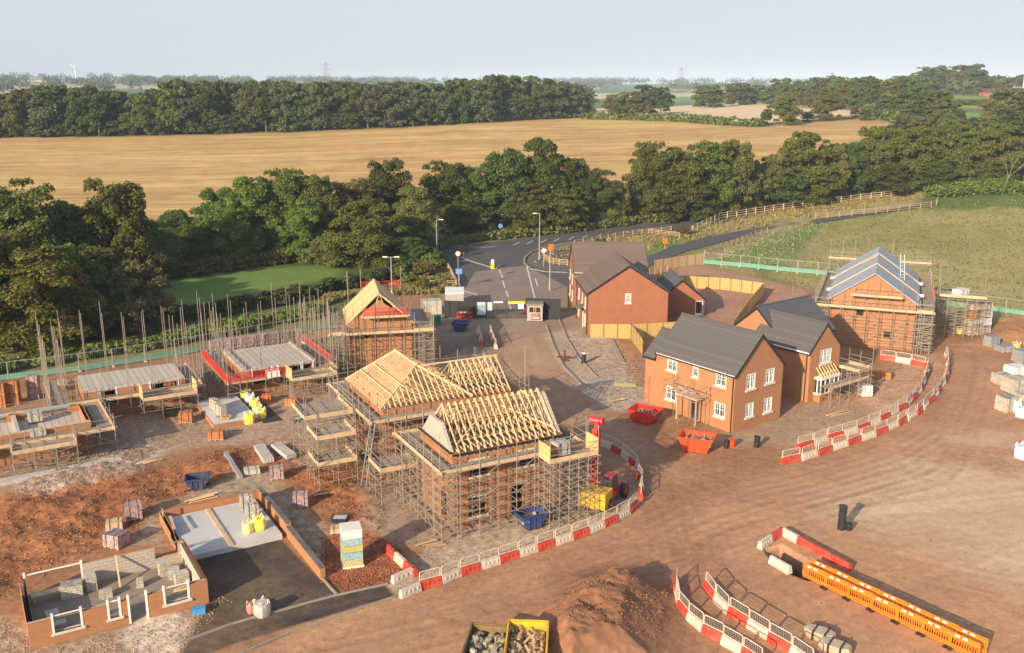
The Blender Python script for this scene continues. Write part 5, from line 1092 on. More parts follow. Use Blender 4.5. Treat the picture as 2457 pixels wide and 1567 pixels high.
mb=MB(); mb.bar((-6.9,12.6,0),(-6.9,12.6,1.4),.08,.08); mb.bar((-6.5,12.2,.9),(-6.7,9.8,1.0),.2,.05); mb.build('setting_out_board',timber2,r)
# small slab plot with brick edge
oS=P(513,1021,.4); S_=Fr(oS.x,oS.y,30)
r=empty('plot_slab',S_.w(0,0),S_.a,'small pale floor slab with a brick edge beside the yellow bags','foundation')
mb=MB(); mb.box(0,4.0,0,7.6,0,.42); mb.build('brick_edge',brick,r); mb=MB(); mb.box(.12,3.9,.12,7.5,.421,.47); mb.build('slab',M('pale_slab',(.5,.5,.5)),r)
mb=MB(); mb.box(4.3,6.0,-.6,7.6,.0,.05); tag(mb.build('membrane_strip',M('black_membrane',(.035,.033,.033),.7),None,S_.w(0,0),S_.a),'black membrane strip under the row of yellow bags','membrane')
mb=MB(); mb.box(-13,-3,-1,-.2,0,.35); tag(mb.build('path_edge',conc,None,F_.w(4.5,-3.3),F_.a+.02),'long pale concrete footing in front of the left edge shell','footing')
# ================================================================ plastic barriers
def meshof(mb,name,mat):
    me=bpy.data.meshes.new(name); me.from_pydata(mb.v,[],mb.f); me.update(); me.materials.append(mat); return me
mb=MB(); mb.prism([(-.74,-.20),(.74,-.20),(.74,.20),(-.74,.20)],.0,.10); 
vs=[]; 
mb.add([(-.74,-.20,.1),(.74,-.20,.1),(.74,.20,.1),(-.74,.20,.1),(-.72,-.10,.55),(.72,-.10,.55),(.72,.10,.55),(-.72,.10,.55)],[(4,5,6,7),(0,1,5,4),(1,2,6,5),(2,3,7,6),(3,0,4,7)])
for x in (-.48,-.16,.16,.48): mb.box(x-.04,x+.04,-.19,.19,.1,.40)
BODY=meshof(mb,'barrier_body',redp)
mb=MB()
for p,q in (((-.70,0,.55),(-.70,0,1.08)),((-.70,0,1.08),(-.62,0,1.14)),((-.62,0,1.14),(.62,0,1.14)),((.62,0,1.14),(.70,0,1.08)),((.70,0,1.08),(.70,0,.55)),((-.7,0,.60),(.7,0,.60))): mb.tube(p,q,.035,6)
for k in range(9): x=-.62+k*.155; mb.tube((x,0,.6),(x,0,1.12),.005,4)
for k in range(3): mb.tube((-.7,0,.73+k*.12),(.7,0,.73+k*.12),.005,4)
PANEL=meshof(mb,'mesh_panel',whitep)
def barrier(p,a,red,lab,grp,panel=True,sc_=1.,z=0):
    t=empty('traffic_barrier',(p[0],p[1],z),a,lab,'barrier',grp); t.scale=(sc_,1,1)
    link('body',BODY,t,mat=redp if red else whitep)
    if panel: link('mesh_panel',PANEL,t)
def walk(pts,step):
    pts=[Vector((p[0],p[1],0)) for p in pts]; L=[0]
    for a,b in zip(pts[:-1],pts[1:]): L.append(L[-1]+(b-a).length)
    n=max(1,round(L[-1]/step)); out=[]
    def at(s):
        for i in range(len(pts)-1):
            if s<=L[i+1]+1e-6: return pts[i].lerp(pts[i+1],(s-L[i])/max(1e-6,L[i+1]-L[i]))
        return pts[-1]
    for i in range(n):
        a=at(L[-1]*i/n);b=at(L[-1]*(i+1)/n); out.append(((a+b)/2,math.atan2((b-a).y,(b-a).x),(b-a).length))
    return out
def brow(px,first,desc,grp,panel=True,skip=(),st=1.5):
    for i,(p,a,l) in enumerate(walk([P(*q) for q in px],st)):
        red=(i%2==0)==first; np_=(i in skip)
        barrier(p,a+random.uniform(-.09,.09),red,f"{'red' if red else 'white'} plastic barrier, {ordn(i)} {desc}",grp,panel and not np_,l/1.5)
brow([(962,1437),(1013,1412),(1067,1397),(1120,1376),(1172,1360),(1270,1328),(1366,1297),(1412,1280),(1455,1262),(1492,1244),(1530,1215)],False,'from left in the row before the nearest scaffold','barriers in front of the nearest scaffold',skip=(0,))
brow([(1536,1200),(1541,1170),(1530,1130),(1510,1105),(1470,1080),(1440,1068)],True,'from the near end of the curve behind the red lifting machine','barriers curving behind the machine')
brow([(1873,1113),(1920,1105),(1983,1086),(2046,1064),(2098,1047),(2141,1028),(2204,993),(2240,957),(2267,919),(2275,878),(2270,853)],True,'from the near end of the outer curved row at right','outer curved row of barriers',st=1.95)
brow([(1913,1080),(1977,1060),(2037,1042),(2067,1033),(2130,1003),(2180,973),(2207,940),(2221,908),(2226,880)],True,'from the near end of the inner curved row at right','inner curved row of barriers',st=1.95)
brow([(2111,862),(2145,867),(2182,873),(2220,882)],True,'from left of the three below the felt roofed terrace','barriers below the terrace')
brow([(1622,1400),(1624,1440),(1635,1472),(1669,1506),(1715,1530),(1766,1564),(1830,1602)],True,'from the far end of the lower row at the bottom','lower barrier row at the bottom')
brow([(1694,1410),(1710,1438),(1742,1468),(1788,1498),(1834,1530),(1886,1560),(1950,1605)],True,'from the far end of the upper row at the bottom','upper barrier row at the bottom')
brow([(1147,800),(1158,832)],False,'of the short row left of the site road by the gate','barriers by the gate road'); brow([(1176,800),(1190,838)],False,'of the short row right of the blue skip by the gate','barriers by the blue skip')
brow([(1160,870),(1185,905),(1225,950)],False,'of the row between the trussed wing and the site road','barriers by the trussed wing')
brow([(928,1322),(950,1343),(998,1385)],True,'of the bare sloping row right of the tall yellow pack','bare barriers near the yellow pack',panel=False)
brow([(940,1400),(995,1380)],False,'lying beside the end of the bare sloping row','fallen barrier',panel=False)
# low bare barriers bottom right
for (a,b,c,l) in (((1822,1318),(1876,1282),'wr','low bare barrier in the short left leg round the orange guards'),((1876,1282),(2040,1372),'wrrrr','low bare barrier in the long leg behind the orange guards'),((1848,1350),(1896,1378),'w','white low block barrier at the open end before the orange guards')):
    W_=walk([P(*a),P(*b)],1.6 if len(c)>1 else 3); 
    for i,(p,an,ll) in enumerate(W_): k=c[min(i,len(c)-1)]; barrier(p,an,k=='r',f"{'red' if k=='r' else 'white'} {l}, {ordn(i)} along it",'bare barriers round the orange guards',False,ll/1.5)
# orange pedestrian guards
mb=MB(); w_=1.0
for p,q in (((-w_,0,.12),(w_,0,.12)),((-w_,0,.98),(w_,0,.98)),((-w_,0,.12),(-w_,0,.98)),((w_,0,.12),(w_,0,.98))): mb.bar(p,q,.06,.08)
mb.bar((-w_,0,.80),(w_,0,.80),.05,.20); mb.bar((-w_,0,.25),(w_,0,.25),.05,.10)
for k in range(11): x=-.86+k*.172; mb.bar((x,0,.25),(x,0,.72),.045,.05)
OG=meshof(mb,'guard',orangep)
mb=MB()
for x in (-.62,-.1): mb.box(x,x+.3,-.035,.035,.84,.95)
OGW=meshof(mb,'reflector',white)
mb=MB()
for x in (-.8,.8): mb.box(x-.12,x+.12,-.3,.3,0,.09)
OGF=meshof(mb,'foot',black)
for r_,off in enumerate((0,.75)):
    A_=P(1928,1385); B_=P(2345,1585); d=(B_-A_).normalized(); n=Vector((-d.y,d.x,0))*off
    for i,(p,a,l) in enumerate(walk([A_+n,B_+n],1.7)):
        t=empty('pedestrian_guard',p,a+random.uniform(-.06,.06),f"orange slatted safety guard, {ordn(i)} from the far end of the {'front' if r_==0 else 'rear'} line",'safety guard','orange guards in two close lines')
        t.scale=(.83,1,1); link('panel',OG,t); link('reflectors',OGW,t); link('feet',OGF,t)
t=empty('pedestrian_guard',P(1115,765),R(5),'short red safety guard standing before the black hoarding by the gate','safety guard'); link('panel',OG,t,mat=redp); link('reflectors',OGW,t); link('feet',OGF,t)
# ================================================================ skips
def skip(px,py,a,L,Wd,h,mat,lab,fill=None,cat='skip',ribs=True,wedge=.45,name='skip'):
    p=P(px,py); t=empty(name,p,R(a),lab,cat); mb=MB(); th=.05
    T=[(-L/2,-Wd/2,h),(L/2,-Wd/2,h),(L/2,Wd/2,h),(-L/2,Wd/2,h)]; Bt=[(-L/2+wedge,-Wd/2+.08,.1),(L/2-wedge,-Wd/2+.08,.1),(L/2-wedge,Wd/2-.08,.1),(-L/2+wedge,Wd/2-.08,.1)]
    k=.94; Ti=[(x*k,y*k,z) for x,y,z in T]; Bi=[(x*k,y*k,z+.05) for x,y,z in Bt]
    mb.add(T+Bt+Ti+Bi,[(0,4,5,1),(1,5,6,2),(2,6,7,3),(3,7,4,0),(7,6,5,4),(0,1,9,8),(1,2,10,9),(2,3,11,10),(3,0,8,11),(8,9,13,12),(9,10,14,13),(10,11,15,14),(11,8,12,15),(12,13,14,15)])
    mb.build('body',mat,t); mb=MB()
    for i in range(4): mb.bar(T[i],T[(i+1)%4],.09,.08)
    mb.build('rim',mat,t)
    if ribs:
        for s in (-1,1):
            for x in (-L*.22,0,L*.22): mb=MB(); mb.bar((x,s*(Wd/2+.01),h-.1),(x,s*(Wd/2-.05),.15),.08,.08); mb.build('rib',mat,t)
    if fill:
        mb=MB(); r=random.Random(int(px))
        for i in range(fill[1]):
            x=r.uniform(-L*.42,L*.42);y=r.uniform(-Wd*.40,Wd*.40);z=h*.62+r.random()*h*.28; b=r.random()*3.14
            if fill[0]=='wood': l=r.uniform(.4,1.1); q=(x+math.cos(b)*l*.7,y+math.sin(b)*l*.4,z+r.uniform(-.15,.2)); q=(max(-L*.44,min(L*.44,q[0])),max(-Wd*.43,min(Wd*.43,q[1])),q[2]); mb.bar((x,y,z),q,.12,.03)
            else: mb.obox((x,y,z-.15),r.uniform(.12,.42),r.uniform(.08,.3),r.uniform(.05,.3),b)
        mb.box(-L*.44,L*.44,-Wd*.43,Wd*.43,h*.5,h*.66); mb.build('load',fill[2],t)
    return t
woodm=leafmat('waste_timber',(.50,.38,.24),.5,0,.01); rubm=leafmat('mixed_waste',(.26,.235,.22),.8,0,.03)
skip(1272,1264,28,2.0,1.45,1.15,bluem,'large dark blue skip in front of the nearest scaffold',('rub',8,rubm))
skip(1106,793,-10,2.1,1.7,1.1,bluem,'blue skip on the yard before the gate hoarding',('rub',30,rubm))
t=skip(475,1170,15,1.75,1.4,.9,navym,'empty navy tipping skip on the orange earth',None); mb=MB()
for v in (-.5,.5): mb.bar((-.9,v,.05),(.9,v,.05),.12,.12)
mb.build('fork_channel',navym,t)
skip(413,998,20,1.5,1.0,.7,black,'small black tub beside the orange pack at the left',None,cat='tub',ribs=False,wedge=.15,name='tub')
skip(1548,1010,-32,2.7,2.1,1.15,clay,'dark red skip on the haul road left of the corner house',('rub',26,rubm))
skip(1672,1078,-22,2.9,2.0,1.25,M('bright_red_paint',(.70,.07,.02),.4,.2,3),'bright red skip in front of the corner house',('rub',30,rubm))
for q in range(3):
    pass
skip(1162,1626,82,4.6,2.1,1.7,M('dark_yellow_paint',(.20,.13,.05),.6,.3,2),'long yellow skip of mixed rubbish at the bottom edge',('rub',260,rubm),wedge=.1)
skip(1262,1622,86,4.9,2.15,1.75,yellowm,'long yellow skip of waste timber at the bottom edge',('wood',200,woodm),wedge=.1)
# ================================================================ packs, blocks, bags
def pack(p,w,d,h,a,mat,lab,grp=None,cat='brick pack',name='brick_pack',pallet=True,z=0,tilt=0):
    t=empty(name,(p[0],p[1],z),a,lab,cat,grp); mb=MB(); e=.03
    mb.add([(-w/2,-d/2,.12),(w/2,-d/2,.12),(w/2,d/2,.12),(-w/2,d/2,.12),(-w/2+e,-d/2+e,h),(w/2-e,-d/2+e*2,h+.02),(w/2-e,d/2-e,h),(-w/2+e,d/2-e,h-.02)],[(3,2,1,0),(4,5,6,7),(0,1,5,4),(1,2,6,5),(2,3,7,6),(3,0,4,7)]); mb.build('load',mat,t)
    if pallet:
        mb=MB(); mb.box(-w/2,w/2,-d/2,d/2,.08,.115)
        for x in (-w*.4,0,w*.4): mb.box(x-.05,x+.05,-d/2,d/2,0,.08)
        mb.build('pallet',timber2,t)
    mb=MB()
    for x in (-w*.25,w*.25):
        mb.box(x-.015,x+.015,-d/2-.012,d/2+.012,h+.012,h+.022); mb.box(x-.015,x+.015,-d/2-.014,-d/2+.004,.14,h)
    mb.build('strap',black,t); return t
a30=R(30)
for c,(px,py,m_,nm) in enumerate(((4,975,pack_o,'bare orange'),(36,968,pack_o,'bare orange'),(84,955,pack_p,'purple printed'))):
    for k in range(2): pack(P(px,py),1.05,1.05,1.15,R(12),m_,f"{nm} brick pack, {'upper' if k else 'lower'} of the {ordn(c)} stack from the left edge",'stacked packs at the left edge',z=k*1.18)
for i in range(8):
    f=i/7.; p=P(520+190*f,866-28*f)
    for k in range(2): pack(p,1.3,1.15,1.2 if k==0 else 1.15,R(28),pack_p,f"purple printed brick pack, {'upper' if k else 'lower'} of {ordn(i)} stack behind the red mesh guards",'row of stacked packs behind the red guards',z=k*1.22)
for (px,py,w,h,a,m_,l) in ((322,1243,1.1,1.15,25,pack_p,'pale brick pack alone on the orange earth below the heap'),(275,1268,1.1,.6,20,timber2,'open timber crate left of the gravel strip'),(281,1308,1.3,.95,-20,pack_p,'tilted purple printed pack behind the low shell'),
  (664,1146,1.1,.9,15,pack_p,'printed pack beside the grey steel channels'),(722,1213,1.1,1.0,10,pack_p,'printed pack above the long garden wall'),(447,1012,1.2,1.0,10,pack_o,'orange pack with a plywood lid beside the black tub'),(605,1135,1.2,.4,20,conc,'low grey bundle left of the printed pack'),
  (810,1276,1.0,.35,10,timber2,'shallow timber tray behind the tall yellow pack'),(520,1052,1.3,.75,8,pack_o,'small red metal bin of bricks below the floor slab'),(2075,950,1.1,1.15,8,wrapw,'white caged liquid tank on a pallet right of the bay window house'),(640,965,.9,.8,10,M('orange_mixer',(.6,.16,.04)),'orange mixer body by the yellow bags'),(702,972,1.1,.7,-15,M('orange_mixer',(.6,.16,.04)),'orange bucket load on the gravel under the scaffold towers')):
    pack(P(px,py),w,w*.9,h,R(a),m_,l,cat='pack')
mb=MB()
for i in range(7):
    for s in (0,1): mb.bar((-3.2+i*.9,s*.8,0),(-3.2+i*.9,s*.8,.7),.05,.7)
pack(P(2085,905),4.2,1.2,.75,R(-15),pack_o,'low red brick row under pale planks below the terrace',cat='pack')
for i,(px,py,w,h,z,m_,l) in enumerate(((2328,803,1.3,1.0,0,pack_g,'lowest of the left tall block stack'),(2328,803,1.3,1.0,1.02,pack_g,'second of the left tall block stack'),(2328,803,1.25,1.0,2.04,pack_o,'third of the left tall block stack'),(2328,803,1.2,.9,3.06,pack_g,'topmost of the left tall block stack'),
  (2358,800,1.3,1.0,0,pack_g,'lowest of the right tall block stack'),(2358,800,1.3,1.0,1.02,wrapw,'second of the right tall block stack'),(2358,800,1.3,1.0,2.04,pack_g,'third of the right tall block stack'),(2358,800,1.2,.9,3.06,pack_g,'topmost of the right tall block stack'),
  (2378,829,1.4,1.2,0,M('grey_tile_pack',(.26,.27,.29),.6,.3,6),'grey roof tile pack right of the tall stacks'),(2409,842,1.7,.7,0,M('grey_tile_pack',(.2,.2,.2)),'low strapped grey tile pack'),(2452,868,1.7,1.4,0,M('grey_tile_pack',(.2,.2,.2)),'grey tile pack at the right edge'),
  (2436,905,1.9,1.3,0,wrapw,'white topped wrapped pack'),(2401,920,1.5,1.1,0,pack_g,'block pack with loose yellow offcuts on top'),(2437,940,2.2,1.5,0,pack_g,'broad pale block pack'),(2414,985,1.6,1.45,0,pack_g,'nearest pale block pack'),(2452,975,1.6,1.4,0,pack_g,'pale block pack touching the right edge'))):
    pack(P(px,py),w,w*.85,h,R(10+i%3*5),m_,f'{l} at the yard on the right','yard packs',z=z,cat='block pack',name='block_pack',pallet=z==0)
# tall shrink wrapped insulation
def tall(px,py,w,h,a,lab):
    t=empty('insulation_pack',P(px,py),R(a),lab,'insulation pack')
    for k in range(5):
        z0=.12+k*(h-.1)/5; mb=MB(); mb.obox((random.uniform(-.02,.02),random.uniform(-.02,.02),z0),w,w,(h-.1)/5-.03,0); mb.build('bale',[pack_y,M('blue_printed_wrap',(.30,.45,.50),.4,.3,7),pack_y,M('blue_printed_wrap',(.3,.4,.45)),wrapw][k],t)
    mb=MB(); mb.obox((0,0,h),w+.03,w+.03,.12,0); mb.obox((0,0,.0),w+.1,w+.1,.13,0); mb.build('wrap_cap',wrapw,t)
tall(845,1352,1.25,2.5,18,'tall shrink wrapped yellow and blue insulation pack on the red earth')
# bulk bags
bb=MB()
for j in range(7):
    z=j/6*.9; rr=.46+.06*math.sin(j/6*3.1)
    for i in range(12): a=i/12*6.283; sq=1/max(abs(math.cos(a)),abs(math.sin(a)))**.6; bb.v.append((rr*sq*math.cos(a)*(1+.04*math.sin(5*a+j)),rr*sq*math.sin(a),z))
for j in range(6):
    for i in range(12): bb.f.append((j*12+i,j*12+(i+1)%12,(j+1)*12+(i+1)%12,(j+1)*12+i))
bb.f.append(tuple(range(72,84))); BAG=meshof(bb,'bag_body',bagm)
lb=MB()
for x,y in ((.38,.38),(-.38,.38),(.38,-.38),(-.38,-.38)): lb.tube((x,y,.85),(x*.8,y*.8,1.12),.03,5); lb.tube((x*.8,y*.8,1.12),(x*.5,y,.88),.03,5)
LOOP=meshof(lb,'lifting_loop',white)
def bag(px,py,s,m_,lab,z=0,grp='yellow bulk bags'):
    t=empty('bulk_bag',P(px,py,z),random.random(),lab,'bulk bag',grp); t.scale=(s,s,s); link('bag',BAG,t,mat=m_); link('lifting_loop',LOOP,t)
for i,(px,py) in enumerate(((590,958),(601,968),(612,979),(619,994),(627,1004),(598,1015))): bag(px,py,.95,bagm if i!=1 else wrapw,f"{'yellow' if i!=1 else 'white'} bulk bag, {ordn(i)} from the back in the row beside the floor slab")
bag(622,1268,.9,bagm,'upright yellow bulk bag on the garage slab',.4); bag(596,1276,.7,M('slumped_bag',(.8,.72,.25),.7),'slumped yellow bulk bag on the garage slab',.4)
bag(2438,838,.8,M('amber_bag',(.75,.45,.08),.7),'amber bag among the yard packs at the right'); bag(2302,800,.7,bagm,'small yellow bag left of the tall block stacks')
bag(630,1475,.9,M('clear_wrap',(.5,.42,.38),.4,.35,5,c2=(.7,.68,.66)),'white plastic wrapped bundle on the black tarmac'); bag(605,1468,.6,M('red_white_bundle',(.45,.2,.15)),'small red and white bundle touching the plastic wrapped one')
bag(610,1010,.8,wrapw,'crumpled white wrap at the near end of the yellow bag row'); bag(2430,985,1.2,wrapw,'white covered roll heap below the block packs'); bag(2450,1000,1.0,M('blue_white_wrap',(.6,.68,.78),.5),'pale blue covered roll at the right edge'); bag(2452,1098,1.15,M('blue_white_wrap',(.6,.68,.78)),'large white and pale blue wrapped load at the right edge')
for i,(px,py,z,h) in enumerate(((518,985,.48,1.1),(530,998,.48,1.1),(592,1225,.4,1.2),(606,1243,.4,1.1))): pack(P(px,py,z),1.5 if i<2 else .9,.6,h,R(-50 if i<2 else 20),pack_g,f'stack of pale blocks, {ordn(i)} of those standing on the floor slabs','block stacks on the floor slabs',z=z,pallet=False,cat='block stack',name='block_stack')
t=empty('strapping_coil',P(540,1003,.48),0,'heap of brown offcuts lying on the small floor slab','offcuts'); mb=MB()
for k in range(60): a=random.random()*6.28; r0=random.random()**.5*.8; mb.bar((r0*math.cos(a),r0*math.sin(a)*.7,random.random()*.25),(r0*math.cos(a+.5),r0*math.sin(a+.5)*.7,random.random()*.3),.07,.05)
mb.build('offcuts',woodm,t)
# steel channels and timber bundles
for i,(a,b,w,h,m_) in enumerate((((622,1075),(645,1110),.9,.35,conc),((662,1072),(700,1100),.9,.35,conc),((542,1092),(578,1150),.35,.3,galv))):
    p,q=P(*a),P(*b); mb=MB(); k=4 if w>.5 else 2
    d=(q-p).normalized(); n=Vector((-d.y,d.x,0))
    for j in range(k): o=n*(j-(k-1)/2)*w/k; mb.bar(p+o+Vector((0,0,h/2)),q+o+Vector((0,0,h/2)),w/k*.85,h)
    tag(mb.build('beam_bundle',m_),f"{['pale ribbed beam bundle left of','pale ribbed beam bundle right of','narrow grey channel lying below'][i]} the gap under the scaffold towers",'beams','bundles of beams')
for i,(px,py,n_) in enumerate(((1500,925,6),(1715,1000,0))):
    if n_:
        mb=MB(); p=P(px,py)
        for j in range(n_): mb.bar(p+Vector((-1.1,j*.14-.3,.08+.02*j)),p+Vector((1.1,j*.16-.6,.08)),.08,.06)
        tag(mb.build('timber_bundle',M('green_timber',(.36,.35,.17),.8)),'few greenish timbers on the grey rubble left of the corner house','timber')
# ================================================================ pipes, bins, bollards
def post(px,py,r_,h,mat,lab,cat,name,extra=None,n=14):
    t=empty(name,P(px,py),0,lab,cat); mb=MB(); mb.tube((0,0,0),(.04,0,h),r_,n); mb.build('shaft',mat,t); mb=MB(); mb.tube((0,0,h),(.0,0,h+.02),r_*1.12,n); mb.build('rim',mat,t)
    if extra: extra(t)
    return t
ribp=stripemat('ribbed_black_pipe',(.03,.03,.033),(.012,.012,.014),.12,2,.2,.45,.35)
post(2018,1270,.27,1.75,ribp,'tall black ribbed pipe standing on the open yard','pipe','drain_pipe'); post(2036,1272,.2,.5,ribp,'short black pipe end at the foot of the tall one','pipe','drain_pipe')
post(1815,1073,.24,.95,ribp,'black ribbed pipe right of the corner house','pipe','drain_pipe'); post(1742,1075,.2,.7,ribp,'black pipe just left of the red tub','pipe','drain_pipe')
post(1755,1072,.27,.7,M('bright_red_paint',(.7,.07,.02)),'small red tub at the foot of the corner house','tub','tub'); post(1400,872,.25,1.1,ribp,'black pipe with a white lid on the pale rubble','pipe','drain_pipe',lambda t: MB().obox((0,0,1.1),.4,.4,.12).build('lid',white,t))
post(1573,918,.22,.9,M('blue_bin',(.05,.22,.34),.5),'teal bin at the left corner of the corner house','bin','bin')
def arms(t):
    mb=MB(); mb.tube((-.8,0,.5),(.8,.1,.45),.11,8); mb.build('crossbar',M('maroon_plastic',(.13,.035,.03),.5),t); mb=MB(); mb.obox((0,0,0),.8,.5,.12); mb.build('base',M('maroon_plastic',(.2,.03,.03)),t)
post(1354,866,.12,1.2,M('maroon_plastic',(.13,.035,.03),.5),'maroon cross shaped stand on the pale footpath','stand','stand',arms)
post(1182,646,.32,1.1,M('bright_yellow_plastic',(.85,.7,.03),.5),'yellow bollard with white top on the junction island','bollard','bollard',lambda t: MB().obox((0,0,1.12),.45,.45,.5).build('cap',white,t))
# ================================================================ lifting machine
t=empty('telehandler',P(1452,1203),R(62),'red lifting machine with a raised red boom and yellow rear beside the scaffold','telehandler')
mb=MB(); mb.box(-2.2,1.9,-.75,.75,.55,1.15); mb.box(-1.2,.9,.1,.85,1.1,1.5); mb.build('chassis',clay,t); mb=MB(); mb.prism([(-2.6,-1.05),(-1.2,-1.05),(-1.2,1.05),(-2.6,1.05)],.5,1.75); mb.build('engine_cover',yellowm,t)
mb=MB(); mb.add([(-.9,-.85,1.1),(.5,-.85,1.1),(.5,-.1,1.1),(-.9,-.1,1.1),(-.7,-.8,2.3),(.2,-.8,2.3),(.2,-.15,2.3),(-.7,-.15,2.3)],[(3,2,1,0),(4,5,6,7),(0,1,5,4),(1,2,6,5),(2,3,7,6),(3,0,4,7)]); c_=mb.build('cab',black,t); mb=MB(); mb.box(-.72,.22,-.82,-.12,2.3,2.36); mb.build('cab_roof',clay,c_)
mb=MB(); mb.bar((-1.0,.55,1.2),(-.15,.75,5.6),.5,.6); mb.build('boom',clay,t); mb=MB(); mb.bar((-.2,.72,5.3),(.0,.8,6.2),.38,.44); mb.tube((.0,.3,6.2),(.0,1.3,6.2),.3,10); mb.bar((.0,.8,6.2),(.6,.9,6.0),.9,.2); mb.build('boom_head',clay,t)
for x in (-1.5,1.4):
    for y in (-.95,.95): mb=MB(); mb.tube((x,y-.18,.55),(x,y+.18,.55),.55,18); w__=mb.build('wheel',black,t); mb=MB(); mb.tube((x,y-.19,.55),(x,y+.19,.55),.25,12); mb.build('hub',clay,w__)
# ================================================================ gate, hut, hoarding, vehicles
gy=P(1262,764)
t=empty('site_gate',P(1167,764),0,'dark mesh double gate with a yellow banner across the site road','gate')
Lg=(P(1262,764)-P(1167,764)).length; fm=M('dark_gate_frame',(.05,.05,.055),.5)
for g0,g1 in ((0,Lg/2-.03),(Lg/2+.03,Lg)):
    mb=MB()
    for z in (.1,1.1,2.3): mb.tube((g0,0,z),(g1,0,z),.045)
    for x in (g0,(g0+g1)/2,g1): mb.tube((x,0,0),(x,0,2.35),.05)
    lf_=mb.build('gate_leaf',fm,t); mb=MB()
    k=int((g1-g0)/.16)
    for i in range(k): x=g0+(g1-g0)*i/k; mb.tube((x,0,.1),(x,0,2.3),.009,4)
    for i in range(14): mb.tube((g0,0,.1+i*.16),(g1,0,.1+i*.16),.009,4)
    mb.build('wire_mesh',fm,lf_)
mb=MB(); mb.box(Lg*.55,Lg*.97,-.09,-.05,2.0,2.3); mb.build('yellow_banner',M('yellow_banner',(.8,.72,.04),.6,.1),t); mb=MB(); mb.box(Lg*.18,Lg*.42,-.09,-.05,2.1,2.3); mb.build('white_notice',white,t)
mb=MB(); mb.box(Lg*.03,Lg*.15,-.09,-.05,1.1,2.2); mb.build('blue_notice',M('pale_blue_sign',(.42,.52,.58),.6),t); mb=MB(); mb.box(Lg*.80,Lg*.94,-.09,-.05,1.3,1.95); mb.build('white_notice',white,t)
hm=M('black_hoarding',(.02,.02,.022),.7)
def hoard(a,b,h,lab,m_=hm):
    p,q=P(*a),P(*b); t=empty('hoarding',p,0,lab,'hoarding'); d=q-p; mb=MB(); mb.bar((0,0,h/2),(d.x,d.y,h/2),.06,h,up=(0,0,1)); mb.build('panel',m_,t)
    n=max(2,int(d.length/1.2))
    for i in range(n+1): mb=MB(); v=d*(i/n); mb.bar((v.x,v.y+.06,0),(v.x,v.y+.06,h),.07,.07); mb.build('post',fm,t)
    return t
hoard((1067,762),(1142,764),2.3,'black hoarding left of the site gate'); t=hoard((1142,764),(1166,764),2.3,'dark panel with a pale blue notice between hoarding and gate',fm); mb=MB(); mb.box(.2,1.3,-.09,-.04,.5,2.2); mb.build('blue_notice',MATS['pale_blue_sign'],t)
hoard((1262,764),(1344,768),2.8,'dark hoarding behind the grey gate hut')
t=empty('gate_hut',P(1283,772),R(-3),'grey gate hut with an orange trimmed window and a red sign beside the gate','hut')
hutm=M('grey_hut_paint',(.36,.36,.34),.7); mb=MB(); mb.box(-1.0,1.0,-.0,1.7,.1,2.15); b_=mb.build('cabin',hutm,t); mb=MB(); mb.box(-1.1,1.1,-.15,1.8,2.15,2.4); mb.build('roof',M('brown_hut_roof',(.22,.19,.13)),t)
mb=MB(); mb.box(-.7,.7,-.03,-.0,1.25,1.9); w_=mb.build('window',glass,t); mb=MB()
for x in (-.12,.12): mb.box(x-.05,x+.05,-.06,-.032,1.25,1.9)
mb.build('frame',orangep,w_)
mb=MB(); mb.box(-.45,.7,-.06,-.01,.25,1.05); s_=mb.build('sign_board',M('red_sign',(.55,.05,.06),.5),t); mb=MB(); mb.box(-.3,.55,-.075,-.062,.45,.62); mb.box(-.3,.4,-.075,-.062,.8,.86); mb.build('white_lettering',white,s_)
def car(p,a,mat,lab):
    t=empty('parked_car',p,a,lab,'car'); s=[(-2.0,.35),(2.0,.35),(2.05,.75),(1.2,.92),(.55,1.42),(-1.2,1.45),(-1.95,.95)]
    mb=MB(); n=len(s); vs=[(x,-.82,z) for x,z in s]+[(x,.82,z) for x,z in s]; mb.add(vs,[tuple(range(n)),tuple(range(2*n-1,n-1,-1))]+[(i,n+i,n+(i+1)%n,(i+1)%n) for i in range(n)]); b=mb.build('body',mat,t)
    mb=MB(); g=[(1.05,.95),(.52,1.36),(-1.15,1.39),(-1.7,1.0)]; 
    for y in (-.835,.835): mb.add([(x,y,z) for x,z in g],[(0,1,2,3)])
    mb.add([(1.17,-.7,.95),(1.17,.7,.95),(.6,.65,1.41),(.6,-.65,1.41)],[(0,1,2,3)]); mb.add([(-1.24,-.65,1.44),(-1.24,.65,1.44),(-1.9,.7,1.0),(-1.9,-.7,1.0)],[(0,1,2,3)]); mb.build('glazing',glass,b)
    for x in (-1.25,1.3):
        for y in (-.8,.8): mb=MB(); mb.tube((x,y-.1,.32),(x,y+.1,.32),.32,14); mb.build('wheel',black,t)
p=P(1270,748); car(p,R(88),M('crimson_car_paint',(.42,.03,.06),.3,.05),'crimson car parked behind the dark hoarding at the gate')
t=empty('site_cabin',P(1092,745),R(3),'white roofed cabin behind the black hoarding','cabin'); mb=MB(); mb.box(-1.3,1.2,0,4,0,2.3); mb.build('walls',hutm,t); mb=MB(); mb.box(-1.35,1.25,-.05,4.05,2.3,2.42); mb.build('roof',white,t)
pack(P(1035,752),2.6,2.0,1.9,.2,M('grey_sheeting',(.45,.42,.37),.6,.25,2,bmp=.5),'grey sheeted stack left of the black hoarding',cat='stack')
for i,(px,py,c) in enumerate(((1000,770,'blue'),(1022,775,'red'),(1045,780,'green'))):
    pack(P(px,py),1.3,1.0,1.3,.2,M(c+'_sheeting',{'blue':(.06,.16,.4),'red':(.4,.1,.07),'green':(.04,.16,.09)}[c],.6),f'{c} covered stack in the yard right of the plywood roofed house','yard stacks',cat='stack')
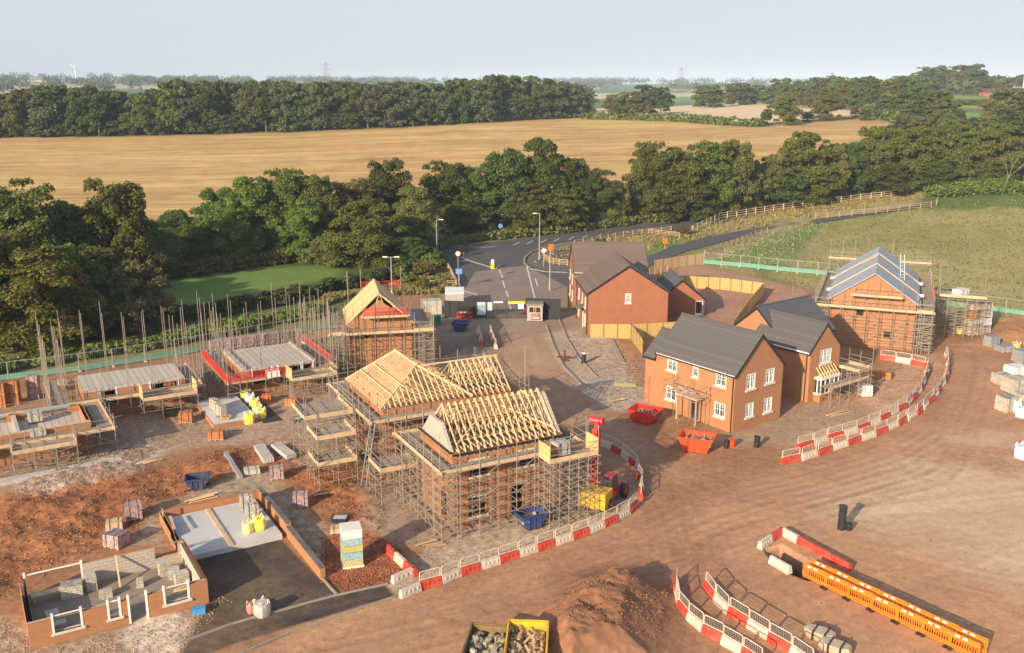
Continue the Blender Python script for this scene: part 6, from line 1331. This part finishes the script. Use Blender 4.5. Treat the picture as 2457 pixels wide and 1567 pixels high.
# ================================================================ street lamps and road signs
def lamp(px,py,h,arm,lab,two=False):
    p=G(px,py); t=empty('street_lamp',p,0,lab,'street lamp','grey street lamps'); mb=MB(); mb.tube((0,0,0),(0,0,1.4),.13,8); mb.tube((0,0,1.4),(0,0,h),.09,8,.06); mb.build('column',galv,t)
    for s in ((-1,1) if two else (arm,)): mb=MB(); mb.tube((0,0,h),(s*.9,0,h+.05),.045,6); a_=mb.build('arm',galv,t); mb=MB(); mb.box(min(s*.5,s*1.2),max(s*.5,s*1.2),-.14,.14,h+.02,h+.14); mb.build('lantern',white,a_)
lamp(1294,627,8.2,-1,'tallest street lamp, on the corner footpath of the junction'); lamp(1049,628,7.2,1,'street lamp before the trees at the left of the junction'); lamp(1319,700,6.2,-1,'street lamp left of the brown roofed house'); lamp(941,716,5.9,1,'street lamp with a double head behind the plywood roofed house',True)
def sign(px,py,h,r_,face,lab,kind='round',ring=None):
    p=G(px,py); t=empty('road_sign',p,0,lab,'road sign'); mb=MB(); mb.tube((0,0,0),(0,0,h),.05,6); mb.build('post',galv,t)
    mb=MB(); 
    if kind=='round': mb.tube((0,-.06,h),(0,-.10,h),r_,18)
    else: mb.box(-r_,r_,-.10,-.06,h-r_*.8,h+r_*.8)
    f_=mb.build('plate',ring or face,t)
    if ring: mb=MB(); mb.tube((0,-.101,h),(0,-.112,h),r_*.78,18); mb.build('face',face,f_)
bsg=M('blue_sign',(.10,.27,.55),.5)
sign(1100,690,5.2,.42,white,'round red rimmed sign high on a post left of the access road',ring=redp); sign(1102,694,2.7,.5,bsg,'pale blue square sign on a post left of the access road','sq'); sign(1304,642,2.9,.45,white,'round red rimmed sign beside the tallest street lamp',ring=redp); sign(1201,572,2.4,.45,bsg,'round blue sign before the tree belt',)
for i,(px,py,l) in enumerate(((1322,612,'orange topped post beside the right hand round sign'),(1595,598,'orange topped post on the verge by the lane'),(1113,618,'black and white sign box left of the junction island'))):
    t=empty('marker_post',G(px,py),0,l,'marker'); mb=MB(); mb.tube((0,0,0),(0,0,1.2),.06,6); mb.build('post',postw,t); mb=MB(); mb.obox((0,0,1.0),.8 if i<2 else 1.4,.4,.9,.3); mb.build('head',orangep if i<2 else black,t)
# ================================================================ fences
def railfence(pts,lab,step=2.2,h=1.25,rails=3,mat=M('rail_timber',(.42,.28,.16),.85),grp='post and rail fences',hgt=None):
    pts=[Vector(p) for p in pts]; t=empty('rail_fence',pts[0],0,lab,'fence',grp); o=pts[0]
    W_=walk(pts,step); pr=None; mbs=[MB() for _ in range(rails)]
    q=[]
    for i,(p,a,l) in enumerate(W_):
        d=Vector((math.cos(a),math.sin(a),0))*l/2; q.append(p-d); 
        if i==len(W_)-1: q.append(p+d)
    q=[Vector((v.x,v.y,float(zt(v.x,v.y)))) for v in q]
    for v in q[:100]: mb=MB(); mb.bar(v-o+Vector((0,0,-.2)),v-o+Vector((0,0,h)),.14,.14); mb.build('post',mat,t)
    for a,b in zip(q[:-1],q[1:]):
        for k in range(rails): z=Vector((0,0,h*(.32+.6*k/max(1,rails-1)))); mbs[k].bar(a-o+z,b-o+z,.05,.10)
    for m_ in mbs: m_.build('rail',mat,t)
railfence(gg((1662,560),(1708,537),(1727,528),(1786,519),(1857,508),(1945,496),(2047,483),(2142,473),(2200,463),(2271,453),(2336,446),(2420,436),(2500,428)),'long timber rail fence running up the verge above the lane',3.0,1.6,3,M('new_rail_timber',(.58,.43,.28),.85))
railfence(gg((1955,528),(2122,512),(2244,498),(2248,490)),'pale timber rail fence along the far end of the lane',3.0,1.5)
railfence(gg((1691,616),(1730,600),(1775,584),(1812,568),(1840,560)),'brown rail fence beside the lower lane',2.6,1.2)
railfence(gg((1306,626),(1318,634),(1335,639),(1362,641)),'short curved rail fence inside the junction corner',1.6,1.3,4)
railfence(gg((1378,590),(1440,580),(1490,570),(1550,562),(1610,556)),'rail fence on the verge below the main road',2.6,1.1)
railfence(gg((1555,562),(1600,567),(1630,572)),'short leaning rail fence near the marker post',2.2,1.1)
railfence(gg((1067,640),(1080,658),(1094,688)),'board fence sloping along the left kerb of the access road',1.2,1.3,5); railfence([P(a,b) for a,b in ((1033,692),(1064,692),(1095,692))],'short rail fence facing the yard left of the access road',1.5,1.3,4)
railfence([P(a,b) for a,b in ((1545,668),(1568,662),(1600,656))],'dark rail fence between lane and rear gardens',1.6,1.3,4)
def boardfence(pts,lab,h=1.8,step=1.8,mat=fencew):
    t=empty('board_fence',pts[0],0,lab,'fence','close boarded fences'); o=pts[0]
    for (p,a,l) in walk(pts,step):
        d=Vector((math.cos(a),math.sin(a),0))*l/2; n=Vector((-math.sin(a),math.cos(a),0)); p=p-o; p.z=float(zt((p+o).x,(p+o).y))-o.z
        mb=MB(); k=max(1,int(l/.15))
        for i in range(k): c=p-d+d*2*((i+.5)/k)+n*(.035 if i%2 else 0); mb.obox(c,.14,.022,h+random.uniform(-.012,.012),a)
        mb.build('board_panel',mat,t); mb=MB()
        for z in (.4,h-.35): mb.bar(p-d+n*.05+Vector((0,0,z)),p+d+n*.05+Vector((0,0,z)),.06,.08)
        mb.build('rail',postw,t); mb=MB(); mb.bar(p-d+n*.0,p-d+n*.0+Vector((0,0,h+.06)),.13,.13); mb.build('post',M('fence_post_dark',(.26,.17,.08),.85),t)
fb=lambda n_,c: M(n_,c,.85,.22,7,c2=tuple(x*.7 for x in c))
fy=fb('yellow_fence_boards',(.52,.36,.13)); ft=fb('tan_fence_boards',(.50,.35,.2))
boardfence([P(1414,812),P(1514,813)],'yellow board fence in front of the blank gable house',mat=fy); boardfence([P(1514,813),P(1541,852)],'short board fence stepping forward beside the earth plot',mat=fy); boardfence([P(1514,813),P(1625,806)],'board fence running behind the corner house',mat=fy)
boardfence([P(1644,690),P(1735,695),P(1830,708)],'long yellow board fence across the rear gardens',mat=fy); boardfence([P(1830,708),P(1795,750),P(1756,806)],'board fence running towards the house with crossing roofs',mat=fy); boardfence([P(1545,684),P(1644,690)],'shaded board fence behind the small wing',mat=fy)
boardfence([P(1570,650),P(1635,640),P(1686,634)],'tan board fence beside the lane below the meadow',mat=ft)
def meshfence(pts,lab,net=None,nh=.7,h=2.0):
    t=empty('mesh_fence',pts[0],0,lab,'fence','steel mesh fences'); o=pts[0]
    for i,(p,a,l) in enumerate(walk(pts,3.4)):
        z=float(zt(p.x,p.y)); d=Vector((math.cos(a),math.sin(a),0))*l/2*.98; p=p-o; p.z=z-o.z; Z=lambda v:Vector((0,0,v)); mb=MB()
        for q,r_ in ((p-d+Z(.1),p-d+Z(h)),(p+d+Z(.1),p+d+Z(h)),(p-d+Z(h),p+d+Z(h)),(p-d+Z(.25),p+d+Z(.25))): mb.tube(q,r_,.03,6)
        f_=mb.build('panel_frame',galv,t); mb=MB()
        for k in range(14): q=p-d+d*2*k/14; mb.tube(q+Z(.25),q+Z(h),.006,4)
        mb.build('wire_mesh',galv,f_); mb=MB(); mb.obox(p-d,.7,.22,.14,a+1.57); mb.build('foot_block',conc,t)
        if net: mb=MB(); mb.bar(p-d+Z(nh/2+.1)+Vector((.03,.03,0)),p+d+Z(nh/2+.1)+Vector((.03,.03,0)),.02,nh); mb.build('green_net',net,t)
meshfence([P(a,b) for a,b in ((-160,938),(0,915),(130,900),(234,886),(346,868),(417,856),(520,838),(640,815),(800,786))],'steel mesh fence with green netting behind the low shells',greenm,.6)
meshfence(gg((1687,634),(1735,640),(1785,643),(1840,649),(1900,655),(1960,660),(2010,665)),'steel mesh fence with green netting below the meadow',greenm,.7)
meshfence(gg((2270,735),(2332,742),(2405,752),(2457,760),(2560,775)),'steel mesh fence with green netting behind the yard packs',greenm,.6)
# ================================================================ far things
def far(px,py): return G(px,py)
pym=M('weathered_pylon_steel',(.20,.17,.17),.8)
def pylon(px,yb,yt,lab,dist=None):
    d_=ray(px,yb); Y_=dist; p=Vector((d_[0]*Y_/d_[1],Y_,float(zt(d_[0]*Y_/d_[1],Y_))-.5)); h=CH+ray(px,yt)[2]*p.y/ray(px,yt)[1]-p.z; t=empty('pylon',p,.5,lab,'pylon','electricity pylons'); mb=MB(); w=h*.11; r_=p.y*.00009; lv=[0,.25,.45,.6,.72,.82,.92,1.]
    wd=lambda f: w*(1-f)**1.0*.8+.02*h*(f<1)
    for s,u in ((1,1),(1,-1),(-1,-1),(-1,1)):
        for a,b in zip(lv[:-1],lv[1:]): mb.tube((s*wd(a),u*wd(a),a*h),(s*wd(b),u*wd(b),b*h),r_,4)
    for a,b in zip(lv[:-1],lv[1:]):
        for u in (-1,1): mb.tube((-wd(a),u*wd(a),a*h),(wd(b),u*wd(b),b*h),r_*.6,4); mb.tube((wd(a),u*wd(a),a*h),(-wd(b),u*wd(b),b*h),r_*.6,4)
    mb.build('lattice_tower',pym,t)
    for f,l in ((.68,.16),(.80,.20),(.92,.13)): mb=MB(); mb.tube((-h*l,0,h*f),(h*l,0,h*f),r_,4); mb.tube((-h*l,0,h*f),(0,0,h*(f+.04)),r_*.6,4); mb.tube((h*l,0,h*f),(0,0,h*(f+.04)),r_*.6,4); mb.build('crossarm',pym,t)
    return p,h
pylon(784,206,148,'lattice pylon rising behind the long wood',1400); pylon(1632,246,160,'lattice pylon on the field right of the wood',900); pylon(1993,228,172,'pylon tip above the plantation on the hill',1300)
d_=ray(184,196); p=Vector((d_[0]*4200/d_[1],4200,float(zt(d_[0]*4200/d_[1],4200))-2)); h=CH+ray(184,160)[2]*p.y/ray(184,160)[1]-p.z; t=empty('wind_turbine',p,0,'white three bladed wind turbine on the far left horizon','wind turbine')
mb=MB(); mb.tube((0,0,0),(0,0,h),p.y*.0009,10,p.y*.0006); mb.build('tower',white,t); mb=MB(); mb.bar((0,-4,h),(0,4,h),3,3); mb.build('nacelle',white,t)
for k in range(3): a=R(90+125+k*120-60); mb=MB(); L_=p.y*.0052; mb.bar((0,-5,h),(L_*math.cos(a),-5,h+L_*math.sin(a)),p.y*.0006,p.y*.0004); mb.build('blade',white,t)
p=far(2453,225); t=empty('radio_mast',p,0,'tall white headed mast at the right edge of the horizon','mast'); h=CH+ray(2453,150)[2]*p.y/ray(2453,150)[1]-p.z; mb=MB(); mb.tube((0,0,0),(0,0,h*.8),.5,6,.35); mb.build('shaft',galv,t); mb=MB(); mb.tube((0,0,h*.8),(0,0,h),1.2,8); mb.build('antenna_head',white,t)
p=far(2392,232); t=empty('barn',p,0,'low dark red barn on the hill crest','barn'); mb=MB(); mb.box(-11,11,-4,4,0,3); mb.build('walls',brick3,t); mb=MB(); mb.slab([(-11.5,-4.5,3),(11.5,-4.5,3),(11.5,0,5.4),(-11.5,0,5.4)],.2); mb.slab([(-11.5,0,5.4),(11.5,0,5.4),(11.5,4.5,3),(-11.5,4.5,3)],.2); mb.build('roof',M('maroon_barn_roof',(.14,.05,.05)),t)
p=far(2365,178+42); 
for i,px in enumerate((72,95,108)):
    p=far(px,196); s=p.y*.0042*.7; t=empty('farmhouse',p,.2*i,f'tiny pale farm building, {ordn(i)} from left of a hamlet on the far horizon','farmhouse','hamlet on the horizon'); mb=MB(); mb.box(-s,s,-s*.5,s*.5,0,s*.6); mb.build('walls',M('pinkish_render',(.5,.36,.3)),t); mb=MB(); mb.slab([(-s,-s*.55,s*.6),(s,-s*.55,s*.6),(s,0,s),(-s,0,s)],.3); mb.slab([(-s,0,s),(s,0,s),(s,s*.55,s*.6),(-s,s*.55,s*.6)],.3); mb.build('roof',M('orange_far_roof',(.35,.18,.12)),t)
# ================================================================ loose stones and rubble
def scatter(name,poly,n,s0,s1,mat,label,zoff=0):
    r=np.random.default_rng(n+int(s1*100)); p=np.array([[q[0],q[1]] for q in poly]); lo=p.min(0);hi=p.max(0)
    xs=lo[0]+r.random(n*5)*(hi[0]-lo[0]); ys=lo[1]+r.random(n*5)*(hi[1]-lo[1]); ins=np.zeros(len(xs),bool)
    for i in range(len(p)):
        a=p[i];b=p[(i+1)%len(p)]; ins^=((a[1]>ys)!=(b[1]>ys))&(xs<(b[0]-a[0])*(ys-a[1])/((b[1]-a[1])or 1e-9)+a[0])
    xs=xs[ins][:n];ys=ys[ins][:n];m=len(xs)
    # height from the ground sheet
    t=(xs/ys-Tc[0])/(Tc[1]-Tc[0]); wv=1/ys; row=22+(1/38.5-wv)/((1/38.5-1/12500)/649); ri=np.clip(row.astype(int),0,nr-2); ci=np.clip(t.astype(int),0,nc-2); ZG=Z.reshape(nr,nc); zs=ZG[ri,ci]
    s=s0+(s1-s0)*r.random(m)**3; base=np.array([[1,0,0],[-1,0,0],[0,1,0],[0,-1,0],[0,0,1],[0,0,-1.]]); V=base[None]*s[:,None,None]*(.6+.7*r.random((m,6,1)))+r.normal(size=(m,6,3))*s[:,None,None]*.2
    V[:,:,2]*=.7; V+=np.stack([xs,ys,zs+s*.25+zoff],1)[:,None,:]
    f=np.array([[0,2,4],[2,1,4],[1,3,4],[3,0,4],[2,0,5],[1,2,5],[3,1,5],[0,3,5]]); Fq=(f[None]+np.arange(m)[:,None,None]*6).reshape(-1,3)
    tag(link(name,npmesh(name,V.reshape(-1,3),Fq,mat)),label,'rubble',kind='stuff')
stm=leafmat('loose_stones',(.33,.225,.155),.4,0,.02); clm=leafmat('clay_lumps',(.29,.14,.075),.4,0,.01); grv=leafmat('grey_stones',(.36,.29,.235),.4,0,.01)
scatter('rubble',pp((30,1190),(60,1145),(230,1090),(340,1080),(350,1130),(160,1178)),4000,.02,.09,grv,'pale broken rubble heap below the left edge shell')
scatter('clay_lumps',clayz,8000,.02,.11,clm,'lumps of orange clay on the churned earth')
scatter('stones',gravel,7000,.015,.08,stm,'loose stones on the gravel around the low shells')
scatter('red_soil_lumps',pp((770,1400),(770,1290),(850,1270),(960,1310),(985,1370),(930,1400),(820,1425)),4000,.02,.09,leafmat('red_soil',(.30,.12,.06),.4,0,.01),'crumbly red soil round the tall yellow pack')
scatter('verge_stones',pp((930,1400),(1000,1330),(1080,1260),(1400,1180),(1520,1160),(1530,1215),(1450,1250),(1300,1310),(1100,1370),(1010,1410)),5000,.015,.06,stm,'gravel between the nearest scaffold and its barriers')
scatter('plot_stones',pp((1375,815),(1480,815),(1540,900),(1560,980),(1440,985),(1390,930)),4000,.02,.09,grv,'grey rubble on the unfinished plot by the footpath')
scatter('garden_stones',pp((1900,1000),(2080,905),(2230,850),(2240,900),(2150,980),(1990,1040)),4000,.02,.09,stm,'stony ground inside the curved barrier rows')
scatter('corner_stones',pp((0,1480),(110,1567),(330,1505),(560,1445),(500,1400),(520,1480),(400,1600),(-100,1700)),4500,.015,.07,stm,'chippings in front of the waist high shell')
scatter('yard_grit',pp((560,1567),(930,1440),(1300,1340),(1500,1240),(1560,1180),(1700,1180),(2300,1040),(2457,1100),(2457,1567)),3500,.015,.06,clm,'scattered grit on the haul road')
scatter('heap_lumps',pp((1290,1500),(1380,1410),(1520,1390),(1600,1440),(1580,1567),(1280,1567)),1500,.02,.08,clm,'lumps on the spoil heap at the bottom edge')

# ================================================================ more small things about the plots
for i,(px,py,z,w,h,m_,l) in enumerate(((85,1012,1.98,1.1,.9,pack_g,'pale block stack on the platform of the left edge scaffold, farther one'),(92,1046,1.98,1.2,.6,pack_g,'pale block stack on the platform of the left edge scaffold, nearer one'),(150,925,1.9,.8,.6,timber2,'small timber stack on the left end of the long shell scaffold'),(405,925,1.93,1.0,.35,pack_o,'low red brick stack on the boxed platform of the long shell'),
  (655,905,1.93,1.2,.7,wrapw,'white wrapped stack on the boxed platform of the square shell'),(1345,1092,4.93,1.1,1.0,M('grey_sheeting',(.45,.42,.37)),'grey covered stack on the loading bay of the nearest scaffold'),(1322,1100,4.93,.8,.8,pack_o,'small brick stack on the loading bay of the nearest scaffold'),(2290,690,5.05,1.6,.8,wrapw,'pale wrapped stack on the tower right of the felt roofed terrace'))):
    pack(h5.w(14.4,9.6,0) if px==2290 else P(px,py,z),w,w*.8,h,R(30),m_,l,cat='stack',name='material_stack',z=z,pallet=False)
for i,(a,b,l) in enumerate((((455,1205),(520,1188),'by the garage wall corner'),((600,1300),(640,1292),'on the black tarmac edge'),((1010,1310),(1050,1300),'below the front left scaffold corner'),((760,1190),(800,1180),'on the red earth below the towers'),((330,1120),(380,1105),'on the rubble heap'),((1465,965),(1500,958),'on the grey rubble plot'),((1990,1000),(2040,990),'on the soil right of the bay window'),((425,1420),(460,1412),'right of the low shell'))):
    p,q=P(*a),P(*b); mb=MB()
    for j in range(4): o=Vector((random.uniform(-.4,.4),random.uniform(-.3,.3),.05+.04*j)); mb.bar(p+o,q+o+Vector((random.uniform(-.3,.3),random.uniform(-.3,.3),0)),.16,.04)
    tag(mb.build('loose_planks',woodm),f'few loose planks lying {l}','planks','loose planks about the plots')
mb=MB(); 
for k in range(3): mb.bar((0,k*.55,0),(.1,k*.55,1.3),.04,.04)
for k in range(12): mb.tube((.02,-.1,.1+k*.1),(.02,1.2,.1+k*.1),.008,4)
for i,(px,py,l) in enumerate(((38,1480,'left of the waist high shell'),(495,1480,'in front of the waist high shell'))):
    pass
t=empty('tool_box',P(478,1470),.3,'small bright blue box on the chippings before the low shell','box'); mb=MB(); mb.box(-.35,.35,-.2,.2,0,.3); mb.build('case',M('bright_blue_box',(.06,.28,.6),.4),t); mb=MB(); mb.box(-.37,.37,-.22,.22,.3,.36); mb.build('lid',M('bright_blue_box',(.06,.28,.6)),t)
for i,(px,py) in enumerate(((815,1250),(880,1095),(715,1010))):
    t=empty('mortar_tub',P(px,py),.3*i,f'small dark tub, {ordn(i)} from the bottom among those near the scaffold towers','tub','dark mortar tubs'); mb=MB()
    mb.add([(-.45,-.35,0),(.45,-.35,0),(.45,.35,0),(-.45,.35,0),(-.55,-.42,.35),(.55,-.42,.35),(.55,.42,.35),(-.55,.42,.35)],[(3,2,1,0),(0,1,5,4),(1,2,6,5),(2,3,7,6),(3,0,4,7)]); mb.build('tub',M('navy_tub',(.02,.03,.06),.5),t); mb=MB(); mb.box(-.5,.5,-.38,.38,.25,.27); mb.build('mortar',conc,t)

for i,(px,py,l) in enumerate(((1966,1530,'farther'),(2003,1562,'nearer'))):
    t=empty('wrapped_bundle',P(px,py),R(-35),f'{l} of two tan wrapped bundles lying right of the bottom barrier rows','bundle','tan bundles'); mb=MB()
    wb=link('wrap',BAG,t,scale=(1.7,.9,.55),mat=M('tan_wrap',(.45,.35,.25),.8,.3,4,bmp=.6)); mb.box(-.3,-.2,-.52,.52,.0,.52); mb.box(.35,.45,-.52,.52,.0,.52); mb.build('strap',black,t)
